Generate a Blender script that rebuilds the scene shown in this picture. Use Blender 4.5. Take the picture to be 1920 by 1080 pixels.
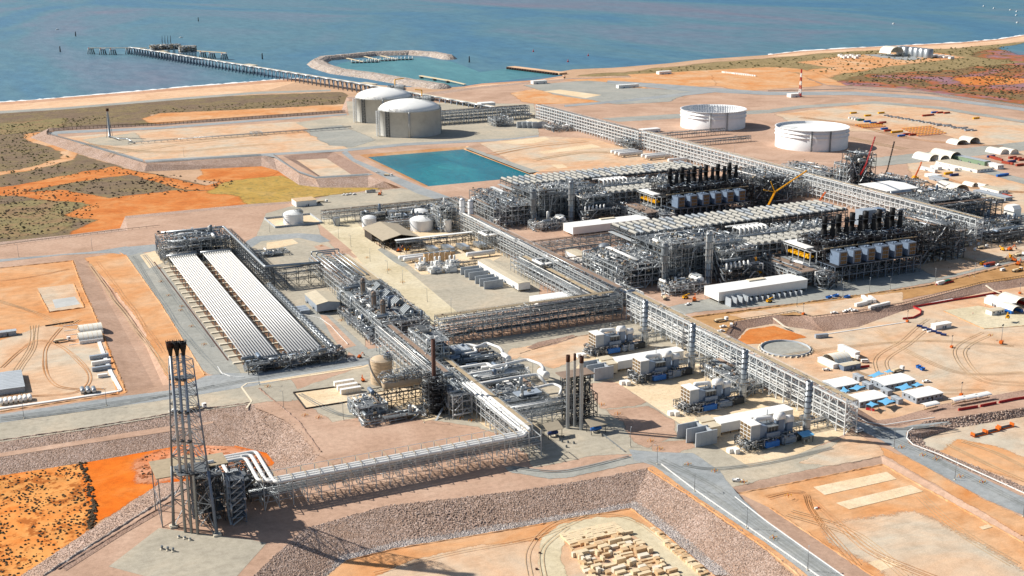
import bpy, math, random
import numpy as np
from mathutils import Vector, Matrix
from mathutils.geometry import tessellate_polygon
for o in list(bpy.data.objects): bpy.data.objects.remove(o)
SC = bpy.context.scene
COL = SC.collection
# ------------------------------------------------------------------ camera, sky, sun, exposure
FPX, YAW, PITCH, ROLL, CAMH = 2280.6, .43185, .27805, -.0072, 270.0
_cy, _sy, _cp, _sp = math.cos(YAW), math.sin(YAW), math.cos(PITCH), math.sin(PITCH)
FW = np.array([_sy*_cp, _cy*_cp, -_sp]); RT = np.array([_cy, -_sy, 0.]); UP = np.cross(RT, FW)
_cr, _sr = math.cos(ROLL), math.sin(ROLL)
RT, UP = RT*_cr + UP*_sr, -RT*_sr + UP*_cr
cam = bpy.data.cameras.new('camera'); cam.lens = FPX/1920*36; cam.sensor_width = 36
cam.clip_start = 1; cam.clip_end = 120000
camo = bpy.data.objects.new('camera', cam); COL.objects.link(camo); SC.camera = camo
M = Matrix.Identity(4)
for r in range(3):
    M[r][0], M[r][1], M[r][2] = RT[r], UP[r], -FW[r]
M[2][3] = CAMH
camo.matrix_world = M
SUN_EL = math.radians(36.7); SUN_AZ = math.radians(309)          # azimuth clockwise from +Y
world = bpy.data.worlds.new('World'); SC.world = world; world.use_nodes = True
nt = world.node_tree; nt.nodes.clear()
sky = nt.nodes.new('ShaderNodeTexSky'); sky.sky_type = 'NISHITA'; sky.sun_disc = False
sky.sun_elevation = SUN_EL; sky.sun_rotation = SUN_AZ
bg = nt.nodes.new('ShaderNodeBackground'); bg.inputs[1].default_value = 0.07
wo = nt.nodes.new('ShaderNodeOutputWorld')
nt.links.new(sky.outputs[0], bg.inputs[0]); nt.links.new(bg.outputs[0], wo.inputs[0])
sl = bpy.data.lights.new('sun', 'SUN'); sl.energy = 5.0; sl.angle = math.radians(.5); sl.color = (1, .955, .88)
so = bpy.data.objects.new('sun', sl); COL.objects.link(so)
sd = Vector((math.sin(SUN_AZ)*math.cos(SUN_EL), math.cos(SUN_AZ)*math.cos(SUN_EL), math.sin(SUN_EL)))
so.rotation_euler = sd.to_track_quat('Z', 'Y').to_euler(); so.location = (0, 0, 600)
SC.view_settings.view_transform = 'Standard'; SC.view_settings.look = 'None'
SC.view_settings.exposure = 0.42; SC.view_settings.gamma = 1
SC.render.engine = 'CYCLES'
LOW = -7.0; SEA = -8.0
# ------------------------------------------------------------------ helpers
def G(x, y, z=0.0):
    """a point of the place: the ray of a photo pixel met with the level z"""
    d = FW*FPX + RT*(x-960) - UP*(y-540)
    t = (z-CAMH)/d[2]
    return (float(d[0]*t), float(d[1]*t), float(z))
def lin(c):
    c = c/255.0
    return c/12.92 if c <= .04045 else ((c+.055)/1.055)**2.4
def rgb(h):
    return tuple(lin(int(h[i:i+2], 16)) for i in (0, 2, 4))
class NT:
    def __init__(s, name):
        s.m = bpy.data.materials.new(name); s.m.use_nodes = True; s.t = s.m.node_tree
        s.b = s.t.nodes['Principled BSDF']; s.pos = None
    def n(s, k, **kw):
        x = s.t.nodes.new(k)
        for a, v in kw.items():
            if a.startswith('i_'): x.inputs[a[2:]].default_value = v
            else: setattr(x, a, v)
        return x
    def l(s, a, b): s.t.links.new(a, b)
    def P(s):
        if not s.pos: s.pos = s.n('ShaderNodeNewGeometry').outputs['Position']
        return s.pos
    def noise(s, scale, detail=4, rough=.6, vec=None, stretch=None, rot=0, dist=0):
        x = s.n('ShaderNodeTexNoise'); x.inputs['Scale'].default_value = scale
        x.inputs['Detail'].default_value = detail; x.inputs['Roughness'].default_value = rough
        x.inputs['Distortion'].default_value = dist
        v = vec or s.P()
        if stretch:
            mp = s.n('ShaderNodeMapping'); mp.inputs['Scale'].default_value = stretch; mp.inputs['Rotation'].default_value = (0, 0, rot)
            s.l(v, mp.inputs[0]); v = mp.outputs[0]
        s.l(v, x.inputs['Vector']); return x.outputs['Fac']
    def ramp(s, f, stops):
        r = s.n('ShaderNodeValToRGB'); e = r.color_ramp.elements
        e[0].position, e[0].color = stops[0][0], tuple(stops[0][1])+(1,)
        e[1].position, e[1].color = stops[-1][0], tuple(stops[-1][1])+(1,)
        for p, c in stops[1:-1]:
            q = e.new(p); q.color = tuple(c)+(1,)
        s.l(f, r.inputs[0]); return r.outputs[0]
    def mix(s, f, a, b, mode='MIX'):
        x = s.n('ShaderNodeMix', data_type='RGBA', blend_type=mode)
        for k, v in ((0, f), (6, a), (7, b)):
            if isinstance(v, (int, float)): x.inputs[k].default_value = v
            elif isinstance(v, tuple): x.inputs[k].default_value = v+(1,) if len(v) == 3 else v
            else: s.l(v, x.inputs[k])
        return x.outputs[2]
    def bump(s, h, strength, dist):
        x = s.n('ShaderNodeBump'); x.inputs['Strength'].default_value = strength; x.inputs['Distance'].default_value = dist
        s.l(h, x.inputs['Height']); s.l(x.outputs[0], s.b.inputs['Normal'])
    def fin(s, col, rough=.9, metal=0, spec=.3):
        if isinstance(col, tuple): s.b.inputs['Base Color'].default_value = col+(1,)
        else: s.l(col, s.b.inputs['Base Color'])
        s.b.inputs['Roughness'].default_value = rough; s.b.inputs['Metallic'].default_value = metal
        s.b.inputs['Specular IOR Level'].default_value = spec
        return s.m
MATS = {}
def paint(name, h, rough=.55, metal=0, var=.18, scale=.6, spec=.4):
    """painted or metal surface with slight weathering"""
    t = NT(name); c = rgb(h)
    f = t.noise(scale, 5, .65)
    dark = tuple(v*(1-var) for v in c); lite = tuple(min(1, v*(1+var*.6)) for v in c)
    col = t.ramp(f, [(.3, dark), (.5, c), (.72, lite)])
    MATS[name] = t.fin(col, rough, metal, spec); return MATS[name]
def ground(name, a, b, c, s1=.02, s2=.25, tracks=0, bumpy=.3, rot=0, str_=(1, 1, 1)):
    """bare ground: large patches, small mottling, faint wheel and grader marks"""
    t = NT(name); a, b, c = rgb(a), rgb(b), rgb(c)
    f1 = t.noise(s1, 6, .62, dist=.6, stretch=str_, rot=rot)
    col = t.ramp(f1, [(.32, a), (.5, b), (.68, c)])
    f2 = t.noise(s2, 5, .7)
    g = t.ramp(f2, [(.3, (.80, .79, .78)), (.55, (1, 1, 1)), (.8, (1.13, 1.12, 1.1))])
    col = t.mix(1.0, col, g, 'MULTIPLY')
    f4 = t.noise(1.6, 3, .7)
    col = t.mix(1.0, col, t.ramp(f4, [(.3, (.88, .87, .86)), (.7, (1.09, 1.09, 1.09))]), 'MULTIPLY')
    if tracks:
        for rr, sc in ((rot, .12), (rot+1.45, .07)):
            f3 = t.noise(sc*2, 5, .65, stretch=(.22, 1.7, 1), rot=rr, dist=1.5)
            msk = t.ramp(t.noise(.013, 2, .5, stretch=(1, 1, 1), rot=rr), [(.42, (0, 0, 0)), (.62, (tracks,)*3)])
            col = t.mix(msk, col, t.mix(1.0, col, t.ramp(f3, [(.34, (.84, .82, .80)), (.5, (1, 1, 1)), (.66, (1.10, 1.09, 1.08))]), 'MULTIPLY'))
    f5 = t.noise(2.2, 4, .7)
    t.bump(f5, bumpy, .12)
    MATS[name] = t.fin(col, .95, 0, .15); return MATS[name]
def rocks(name, cols, scale=.9, bump=1.0, dist=.5):
    t = NT(name)
    v = t.n('ShaderNodeTexVoronoi'); v.inputs['Scale'].default_value = scale; v.inputs['Randomness'].default_value = 1
    t.l(t.P(), v.inputs['Vector'])
    s = t.n('ShaderNodeSeparateColor'); t.l(v.outputs['Color'], s.inputs[0])
    n = len(cols)
    col = t.ramp(s.outputs[0], [(i/(n-1)*.9+.05, rgb(c)) for i, c in enumerate(cols)])
    f = t.noise(.05, 5, .6)
    col = t.mix(1.0, col, t.ramp(f, [(.3, (.86, .80, .74)), (.55, (1, 1, 1)), (.75, (1.12, 1.12, 1.14))]), 'MULTIPLY')
    inv = t.n('ShaderNodeMath', operation='SUBTRACT'); inv.inputs[0].default_value = 1; t.l(v.outputs['Distance'], inv.inputs[1])
    t.bump(inv.outputs[0], bump, dist)
    MATS[name] = t.fin(col, .9, 0, .2); return MATS[name]
# ------------------------------------------------------------------ mesh builder
CUBE = np.array([(-1,-1,-1),(1,-1,-1),(1,1,-1),(-1,1,-1),(-1,-1,1),(1,-1,1),(1,1,1),(-1,1,1)], float)*.5
CF = np.array([(0,3,2,1),(4,5,6,7),(0,1,5,4),(1,2,6,5),(2,3,7,6),(3,0,4,7)])
class MB:
    def __init__(s):
        s.bx = []; s.bm = []; s.cy = {}; s.V = []; s.L = []; s.T = []; s.MI = []; s.S = []; s.nv = 0; s.mi = 0
        s.mats = []
    def m(s, name):
        if name not in s.mats: s.mats.append(name)
        s.mi = s.mats.index(name); return s
    def box(s, x0, y0, z0, x1, y1, z1): s.bx.append((x0, y0, z0, x1, y1, z1, s.mi)); return s
    def cbox(s, x, y, z, w, d, h): return s.box(x-w/2, y-d/2, z, x+w/2, y+d/2, z+h)
    def beam(s, a, b, w=.3, h=None): s.bm.append((*a, *b, w, h or w, s.mi)); return s
    def cyl(s, a, b, r, r2=None, n=8, cap=True):
        s.cy.setdefault((n, cap), []).append((*a, *b, r, r if r2 is None else r2, s.mi)); return s
    def pipe(s, pts, r, n=8):
        for i in range(len(pts)-1):
            a, b = np.array(pts[i], float), np.array(pts[i+1], float)
            d = b-a; L = np.linalg.norm(d)
            if L < 1e-6: continue
            d /= L
            e0 = r*.8 if i > 0 else 0; e1 = r*.8 if i < len(pts)-2 else 0
            s.cyl(tuple(a-d*e0*.5), tuple(b+d*e1*.5), r, None, n)
        return s
    def bend(s, pts, r, br, n=10, k=5):
        """a pipe with rounded elbows of radius br"""
        P = [np.array(p, float) for p in pts]; out = [P[0]]
        for i in range(1, len(P)-1):
            u = P[i-1]-P[i]; v = P[i+1]-P[i]; lu = np.linalg.norm(u); lv = np.linalg.norm(v); u /= lu; v /= lv
            q = min(br, lu*.45, lv*.45)
            A, B = P[i]+u*q, P[i]+v*q
            for j in range(k+1):
                w = j/k; out.append((1-w)**2*A + 2*w*(1-w)*P[i] + w*w*B)
        out.append(P[-1])
        return s.tube(out, r, n)
    def tube(s, P, r, n=10, close=False):
        P = [np.array(p, float) for p in P]; rings = []
        ref = np.array([0, 0, 1.])
        for i, p in enumerate(P):
            a = P[max(0, i-1)]; b = P[min(len(P)-1, i+1)]; d = b-a; d /= max(1e-9, np.linalg.norm(d))
            if abs(d@ref) > .95:
                x = rings[-1][1] if rings else np.array([1., 0, 0])
                x = x-d*(x@d); x /= np.linalg.norm(x)
            else:
                x = np.cross(d, ref); x /= np.linalg.norm(x)
                if rings and x@rings[-1][1] < 0 : x = -x
            y = np.cross(d, x)
            rr = r[i] if isinstance(r, (list, tuple)) else r
            t = np.linspace(0, 2*math.pi, n, endpoint=False)
            rings.append((p+np.outer(np.cos(t), x)*rr+np.outer(np.sin(t), y)*rr, x))
        V = np.vstack([q[0] for q in rings]); F = []
        for i in range(len(P)-1):
            for j in range(n):
                F.append((i*n+j, i*n+(j+1) % n, (i+1)*n+(j+1) % n, (i+1)*n+j))
        F.append(tuple(range(n))[::-1]); F.append(tuple((len(P)-1)*n+j for j in range(n)))
        return s.raw(V, F, smooth=True)
    def raw(s, V, F, smooth=False):
        s.V.append(np.asarray(V, float)); b = s.nv; s.nv += len(V)
        for f in F:
            s.L.extend(i+b for i in f); s.T.append(len(f)); s.MI.append(s.mi); s.S.append(smooth and len(f) <= 4)
        return s
    def lathe(s, cx, cy, prof, n=32, smooth=True, closed=True):
        t = np.linspace(0, 2*math.pi, n, endpoint=False); V = []; F = []
        for r, z in prof:
            V += [(cx+r*math.cos(a), cy+r*math.sin(a), z) for a in t]
        k = len(prof)
        for i in range(k-1):
            for j in range(n):
                F.append((i*n+j, i*n+(j+1) % n, (i+1)*n+(j+1) % n, (i+1)*n+j))
        if closed and prof[-1][0] > .01: F.append(tuple((k-1)*n+j for j in range(n)))
        return s.raw(V, F, smooth)
    def prism(s, pts, z0, z1):
        n = len(pts); V = [(x, y, z0) for x, y in pts]+[(x, y, z1) for x, y in pts]
        F = [tuple(range(n))[::-1], tuple(range(n, 2*n))]+[(i, (i+1) % n, n+(i+1) % n, n+i) for i in range(n)]
        return s.raw(V, F)
    def extr(s, prof, axis, a0, a1, smooth=False):
        """profile [(u,z)] pushed along x or y"""
        n = len(prof)
        mk = (lambda u, z, a: (a, u, z)) if axis == 'x' else (lambda u, z, a: (u, a, z))
        V = [mk(u, z, a0) for u, z in prof]+[mk(u, z, a1) for u, z in prof]
        F = [tuple(range(n)), tuple(range(n, 2*n))[::-1]]+[(i, n+i, n+(i+1) % n, (i+1) % n) for i in range(n)]
        return s.raw(V, F, smooth)
    def dome(s, c, r, n=12, k=5, zs=1.0, half=True):
        prof = []
        k0 = 0 if half else -k
        for i in range(k0, k+1):
            a = i/k*math.pi/2; prof.append((max(.001, r*math.cos(a)), c[2]+r*zs*math.sin(a)))
        return s.lathe(c[0], c[1], prof, n)
    def _flush(s):
        out = [(np.vstack(s.V) if s.V else np.zeros((0, 3)), np.array(s.L, int), np.array(s.T, int), np.array(s.MI, int), np.array(s.S, bool))]
        base = len(out[0][0])
        def add(V, F, mi, sm, b0):
            out.append((V, (F+b0).ravel(), np.full(len(F), F.shape[1]), mi, sm))
        if s.bx:
            B = np.array(s.bx, float); n = len(B)
            c = (B[:, :3]+B[:, 3:6])/2; d = np.abs(B[:, 3:6]-B[:, :3])
            V = (c[:, None, :]+CUBE[None]*d[:, None, :]).reshape(-1, 3)
            F = (CF[None]+np.arange(n)[:, None, None]*8).reshape(-1, 4)
            add(V, F, np.repeat(B[:, 6].astype(int), 6), np.zeros(n*6, bool), base); base += n*8
        if s.bm:
            B = np.array(s.bm, float); n = len(B)
            a, b = B[:, :3], B[:, 3:6]; d = b-a; L = np.linalg.norm(d, axis=1, keepdims=True); d = d/np.maximum(L, 1e-9)
            ref = np.tile([0, 0, 1.], (n, 1)); ref[np.abs(d[:, 2]) > .95] = (0, 1, 0)
            x = np.cross(d, ref); x /= np.linalg.norm(x, axis=1, keepdims=True); y = np.cross(x, d)
            C = CUBE[None]*np.stack([B[:, 6], B[:, 7], L[:, 0]], 1)[:, None, :]
            V = ((a+b)/2)[:, None, :]+C[..., 0:1]*x[:, None]+C[..., 1:2]*y[:, None]+C[..., 2:3]*d[:, None]
            F = (CF[None]+np.arange(n)[:, None, None]*8).reshape(-1, 4)
            add(V.reshape(-1, 3), F, np.repeat(B[:, 8].astype(int), 6), np.zeros(n*6, bool), base); base += n*8
        for (k, cap), rows in s.cy.items():
            B = np.array(rows, float); n = len(B)
            a, b = B[:, :3], B[:, 3:6]; d = b-a; L = np.linalg.norm(d, axis=1, keepdims=True); d = d/np.maximum(L, 1e-9)
            ref = np.tile([0, 0, 1.], (n, 1)); ref[np.abs(d[:, 2]) > .95] = (0, 1, 0)
            x = np.cross(d, ref); x /= np.linalg.norm(x, axis=1, keepdims=True); y = np.cross(d, x)
            t = np.linspace(0, 2*math.pi, k, endpoint=False)
            ring = np.cos(t)[None, :, None]*x[:, None]+np.sin(t)[None, :, None]*y[:, None]
            V = np.concatenate([a[:, None]+ring*B[:, 6][:, None, None], b[:, None]+ring*B[:, 7][:, None, None]], 1).reshape(-1, 3)
            j = np.arange(k); q = np.stack([j, (j+1) % k, k+(j+1) % k, k+j], 1)
            F = (q[None]+np.arange(n)[:, None, None]*2*k).reshape(-1, 4)
            mi = B[:, 8].astype(int)
            add(V, F, np.repeat(mi, k), np.ones(n*k, bool), base)
            if cap:
                C = np.stack([np.arange(k)[::-1], np.arange(k, 2*k)])
                Fc = (C[None]+np.arange(n)[:, None, None]*2*k).reshape(-1, k)
                out.append((np.zeros((0, 3)), (Fc+base).ravel(), np.full(len(Fc), k), np.repeat(mi, 2), np.zeros(2*n, bool)))
            base += n*2*k
        return [np.concatenate([o[i] for o in out]) for i in range(5)]
    def mesh(s, name, off=(0, 0, 0)):
        V, L, T, MI, S = s._flush()
        me = bpy.data.meshes.new(name)
        me.vertices.add(len(V)); me.vertices.foreach_set('co', (V-np.array(off)).astype(np.float32).ravel())
        me.loops.add(len(L)); me.loops.foreach_set('vertex_index', L.astype(np.int32))
        me.polygons.add(len(T)); st = np.concatenate([[0], np.cumsum(T)[:-1]])
        me.polygons.foreach_set('loop_start', st.astype(np.int32))
        me.polygons.foreach_set('loop_total', T.astype(np.int32))
        me.polygons.foreach_set('material_index', MI.astype(np.int32))
        me.polygons.foreach_set('use_smooth', S)
        me.update(calc_edges=True)
        for k in (s.mats or ['steel']): me.materials.append(MATS[k])
        return me
    def build(s, name, parent=None, label=None, cat=None, group=None, kind=None, loc=None):
        """link as ONE mesh object; coordinates are those of the place"""
        if parent is not None:
            root = parent
            while root.parent: root = root.parent
            off = tuple(root.location)
        elif loc is not None: off = loc
        else:
            off = (0, 0, 0)
            if kind is None:
                V = s._flush()[0]
                off = ((V[:, 0].min()+V[:, 0].max())/2, (V[:, 1].min()+V[:, 1].max())/2, V[:, 2].min())
        o = bpy.data.objects.new(name, s.mesh(name, off)); COL.objects.link(o)
        if parent is not None:
            o.parent = parent
        else: o.location = off
        return tag(o, label, cat, group, kind)
def tag(o, label=None, cat=None, group=None, kind=None):
    if label: o['label'] = label
    if cat: o['category'] = cat
    if group: o['group'] = group
    if kind: o['kind'] = kind
    return o
def thing(name, label, cat, loc=(0, 0, 0), group=None, rz=0):
    o = bpy.data.objects.new(name, None); COL.objects.link(o); o.location = loc; o.rotation_euler = (0, 0, rz)
    o.empty_display_size = .5
    return tag(o, label, cat, group)
KIDS = {}
def dup(src, loc, rz=0, label=None, group=None, sc=None):
    """a copy of a thing with copies of its parts and sub-parts (mesh data shared)"""
    if src.name not in KIDS:
        bpy.context.view_layer.update()
        KIDS[src.name] = [(c, list(c.children)) for c in src.children]
    r = src.copy(); COL.objects.link(r); r.location = loc; r.rotation_euler = (0, 0, rz)
    if sc: r.scale = sc
    if label: r['label'] = label
    if group: r['group'] = group
    for c, gs in KIDS[src.name]:
        d = c.copy(); COL.objects.link(d); d.parent = r
        for g in gs:
            e = g.copy(); COL.objects.link(e); e.parent = d
    return r
ORD = ['first', 'second', 'third', 'fourth', 'fifth', 'sixth', 'seventh', 'eighth', 'ninth', 'tenth', 'eleventh', 'twelfth',
       'thirteenth', 'fourteenth', 'fifteenth', 'sixteenth', 'seventeenth', 'eighteenth', 'nineteenth', 'twentieth']
def nth(i):
    if i < 20: return ORD[i]
    return ['', '', 'twenty-', 'thirty-', 'forty-', 'fifty-', 'sixty-', 'seventy-', 'eighty-', 'ninety-'][(i+1)//10]+(ORD[(i+1) % 10-1] if (i+1) % 10 else 'tieth') if (i+1) % 10 else ['', '', '', 'thirtieth', 'fortieth', 'fiftieth', 'sixtieth', 'seventieth', 'eightieth', 'ninetieth'][(i+1)//10]
# ------------------------------------------------------------------ materials
ground('earth', 'b49376', 'c09e80', 'caa98c', .012, .2, .5)
ground('brown_gravel', 'aa8b75', 'ba9a84', 'c6a892', .02, .3, .35)
ground('orange_dirt', 'cb8850', 'd09c6e', 'd4b08c', .018, .12, .55)
ground('red_dirt', 'bf6c30', 'c97c40', 'cf9058', .03, .2, .4)
ground('vivid_dirt', 'd4640f', 'dc7420', 'df863c', .03, .2, .15)
ground('sand_yard', 'd0a078', 'd0b294', 'c4b9a6', .014, .1, .7)
ground('sage_gravel', 'a39c8d', 'b1a998', 'c0b29c', .02, .25, .5)
ground('grey_gravel', '92938c', '9f9f98', 'aaa79d', .02, .25, .5)
ground('asphalt', '8e9394', '9a9e9f', 'a6a8a6', .03, .3, .4, .1)
ground('dark_asphalt', '7c8688', '879092', '929a9a', .03, .3, .4, .1)
ground('shaded_soil', '6a5140', '7a5f4c', '8a6e58', .05, .4)  # brown soil with the shade between the bank pipes put into its colour
ground('concrete', 'd6bd98', 'dfc8a6', 'e6d3b5', .03, .4, .2, .1)
ground('concrete_road', 'c3b595', 'cfc2a4', 'd6cbb0', .03, .3, .3, .1)
ground('olive_dirt', 'a87e50', 'b68c5e', 'c39c6e', .02, .12, .7)
ground('track_tan', 'b99a78', 'c2a682', 'c9ad8a', .03, .3)
ground('track_orange', 'c08a56', 'c6956a', 'cba17a', .03, .3)
ground('track_grey', '868a88', '8f9290', '989a96', .03, .3)
ground('beach_sand', 'd2a985', 'dcb795', 'e4c4a4', .008, .1, .3)
ground('wet_sand', 'b98a68', 'c2977a', 'caa488', .01, .1, .2)
def scrubmat(name, stops, dots, sc=.35, s1=.02):
    t = NT(name)
    f1 = t.noise(s1, 7, .65, dist=.8)
    col = t.ramp(f1, [(p, rgb(c)) for p, c in stops])
    f2 = t.noise(sc, 3, .75)
    col = t.mix(t.ramp(f2, [(.52, (0, 0, 0)), (.62, (1, 1, 1))]), col, rgb(dots))
    f3 = t.noise(sc*.3, 4, .7)
    col = t.mix(1.0, col, t.ramp(f3, [(.3, (.78, .78, .76)), (.6, (1.05, 1.05, 1.05))]), 'MULTIPLY')
    t.bump(f2, .5, .5)
    MATS[name] = t.fin(col, .95, 0, .1)
scrubmat('scrub', [(.3, '7b6655'), (.45, '7f6c58'), (.58, '857453'), (.72, '8c7d5e')], '64584a')
scrubmat('grass_scrub', [(.3, '8a7860'), (.45, '8a7e56'), (.6, '96795a'), (.72, '7e6a52')], '6d6048')
scrubmat('yellow_grass', [(.3, 'b08a48'), (.5, 'b3924c'), (.7, 'bb9a60')], '8f7f4a', .2)
scrubmat('coast_scrub', [(.3, '8b7752'), (.5, '978460'), (.7, 'a48e66')], '6f6745', .15)
scrubmat('mangrove', [(.3, '8b5a4e'), (.42, '7d6a4a'), (.5, 'a8623c'), (.6, '94707a'), (.72, '876a62')], '6a5f40', .05, .006)
scrubmat('orange_scrub', [(.3, 'e0873c'), (.45, 'd99a58'), (.6, 'd8833e'), (.75, 'd96a1c')], 'a9622c', .12, .03)
scrubmat('pink_soil', [(.3, 'd8a68a'), (.5, 'd2916c'), (.7, 'c96c34')], '9c5b38', .2, .03)
rocks('rock', ['7d695c', '998272', 'ae9280', 'bba292', '9c8272', 'c4afa2', '8a7264'], 1.5, .8, .3)
rocks('rock_grey', ['857b78', 'a39a95', 'b8ada6', '8f8379', 'c9c0b9'], 1.3, 1.0, .5)
rocks('rock_fine', ['8c7365', '9b8172', 'a88d7c', '94796a'], 1.1, .8, .35)
rocks('armour_rock', ['8d8480', 'a79c94', 'b9ada2', '9a8a7c', 'c4b8ac'], .35, 1.0, 1.2)
def seamat(name, stops, s1, wave, spec=.5, rough=.22):
    t = NT(name)
    f = t.noise(s1, 5, .6, stretch=(1, .35, 1), rot=.5, dist=1.2)
    col = t.ramp(f, [(p, rgb(c)) for p, c in stops])
    g = t.noise(wave*.45, 6, .8, stretch=(1, .4, 1), rot=.4)
    col = t.mix(1.0, col, t.ramp(g, [(.33, (.72, .78, .82)), (.5, (1, 1, 1)), (.67, (1.3, 1.24, 1.2))]), 'MULTIPLY')
    w = t.noise(wave, 5, .7, stretch=(1, .45, 1), rot=.3)
    t.bump(w, .55, 1.2 if wave < 1 else .2)
    MATS[name] = t.fin(col, rough, 0, spec)
seamat('sea_water', [(.28, '3a6a8a'), (.42, '46728a'), (.5, '527886'), (.58, '627686'), (.68, '70707f')], .0011, .09, .25, .4)
seamat('harbour_water', [(.3, '447c84'), (.6, '50868c'), (.75, '5c8a8c')], .006, .12, .3, .35)
seamat('pond_water', [(.25, '0c5f6c'), (.45, '147080'), (.6, '1c7e88'), (.75, '2c8c8e')], .012, .5, .3, .25)
def foammat():
    t = NT('foam'); f = t.noise(.05, 6, .8)
    col = t.ramp(f, [(.3, rgb('9aa8ac')), (.45, rgb('e4e6e3')), (.65, rgb('f6f5f2'))]); MATS['foam'] = t.fin(col, .7)
foammat()
paint('steel', '80868a', .5, .35, .2); paint('steel_light', 'b6babb', .5, .2, .15); paint('steel_pale', 'cfd2d2', .5, .1, .1); paint('steel_dark', '4c5054', .55, .4, .25)
paint('steel_blue', '6f7c8c', .5, .3, .2); paint('rusty', '573b31', .8, .1, .35, 1.2); paint('rust_dark', '3a2a24', .8, .2, .4, 1.2)
paint('pipe_white', 'e2e0db', .4, 0, .08); paint('pipe_silver', 'a4a9ac', .35, .6, .12); paint('pipe_grey', '7e8488', .45, .4, .2)
paint('tray_brown', '8d7868', .7, 0, .2, .4); paint('tray_tan', 'a8977c', .7, 0, .2, .4); paint('grating', '6b6f72', .8, .3, .2)
paint('white_panel', 'e9e7e2', .5, 0, .06, .3); paint('cream_panel', 'e2d3b8', .6, 0, .08, .3); paint('grey_panel', '9aa3ad', .55, .1, .12, .3)
paint('blue_grey', '75869c', .5, .1, .15, .4); paint('blue', '1f66b4', .45, 0, .15); paint('navy', '24396e', .5, 0, .15)
paint('black', '161618', .6, .2, .3); paint('black_steel', '2b2a2c', .6, .3, .3); paint('yellow', 'e6a712', .5, 0, .12)
paint('orange', 'd9691e', .5, 0, .15); paint('red', 'ab1f22', .5, 0, .15); paint('green', '1f6a58', .5, 0, .15)
paint('container_red', 'a4452f', .6, 0, .2); paint('shed_green', '7f9478', .6, 0, .1); paint('light_blue', '6cb0d8', .6, 0, .08)
paint('tank_white', 'e6e6e6', .45, 0, .07, .15); paint('tank_concrete', 'b7b7b3', .8, 0, .16, .08); paint('tank_beige', 'c3ad90', .6, 0, .12, .2)
paint('hood', 'a8a59c', .6, 0, .14, .3); paint('roof_cream', 'cdbfa4', .6, 0, .1, .2); paint('roof_white', 'ecebe6', .5, 0, .06, .1); paint('fabric', 'ddd8cc', .7, 0, .1, .3)
paint('crate', 'd8c3a0', .85, 0, .14, .3); paint('crate_tan', 'c6a780', .85, 0, .18, .3); paint('rubber', '1b1b1c', .9); paint('glass', '20282e', .15, 0, .1)
paint('conc_wall', 'a9afb4', .75, 0, .12, .2); paint('foot', 'd9ceb9', .8, 0, .12); paint('soot', '41200f', .8, 0, .5, 1.5)
paint('brown_roof', 'a99c86', .7, 0, .12, .3); paint('fence_dark', '3c3430', .8, 0, .2); paint('hivis', 'e8571c', .7); paint('skin', '8a5a40', .7)
paint('bush', '4a3d2a', .9, 0, .4, .8); paint('bush_green', '615a34', .9, 0, .3, .8)
def fanmat():
    t = NT('louvre')
    f = t.noise(.8, 3, .6, stretch=(6, .4, 1))
    MATS['louvre'] = t.fin(t.ramp(f, [(.35, rgb('4a3a2c')), (.6, rgb('8a7352'))]), .8)
fanmat()
# ------------------------------------------------------------------ the ground
rnd = random.Random(7)
from mathutils import noise as mnoise
def wobble(P, amp, step):
    """give a traced outline the ragged edge of scraped or windblown ground"""
    out = []; n = len(P); amp = amp*1.3
    for i in range(n):
        a, b = P[i], P[(i+1) % n]; L = math.dist(a[:2], b[:2]); k = max(1, min(90, int(L/max(1.2, amp*.9))))
        for j in range(k):
            t = j/k; x = a[0]+(b[0]-a[0])*t; y = a[1]+(b[1]-a[1])*t
            v = mnoise.noise_vector(Vector((x/(amp*9), y/(amp*9), 1)))*1.6+mnoise.noise_vector(Vector((x/(amp*2.6), y/(amp*2.6), 5)))*.8
            out.append((x+v.x*amp, y+v.y*amp, a[2]+(b[2]-a[2])*t))
    return out
def fill(name, outer, holes, mat, kind='structure'):
    loops = [[Vector(p) for p in outer]]+[[Vector(p) for p in h] for h in holes]
    flat = [Vector((p.x, p.y, 0)) for L in loops for p in L]
    tris = tessellate_polygon([[Vector((p.x, p.y, 0)) for p in L] for L in loops])
    V = [tuple(p) for L in loops for p in L]; F = []
    for t in tris:
        a, b, c = (flat[i] for i in t)
        F.append(tuple(t) if (b-a).cross(c-a).z > 0 else (t[0], t[2], t[1]))
    mb = MB().m(mat); mb.raw(V, F); return mb.build(name, kind=kind)
LAY = [0]
def sheet(name, px, mat, z=0.0, layer=1, wob=0):
    LAY[0] += 1
    zz = z+layer*.015+LAY[0]*.0012
    P = [G(x, y, zz) for x, y in px]
    if wob:
        P = wobble(P, wob, wob*4); n = len(P); A = sum(P[i][0]*P[(i+1) % n][1]-P[(i+1) % n][0]*P[i][1] for i in range(n)); s = 1 if A > 0 else -1
        w = wob*3.2; V = list(P)
        for i in range(n):              # a fringe where the soils mingle
            a, b = P[i-1], P[(i+1) % n]; L = max(1e-6, math.dist(a[:2], b[:2]))
            V.append((P[i][0]+(b[1]-a[1])/L*s*w, P[i][1]-(b[0]-a[0])/L*s*w, P[i][2]-.0005))
        mb = MB().m(edge_mat(mat)); mb.raw(V, [(i, (i+1) % n, n+(i+1) % n, n+i) for i in range(n)]); o = mb.build(name+'_edge', kind='structure')
        at = o.data.attributes.new('fade', 'FLOAT', 'POINT'); at.data.foreach_set('value', [1.0]*n+[0.0]*n)
    return fill(name, P, [], mat)
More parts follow.
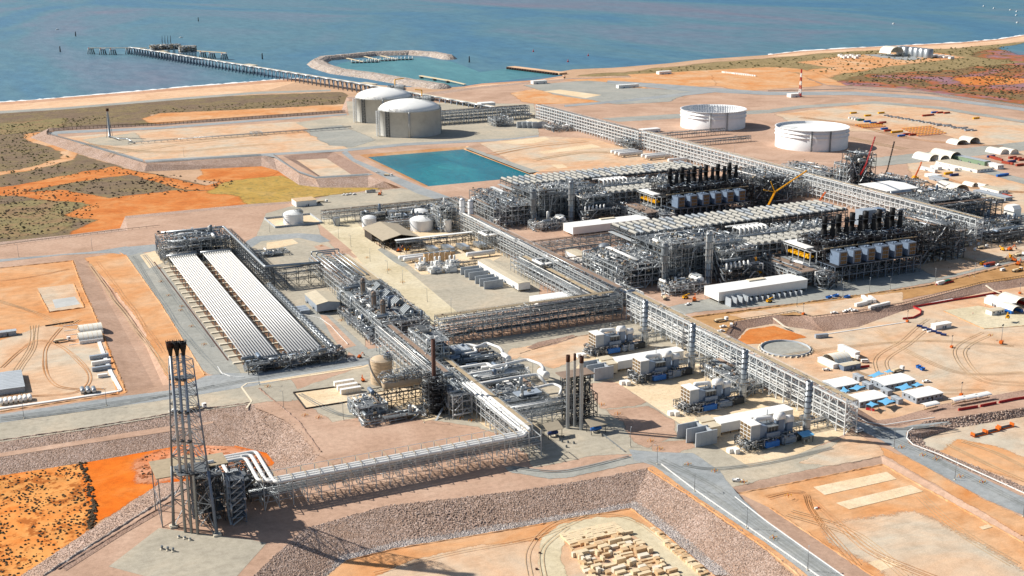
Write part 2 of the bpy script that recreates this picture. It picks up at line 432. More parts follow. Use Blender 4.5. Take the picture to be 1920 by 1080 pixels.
def edge_mat(mat):
    k = mat+'_edge'
    if k not in MATS:
        m = MATS[mat].copy(); m.name = k; t = m.node_tree; b = t.nodes['Principled BSDF']; out = [x for x in t.nodes if x.type == 'OUTPUT_MATERIAL'][0]
        at = t.nodes.new('ShaderNodeAttribute'); at.attribute_name = 'fade'; ns = t.nodes.new('ShaderNodeTexNoise'); ns.inputs['Scale'].default_value = .7; ns.inputs['Detail'].default_value = 6; ns.inputs['Roughness'].default_value = .8
        ge = t.nodes.new('ShaderNodeNewGeometry'); t.links.new(ge.outputs['Position'], ns.inputs['Vector'])
        a = t.nodes.new('ShaderNodeMath'); a.operation = 'MULTIPLY_ADD'; a.inputs[1].default_value = 1.6; a.inputs[2].default_value = -.8; t.links.new(ns.outputs['Fac'], a.inputs[0])
        c = t.nodes.new('ShaderNodeMath'); c.operation = 'ADD'; t.links.new(a.outputs[0], c.inputs[0]); t.links.new(at.outputs['Fac'], c.inputs[1])
        r = t.nodes.new('ShaderNodeMapRange'); r.inputs[1].default_value = .38; r.inputs[2].default_value = .72; t.links.new(c.outputs[0], r.inputs[0])
        tr = t.nodes.new('ShaderNodeBsdfTransparent'); mx = t.nodes.new('ShaderNodeMixShader'); t.links.new(r.outputs[0], mx.inputs[0]); t.links.new(tr.outputs[0], mx.inputs[1]); t.links.new(b.outputs[0], mx.inputs[2]); t.links.new(mx.outputs[0], out.inputs[0])
        MATS[k] = m
    return k
def wsheet(name, pts, mat, z=0.0, layer=1):
    return fill(name, [(x, y, z+layer*.02) for x, y in pts], [], mat)
def strip(name, A, B, mat, closed=False):
    V = list(A)+list(B); n = len(A); F = []
    for i in range(n if closed else n-1):
        j = (i+1) % n; F.append((i, j, n+j, n+i))
    mb = MB().m(mat); mb.raw(V, F); return mb.build(name, kind='structure')
# sea and low coastal land
sea_px = None
sb = MB().m('sea_water')
X0, X1, Y0, Y1 = -30000, 60000, 1500, 80000
sb.raw([(X0, Y0, SEA), (X1, Y0, SEA), (X1, Y1, SEA), (X0, Y1, SEA)], [(0, 1, 2, 3)]); sb.build('sea', kind='structure')
COAST = [(-260, 212), (-60, 196), (60, 188), (120, 183), (240, 173), (350, 163), (430, 157), (500, 151), (560, 147), (620, 150), (690, 158), (760, 163),
         (820, 165), (872, 162), (905, 157), (1000, 151), (1060, 142), (1052, 134), (1075, 130), (1150, 127), (1250, 119), (1320, 111), (1440, 103), (1500, 96), (1600, 90),
         (1700, 85), (1800, 80), (1870, 74), (1920, 66), (2050, 46), (2200, 20)]
cw = [G(x, y, LOW) for x, y in COAST]
land = cw + [(5200, 2200, LOW), (5000, -600, LOW), (-900, -600, LOW), (-900, 2500, LOW)]
PITHOLE = None
fill('ground', land, [], 'earth')
# beach: sloping sand into the water, with a line of surf
def offs(P, dy): return [G(x, y+dy, LOW) for x, y in P]
def beach(px, w, mat='beach_sand', foam=True, fw=1.6, wet=True):
    A = [G(x, y, LOW+.04) for x, y in px]; n = len(px)
    B = [G(x, y+w*(1 if 0 < i < n-1 else .3), LOW+.04) for i, (x, y) in enumerate(px)]
    strip('beach', A, B, mat)
    if wet:
        strip('wet_sand', [G(x, y, LOW+.06) for x, y in px], [G(x, y+w*.25, LOW+.06) for x, y in px], 'wet_sand')
    C = [G(x, y-1, SEA-.6) for x, y in px]
    strip('shore_slope', [G(x, y, LOW+.04) for x, y in px], C, 'wet_sand')
    if foam:
        D = []
        for i in range(n-1):
            for k in range(12):
                t = k/12; D.append((px[i][0]*(1-t)+px[i+1][0]*t, px[i][1]*(1-t)+px[i+1][1]*t))
        D.append(px[-1])
        strip('surf', [G(x, y-fw*rnd.uniform(.25, 1.0), SEA+.05) for x, y in D], [G(x, y+.5, LOW+.1) for x, y in D], 'foam')
beach(COAST[:9], 19, fw=2.4)
beach(COAST[22:], 10, fw=2.2)
beach(COAST[13:18], 9, foam=False)
sheet('track', [(-50, 211), (120, 201), (300, 186), (480, 172), (620, 168), (620, 171), (480, 176), (300, 190), (120, 205), (-50, 216)], 'grey_gravel', LOW, 3)
sheet('scrub_ground', [(-60, 215), (120, 205), (300, 190), (420, 181), (640, 173), (655, 190), (640, 196), (480, 205), (270, 214), (300, 232), (180, 242), (90, 246), (52, 258), (120, 285), (250, 322), (300, 330), (400, 352), (480, 350), (540, 350), (700, 352), (745, 355), (460, 385), (235, 408), (225, 428), (130, 441), (-60, 463)], 'scrub', LOW, 2, 3)
sheet('grass_ground', [(-60, 395), (60, 377), (205, 378), (170, 392), (120, 400), (130, 420), (90, 436), (-60, 450)], 'grass_scrub', LOW, 4, 4)
sheet('dirt_track', [(-60, 357), (30, 349), (120, 330), (215, 313), (250, 322), (330, 338), (380, 350), (440, 336), (520, 318), (560, 345), (470, 340), (400, 358), (340, 352), (245, 325), (130, 342), (60, 355), (30, 362), (110, 358), (205, 372), (330, 358), (400, 360), (450, 366), (462, 382), (320, 404), (240, 432), (130, 444), (160, 426), (190, 412), (125, 403), (180, 382), (30, 366), (-60, 368)], 'red_dirt', LOW, 6, 2.5)
sheet('dirt_track', [(-60, 330), (40, 318), (120, 297), (118, 283), (85, 272), (50, 262), (50, 252), (75, 248), (85, 252), (88, 262), (110, 274), (145, 288), (130, 300), (60, 318), (-60, 338)], 'orange_dirt', LOW, 6, 2)
sheet('dirt_patch', [(380, 313), (450, 306), (510, 305), (525, 318), (500, 332), (420, 340), (375, 336), (385, 325)], 'red_dirt', LOW, 7, 2)
sheet('dirt_patch', [(275, 223), (300, 213), (480, 205), (640, 196), (650, 203), (640, 207), (478, 217), (300, 232), (285, 228)], 'orange_dirt', LOW, 5, 3)
sheet('grass_ground', [(400, 360), (420, 343), (470, 336), (520, 332), (570, 349), (700, 352), (700, 357), (620, 364), (540, 378), (470, 383), (455, 368)], 'yellow_grass', LOW, 8, 3)
sheet('scrub_strip', [(0, 232), (120, 222), (110, 240), (0, 252)], 'grass_scrub', LOW, 4, 4)
# far right coast: scrub, mangrove flat, pads
sheet('scrub_ground', [(1090, 143), (1180, 137), (1250, 128), (1330, 120), (1450, 111), (1600, 97), (1700, 93), (1800, 92), (1920, 80), (2200, 60), (2400, 200), (1920, 197), (1700, 165), (1560, 159), (1490, 136), (1440, 128), (1300, 134), (1200, 141)], 'coast_scrub', LOW, 3, 10)
sheet('mangrove_flat', [(1560, 157), (1590, 150), (1640, 140), (1720, 136), (1800, 132), (1920, 120), (2100, 108), (2300, 190), (1920, 198), (1800, 180), (1700, 166), (1600, 163)], 'mangrove', LOW, 5, 10)
sheet('mangrove_flat', [(1830, 100), (1880, 92), (1920, 84), (2100, 60), (2100, 110), (1920, 115), (1850, 108)], 'mangrove', LOW, 5, 10)
sheet('lagoon', [(1885, 89), (1920, 82), (2050, 66), (2050, 88), (1920, 102), (1895, 95)], 'sea_water', LOW, 7, 8)
sheet('dirt_patch', [(1508, 117), (1580, 106), (1680, 99), (1760, 100), (1800, 108), (1700, 118), (1640, 126), (1560, 140), (1510, 148), (1490, 144), (1540, 130), (1580, 127)], 'orange_dirt', LOW, 6, 8)
sheet('dirt_track', [(1440, 130), (1500, 136), (1520, 148), (1545, 162), (1590, 164), (1560, 150), (1530, 140), (1500, 130), (1440, 126)], 'orange_dirt', LOW, 7, 5)
sheet('dirt_patch', [(1800, 148), (1860, 145), (1950, 150), (1900, 158), (1820, 158)], 'red_dirt', LOW, 8, 8)
sheet('pond', [(1625, 103), (1660, 101), (1700, 104), (1725, 110), (1700, 113), (1650, 107)], 'asphalt', LOW, 9, 3)
# low land in the bottom left pit
sheet('scrub_ground', [(-150, 905), (0, 889), (155, 868), (160, 900), (176, 940), (182, 975), (120, 1030), (20, 1100), (-150, 1200)], 'orange_scrub', LOW, 2, 1.5)
sheet('dirt_patch', [(155, 868), (250, 852), (345, 833), (440, 836), (500, 851), (514, 868), (440, 893), (300, 906), (182, 975), (176, 940)], 'vivid_dirt', LOW, 3, 1.2)
sheet('soil_patch', [(250, 862), (300, 846), (400, 838), (470, 850), (490, 868), (430, 888), (320, 893), (270, 900), (258, 880)], 'pink_soil', LOW, 5, 2.5)
# ------------------------------------------------------------------ the plant pad with its embankments
RIM = [(-80, 842, -80, 905), (155, 806, 155, 868), (330, 776, 345, 833), (470, 757, 440, 836), (540, 785, 500, 850), (600, 848, 514, 867), (585, 868, 508, 880),
       (480, 893, 440, 894), (322, 925, 300, 906), (80, 1082, 35, 1082), (-200, 1270, -245, 1270), (200, 1500, 200, 1560), (340, 1250, 440, 1270), (475, 1080, 606, 1084), (569, 992, 646, 1046), (721, 949, 740, 1024),
       (960, 922, 960, 988), (1100, 900, 1090, 965), (1216, 878, 1183, 949), (1300, 932, 1245, 993), (1440, 1031, 1345, 1078), (1640, 1180, 1480, 1200),
       (2600, 1900, 2500, 1950), (3500, 1500, 3600, 1520), (3500, 500, 3600, 490), (2300, 330, 2300, 322), (1920, 205, 1920, 198), (1700, 170, 1700, 166), (1560, 163, 1550, 159),
       (1480, 137, 1480, 134), (1300, 141, 1300, 138), (1200, 145, 1200, 142), (1060, 150, 1060, 147), (900, 166, 890, 163), (800, 180, 780, 176), (655, 186, 650, 182), (648, 211, 640, 207), (480, 222, 478, 217), (300, 236, 300, 232),
       (100, 244, 92, 240), (85, 250, 56, 258), (150, 270, 130, 283), (262, 304, 255, 320), (275, 308, 270, 322), (490, 293, 490, 312), (512, 292, 520, 320),
       (560, 326, 560, 347), (592, 336, 600, 352), (690, 330, 690, 352), (720, 340, 735, 354), (752, 352, 745, 356), (690, 360, 690, 357), (540, 382, 540, 378),
       (460, 388, 460, 383), (235, 410, 235, 405), (240, 432, 225, 428), (130, 445, 130, 440), (-80, 468, -80, 462)]
rim = [G(a, b) for a, b, c, d in RIM]; toe = [G(c, d, LOW) for a, b, c, d in RIM]
def basin(name, rimpx, floorpx, depth, smat, fmat, wall=None):
    r = [G(x, y) for x, y in rimpx]; f = [G(x, y, -depth) for x, y in floorpx]
    fill(name, f, [], fmat); strip('bank', r, f, smat, closed=True)
    return r
HOLES = []
HOLES.append(basin('basin_floor', [(530, 292), (624, 284), (697, 324), (602, 334)], [(556, 300), (612, 297), (660, 328), (605, 333.5)], 3, 'rock_fine', 'sand_yard'))
HOLES.append(basin('laydown_basin', [(1357, 918), (1440, 898), (1652, 855), (1920, 1003), (2300, 1215), (1790, 1215), (1590, 1085), (1440, 975)],
                   [(1385, 925), (1445, 914), (1655, 871), (1920, 1018), (2240, 1200), (1830, 1200), (1640, 1082), (1445, 953)], 1.5, 'brown_gravel', 'orange_dirt'))
HOLES.append(basin('construction_yard', [(1360, 626), (1375, 604), (1448, 593), (1490, 586), (1522, 597), (1600, 588), (1690, 572), (1841, 532), (1920, 520), (2400, 440), (2400, 650), (1920, 742), (1770, 770), (1690, 800), (1640, 800), (1480, 700)],
                   [(1383, 636), (1400, 616), (1450, 607), (1475, 612), (1545, 622), (1610, 613), (1690, 584), (1841, 549), (1920, 537), (2360, 460), (2360, 640), (1920, 731), (1765, 758), (1680, 783), (1645, 788), (1490, 694)], 3, 'rock_fine', 'sand_yard'))
HOLES.append(basin('container_yard', [(1703, 830), (1700, 815), (1732, 790), (1920, 764), (2400, 690), (2400, 1150), (1920, 925), (1760, 860)],
                   [(1734, 835), (1730, 822), (1795, 802), (1920, 781), (2360, 712), (2360, 1110), (1920, 912), (1772, 850)], 4, 'rock', 'sand_yard'))
HOLES.append(basin('ditch', [(140, 487), (161, 484), (205, 530), (262, 600), (322, 720), (237, 735), (175, 580), (155, 540)],
                   [(177, 505), (184, 505), (212, 545), (256, 610), (307, 726), (292, 729), (228, 610), (200, 560)], 2.5, 'brown_gravel', 'brown_gravel'))
# square reservoir
px0, px1, py0, py1 = 484, 638, 1287, 1529
r = [(px0, py0, 0), (px1, py0, 0), (px1, py1, 0), (px0, py1, 0)]
f = [(px0+13, py0+13, -3.5), (px1-13, py0+13, -3.5), (px1-13, py1-13, -3.5), (px0+13, py1-13, -3.5)]
strip('reservoir_bank', r, f, 'orange_dirt', True); HOLES.append(r)
fill('reservoir_floor', f, [], 'brown_gravel')
fill('reservoir_water', [(px0+9, py0+9, -2.3), (px1-9, py0+9, -2.3), (px1-9, py1-9, -2.3), (px0+9, py1-9, -2.3)], [], 'pond_water')
fill('plant_ground', rim, HOLES, 'brown_gravel')
strip('embankment', rim, toe, 'rock', True)
# second bank and bench path in the bottom left
strip('bench_path', [G(x, y, -2.2) for x, y in [(-80, 862), (0, 845), (155, 824), (330, 797), (400, 790)]], [G(x, y, -2.2) for x, y in [(-80, 874), (0, 857), (155, 833), (345, 805), (400, 793)]], 'brown_gravel')
strip('bank', [G(x, y, -2.25) for x, y in [(-80, 874), (0, 857), (155, 833), (345, 805), (400, 793)]], [G(x, y, LOW+.1) for x, y in [(-80, 905), (0, 889), (155, 868), (345, 834), (440, 837)]], 'rock')
# pale rock apron along the foot of the bottom bank
strip('rock_apron', [G(x, y, LOW+1.2) for x, y in [(560, 1084), (630, 1030), (735, 1006), (960, 973), (1090, 950), (1186, 934), (1255, 982), (1370, 1078)]],
      [G(x, y, LOW+.15) for x, y in [(606, 1084), (648, 1050), (740, 1028), (960, 991), (1090, 968), (1183, 952), (1243, 996), (1335, 1078)]], 'rock_grey')
pit = [(600, 1090), (648, 1050), (740, 1028), (960, 991), (1090, 968), (1183, 952), (1243, 996), (1350, 1090), (1400, 1300), (500, 1300)]
sheet('pit_floor', pit, 'sand_yard', LOW, 2, .4)
sheet('dirt_patch', [(620, 1078), (655, 1050), (740, 1030), (960, 992), (1090, 969), (1183, 953), (1240, 996), (1300, 1050), (1270, 1040), (1200, 985), (1150, 972), (1050, 985), (1010, 1010), (900, 1020), (760, 1050), (690, 1085)], 'orange_dirt', LOW, 4, .8)
sheet('pit_track', [(1020, 1085), (1012, 1050), (1018, 1010), (1050, 985), (1120, 970), (1180, 972), (1230, 1000), (1330, 1085), (1285, 1085), (1210, 1015), (1160, 990), (1100, 990), (1060, 1000), (1048, 1040), (1060, 1085)], 'concrete_road', LOW, 5, .6)
# flare platform concrete and drain
sheet('gravel_pad', [(204, 1062), (298, 990), (470, 1012), (500, 1018), (440, 1085), (290, 1085)], 'sage_gravel', 0, 2)
# ---- big surface areas of the pad
S = sheet
S('dirt_yard', [(-80, 508), (0, 503), (136, 488), (155, 542), (174, 582), (236, 736), (225, 740), (-80, 785)], 'orange_dirt', 0, 1, .5)
S('yard', [(-80, 652), (0, 640), (80, 612), (140, 618), (190, 630), (220, 735), (0, 772), (-80, 785)], 'sand_yard', 0, 2, 1)
S('dirt_strip', [(161, 484), (225, 473), (238, 480), (300, 568), (345, 640), (380, 694), (384, 703), (345, 722), (323, 721), (262, 600), (205, 530)], 'orange_dirt', 0, 1, .6)
S('concrete_slab', [(70, 540), (138, 532), (158, 577), (92, 586)], 'sand_yard', 0, 3)
S('concrete_slab', [(98, 562), (140, 556), (150, 570), (104, 578)], 'tank_concrete', 0, 4)
S('road', [(-80, 493), (0, 486), (180, 471), (235, 462), (262, 464), (240, 478), (205, 474), (120, 478), (0, 491), (-80, 499)], 'asphalt', 0, 2)
S('road_junction', [(225, 464), (290, 458), (300, 470), (262, 474), (240, 480)], 'asphalt', 0, 3)
S('gravel_road', [(238, 479), (262, 473), (290, 478), (297, 492), (360, 582), (455, 705), (395, 702), (378, 692), (345, 638), (300, 566)], 'grey_gravel', 0, 2, .3)
S('gravel_pad', [(290, 466), (330, 450), (440, 445), (560, 520), (600, 560), (660, 640), (640, 690), (455, 705), (297, 492)], 'sage_gravel', 0, 1, .3)
S('concrete_pad', [(262, 478), (290, 470), (306, 492), (280, 503)], 'concrete', 0, 4)
S('road', [(-80, 786), (0, 777), (240, 742), (322, 732), (385, 706), (420, 700), (470, 700), (690, 665), (760, 655), (760, 672), (690, 683), (480, 722), (325, 747), (0, 792), (-80, 802)], 'asphalt', 0, 3, .3)
S('gravel_verge', [(-80, 800), (0, 791), (325, 746), (480, 722), (545, 712), (560, 735), (545, 752), (500, 752), (470, 757), (330, 776), (155, 806), (-80, 840)], 'sage_gravel', 0, 2, .3)
S('kerb_line', [(488, 716), (678, 687), (690, 683), (690, 686), (678, 690), (488, 719)], 'concrete', 0, 6)
S('plant_floor', [(690, 684), (760, 660), (880, 640), (1180, 600), (1260, 600), (1440, 780), (1480, 868), (1340, 895), (1230, 872), (1195, 850), (1120, 852), (1000, 876), (990, 850), (900, 800), (700, 770), (620, 800), (565, 775), (545, 735)], 'sage_gravel', 0, 1, .5)
S('yard_patch', [(940, 680), (960, 655), (1080, 632), (1180, 620), (1200, 640), (1100, 665), (1040, 690), (1010, 682), (975, 668)], 'sand_yard', 0, 3, .6)
S('gravel_bed', [(990, 652), (1010, 642), (1075, 628), (1080, 632), (1040, 645), (1000, 654)], 'rock_fine', 0, 4, .4)
S('brown_patch', [(1110, 720), (1150, 715), (1205, 752), (1190, 760), (1130, 765), (1115, 745)], 'brown_gravel', 0, 2, .8)
S('brown_patch', [(1140, 770), (1215, 762), (1262, 790), (1262, 815), (1215, 838), (1190, 828), (1170, 790)], 'brown_gravel', 0, 2, .8)
S('brown_patch', [(1225, 832), (1290, 825), (1300, 838), (1260, 850), (1225, 845)], 'brown_gravel', 0, 3, .6)
S('concrete_pad', [(1080, 690), (1110, 655), (1200, 640), (1600, 795), (1590, 812), (1480, 858), (1405, 875), (1400, 872), (1265, 788), (1162, 720)], 'concrete', 0, 4)
S('gravel_verge', [(1340, 893), (1400, 875), (1440, 864), (1560, 830), (1600, 812), (1650, 838), (1655, 850), (1440, 896), (1357, 916)], 'sage_gravel', 0, 3, .4)
S('concrete_pad', [(551, 737), (665, 722), (690, 748), (573, 766)], 'concrete', 0, 4)
S('concrete_pad', [(645, 755), (700, 735), (820, 715), (870, 760), (930, 800), (930, 810), (910, 800), (870, 770), (805, 788), (795, 790), (765, 768), (673, 780)], 'concrete', 0, 4)
S('pond_liner', [(870, 277), (880, 276), (1012, 322), (992, 324)], 'grey_gravel', 0, 8)
S('brown_pad', [(480, 762), (560, 752), (620, 792), (720, 780), (800, 793), (930, 812), (980, 830), (900, 850), (620, 868), (600, 850), (545, 790)], 'brown_gravel', 0, 2, .8)
S('service_road', [(948, 877), (962, 874), (1030, 886), (1060, 884), (1180, 857), (1205, 848), (1232, 864), (1190, 868), (1062, 895), (1028, 897), (955, 884)], 'grey_gravel', 0, 4, .3)
S('road', [(1180, 843), (1230, 848), (1300, 850), (1350, 884), (1360, 900), (1390, 935), (1440, 981), (1581, 1082), (1760, 1215), (1680, 1215), (1500, 1066), (1440, 1020), (1300, 927), (1225, 872), (1190, 862)], 'asphalt', 0, 4, .2)
S('dirt_verge', [(1216, 878), (1228, 874), (1300, 928), (1440, 1022), (1500, 1068), (1640, 1180), (1600, 1180), (1440, 1031), (1300, 934)], 'orange_dirt', 0, 3, .5)
S('road', [(1600, 787), (1640, 800), (1692, 803), (1712, 797), (1780, 790), (1700, 806), (1698, 816), (1703, 832), (1740, 848), (1920, 933), (2100, 1015), (2100, 1050), (1920, 966), (1850, 936), (1700, 855), (1655, 826), (1600, 800)], 'asphalt', 0, 5, .2)
S('dirt_verge', [(1655, 850), (1640, 835), (1700, 858), (1850, 940), (1920, 972), (2100, 1055), (2100, 1100), (1920, 1003)], 'orange_dirt', 0, 4, .6)
S('dirt_verge', [(1500, 868), (1560, 840), (1600, 812), (1645, 835), (1655, 853), (1560, 872)], 'sand_yard', 0, 4, .6)
# band between the process trains and the construction yard
S('road', [(1240, 600), (1300, 585), (1560, 562), (1740, 530), (1920, 486), (2100, 450), (2100, 420), (1920, 466), (1560, 530), (1330, 560), (1230, 580)], 'grey_gravel', 0, 3, .4)
S('dirt_bank', [(1240, 606), (1300, 593), (1500, 570), (1740, 538), (1920, 492), (2100, 458), (2100, 500), (1920, 520), (1841, 531), (1690, 562), (1600, 578), (1522, 590), (1448, 590), (1375, 602), (1358, 626), (1330, 612), (1290, 622)], 'olive_dirt', 0, 2, .5)
S('sand_area', [(1370, 590), (1500, 573), (1690, 548), (1690, 566), (1600, 580), (1522, 592), (1490, 584), (1400, 598)], 'sand_yard', 0, 4, .6)
S('concrete_slab', [(1770, 582), (1835, 573), (1905, 588), (1990, 600), (1920, 612), (1845, 616)], 'concrete_road', -3, 3)
S('dirt_patch', [(1383, 638), (1405, 618), (1450, 612), (1512, 632), (1470, 640), (1400, 645)], 'red_dirt', -3, 3, .6)
S('dirt_patch', [(1760, 850), (1800, 826), (1860, 840), (1920, 860), (1990, 900), (1960, 915), (1900, 895)], 'orange_dirt', -4, 3, 1.5)
S('yard_patch', [(1560, 990), (1700, 960), (1900, 1060), (2000, 1200), (1850, 1200), (1690, 1085)], 'sand_yard', -1.5, 3, 3)
for q in ([(1525, 913), (1663, 884.5), (1681, 898), (1546, 928)], [(1567, 943), (1708, 909), (1731, 921), (1592, 955)], [(1627, 1055), (1663, 1044), (1690, 1059), (1651, 1070)], [(1835, 988), (1853, 983), (1861, 988), (1843, 993)]):
    S('concrete_slab', q, 'concrete', -1.5, 5)
# concrete road through the middle of the plant
S('concrete_road', [(592, 414), (660, 405), (700, 452), (745, 490), (780, 520), (863, 590), (842, 600), (800, 612), (771, 567), (690, 508), (660, 470)], 'concrete_road', 0, 4)
S('dirt_verge', [(640, 478), (662, 470), (690, 508), (771, 567), (842, 600), (830, 620), (760, 570), (690, 520)], 'concrete', 0, 3)
S('plant_floor', [(470, 470), (500, 400), (620, 366), (690, 360), (752, 353), (830, 366), (900, 400), (880, 440), (940, 470), (1010, 520), (1010, 570), (900, 592), (863, 590), (780, 520), (745, 490), (660, 405), (592, 414), (600, 440), (640, 478), (690, 520), (740, 560), (720, 600), (620, 560)], 'sage_gravel', 0, 2, .4)
S('concrete_pad', [(700, 452), (690, 440), (680, 425), (780, 400), (860, 400), (960, 470), (905, 500), (860, 510), (790, 515), (745, 480)], 'concrete', 0, 3)
S('gravel_strip', [(708, 468), (716, 464), (745, 483), (765, 497), (755, 500), (740, 492)], 'grey_gravel', 0, 6)
S('gravel_pad', [(518, 510), (600, 500), (640, 520), (690, 600), (680, 660), (640, 650), (590, 590), (540, 560)], 'sage_gravel', 0, 3, .4)
S('road', [(560, 590), (600, 575), (650, 620), (690, 655), (740, 648), (700, 672), (668, 668), (640, 650), (600, 615)], 'grey_gravel', 0, 5, .3)
S('road', [(480, 443), (560, 437), (600, 440), (620, 452), (600, 455), (560, 446), (490, 452), (470, 465), (455, 462), (462, 452)], 'asphalt', 0, 4)
S('brown_patch', [(588, 462), (604, 458), (640, 474), (655, 470), (670, 482), (640, 490), (610, 478)], 'brown_gravel', 0, 5)
S('brown_patch', [(600, 590), (612, 592), (668, 648), (640, 655), (622, 630)], 'brown_gravel', 0, 6)
S('brown_patch', [(500, 455), (548, 448), (560, 456), (520, 465), (500, 468)], 'concrete', 0, 6)
# roads and floors round the storage tanks and the reservoir
S('road', [(640, 286), (650, 282), (665, 298), (795, 352), (850, 372), (830, 378), (780, 362), (660, 302)], 'asphalt', 0, 4)
S('road', [(270, 300), (490, 288), (650, 279), (760, 268), (960, 259), (1010, 253), (1010, 256), (960, 263), (760, 273), (655, 283), (512, 291), (490, 292.5), (275, 305)], 'asphalt', 0, 3)
S('road', [(88, 249), (105, 247), (110, 256), (160, 268), (268, 299), (268, 303), (262, 303), (150, 269)], 'asphalt', 0, 3)
S('road', [(100, 246), (300, 238), (480, 224), (650, 213), (650, 216), (480, 228), (300, 242), (108, 251)], 'asphalt', 0, 3)
S('road', [(495, 291.5), (512, 291), (560, 320), (592, 331), (690, 325), (700, 327), (690, 329), (592, 334.6), (561, 324.5), (514, 295)], 'asphalt', 0, 4)
S('tank_floor', [(120, 257), (300, 243), (560, 228), (660, 280), (500, 289), (275, 300), (160, 267)], 'sand_yard', 0, 2, 1)
S('tank_floor', [(555, 230), (655, 216), (650, 190), (1000, 195), (1010, 252), (960, 259), (760, 270), (655, 279)], 'sage_gravel', 0, 2, .5)
S('gravel_patch', [(160, 262), (250, 250), (265, 262), (240, 272), (190, 272)], 'sage_gravel', 0, 4, 2)
S('gravel_patch', [(575, 245), (640, 235), (700, 262), (660, 275), (620, 272)], 'grey_gravel', 0, 4, 2)
S('dirt_yard', [(900, 268), (960, 262), (1020, 256), (1110, 260), (1260, 300), (1250, 312), (1000, 322), (985, 318)], 'sand_yard', 0, 3, 1)
for q in ([(937, 266), (1022, 257), (1032, 261), (1000, 269), (960, 270)], [(1080, 274), (1110, 270), (1128, 276), (1095, 280), (1020, 288), (1008, 285)], [(1033, 309), (1055, 308), (1065, 314), (1046, 316)]):
    S('concrete_slab', q, 'concrete', 0, 5)
S('dirt_yard', [(960, 175), (1010, 165), (1200, 160), (1230, 175), (1240, 188), (1010, 195), (980, 190)], 'orange_dirt', 0, 3, 2)
S('gravel_yard', [(985, 160), (1100, 152), (1150, 155), (1180, 165), (1300, 170), (1250, 190), (1160, 195), (1050, 178)], 'grey_gravel', 0, 4, 3)
S('concrete_slab', [(1018, 171), (1050, 168), (1128, 178), (1098, 184)], 'concrete', 0, 6)
S('dirt_yard', [(1060, 150), (1180, 145), (1330, 140), (1340, 160), (1260, 165), (1180, 158)], 'orange_dirt', 0, 3, 3)
S('dirt_yard', [(1180, 140), (1440, 126), (1490, 138), (1540, 160), (1400, 170), (1340, 160), (1200, 150)], 'orange_dirt', 0, 2, 3)
S('road', [(1140, 151), (1250, 158), (1340, 165), (1440, 172), (1600, 172), (1760, 182), (1920, 203), (2100, 235), (2100, 243), (1920, 208), (1760, 187), (1600, 178), (1440, 178), (1340, 173), (1180, 190), (1060, 200), (1060, 197), (1180, 186), (1300, 172), (1140, 156)], 'asphalt', 0, 5, 1)
S('road', [(1130, 222), (1300, 212), (1440, 206), (1500, 198), (1640, 190), (1760, 200), (1920, 226), (2100, 252), (2100, 257), (1920, 230), (1760, 204), (1640, 194), (1500, 203), (1440, 212), (1300, 220), (1160, 228)], 'grey_gravel', 0, 5, 1)
S('yard', [(1460, 214), (1640, 194), (1760, 206), (1920, 232), (2300, 290), (2300, 340), (1920, 290), (1760, 250), (1600, 245), (1500, 235)], 'sand_yard', 0, 4, 3)
S('tank_floor', [(1120, 222), (1270, 212), (1440, 210), (1500, 235), (1620, 250), (1760, 290), (1900, 290), (1840, 300), (1650, 305), (1440, 300), (1250, 262)], 'brown_gravel', 0, 3, 1)
S('road', [(1600, 300), (1720, 288), (1920, 266), (2100, 245), (2100, 262), (1920, 282), (1790, 296), (1900, 330), (1960, 345), (1940, 350), (1760, 300), (1640, 312)], 'grey_gravel', 0, 6, 1)
S('yard', [(1700, 300), (1790, 298), (1920, 340), (2100, 400), (2100, 430), (1920, 440), (1800, 400), (1720, 340)], 'sand_yard', 0, 4, 2)
S('road', [(1790, 420), (1850, 415), (1920, 400), (2100, 370), (2100, 420), (1920, 440), (1860, 450), (1800, 440)], 'grey_gravel', 0, 6, 1)
S('yard', [(1800, 455), (1920, 440), (2100, 410), (2100, 440), (1920, 480), (1760, 520), (1720, 500)], 'sand_yard', 0, 5, 1)

# real boulders laid over the rock slopes that stand nearest
def boulders(A, B, n, r0, r1, mat, seed):
    R = random.Random(seed); A = [np.array(p) for p in A]; B = [np.array(p) for p in B]; V = []; F = []
    Ls = [np.linalg.norm(A[i+1]-A[i])+np.linalg.norm(B[i+1]-B[i]) for i in range(len(A)-1)]
    ico = [(0, 0, 1)]+[(math.cos(a)*.9, math.sin(a)*.9, .4) for a in (0, 1.26, 2.51, 3.77, 5.03)]+[(math.cos(a)*.95, math.sin(a)*.95, -.4) for a in (.63, 1.88, 3.14, 4.4, 5.65)]
    fc = [(0, 1+i, 1+(i+1) % 5) for i in range(5)]+[(1+i, 6+i, 1+(i+1) % 5) for i in range(5)]+[(1+(i+1) % 5, 6+i, 6+(i+1) % 5) for i in range(5)]
    for _ in range(n):
        i = R.choices(range(len(Ls)), Ls)[0]; u = R.random(); v = R.uniform(-.02, 1.02)
        p = (A[i]*(1-u)+A[i+1]*u)*(1-v)+(B[i]*(1-u)+B[i+1]*u)*v; r = R.uniform(r0, r1)*(1 if R.random() < .85 else 1.7); b0 = len(V); rz = R.random()*6.3; c, s_ = math.cos(rz), math.sin(rz)
        sx, sy, sz = r*R.uniform(.7, 1.2), r*R.uniform(.7, 1.2), r*R.uniform(.5, .9)
        for x, y, z in ico:
            x, y = x*sx*R.uniform(.8, 1.2), y*sy*R.uniform(.8, 1.2); V.append((p[0]+x*c-y*s_, p[1]+x*s_+y*c, p[2]+z*sz+.05))
        F += [tuple(b0+k for k in f) for f in fc]
    b = MB().m(mat); b.raw(V, F); return b.build('rock_armour', kind='stuff')
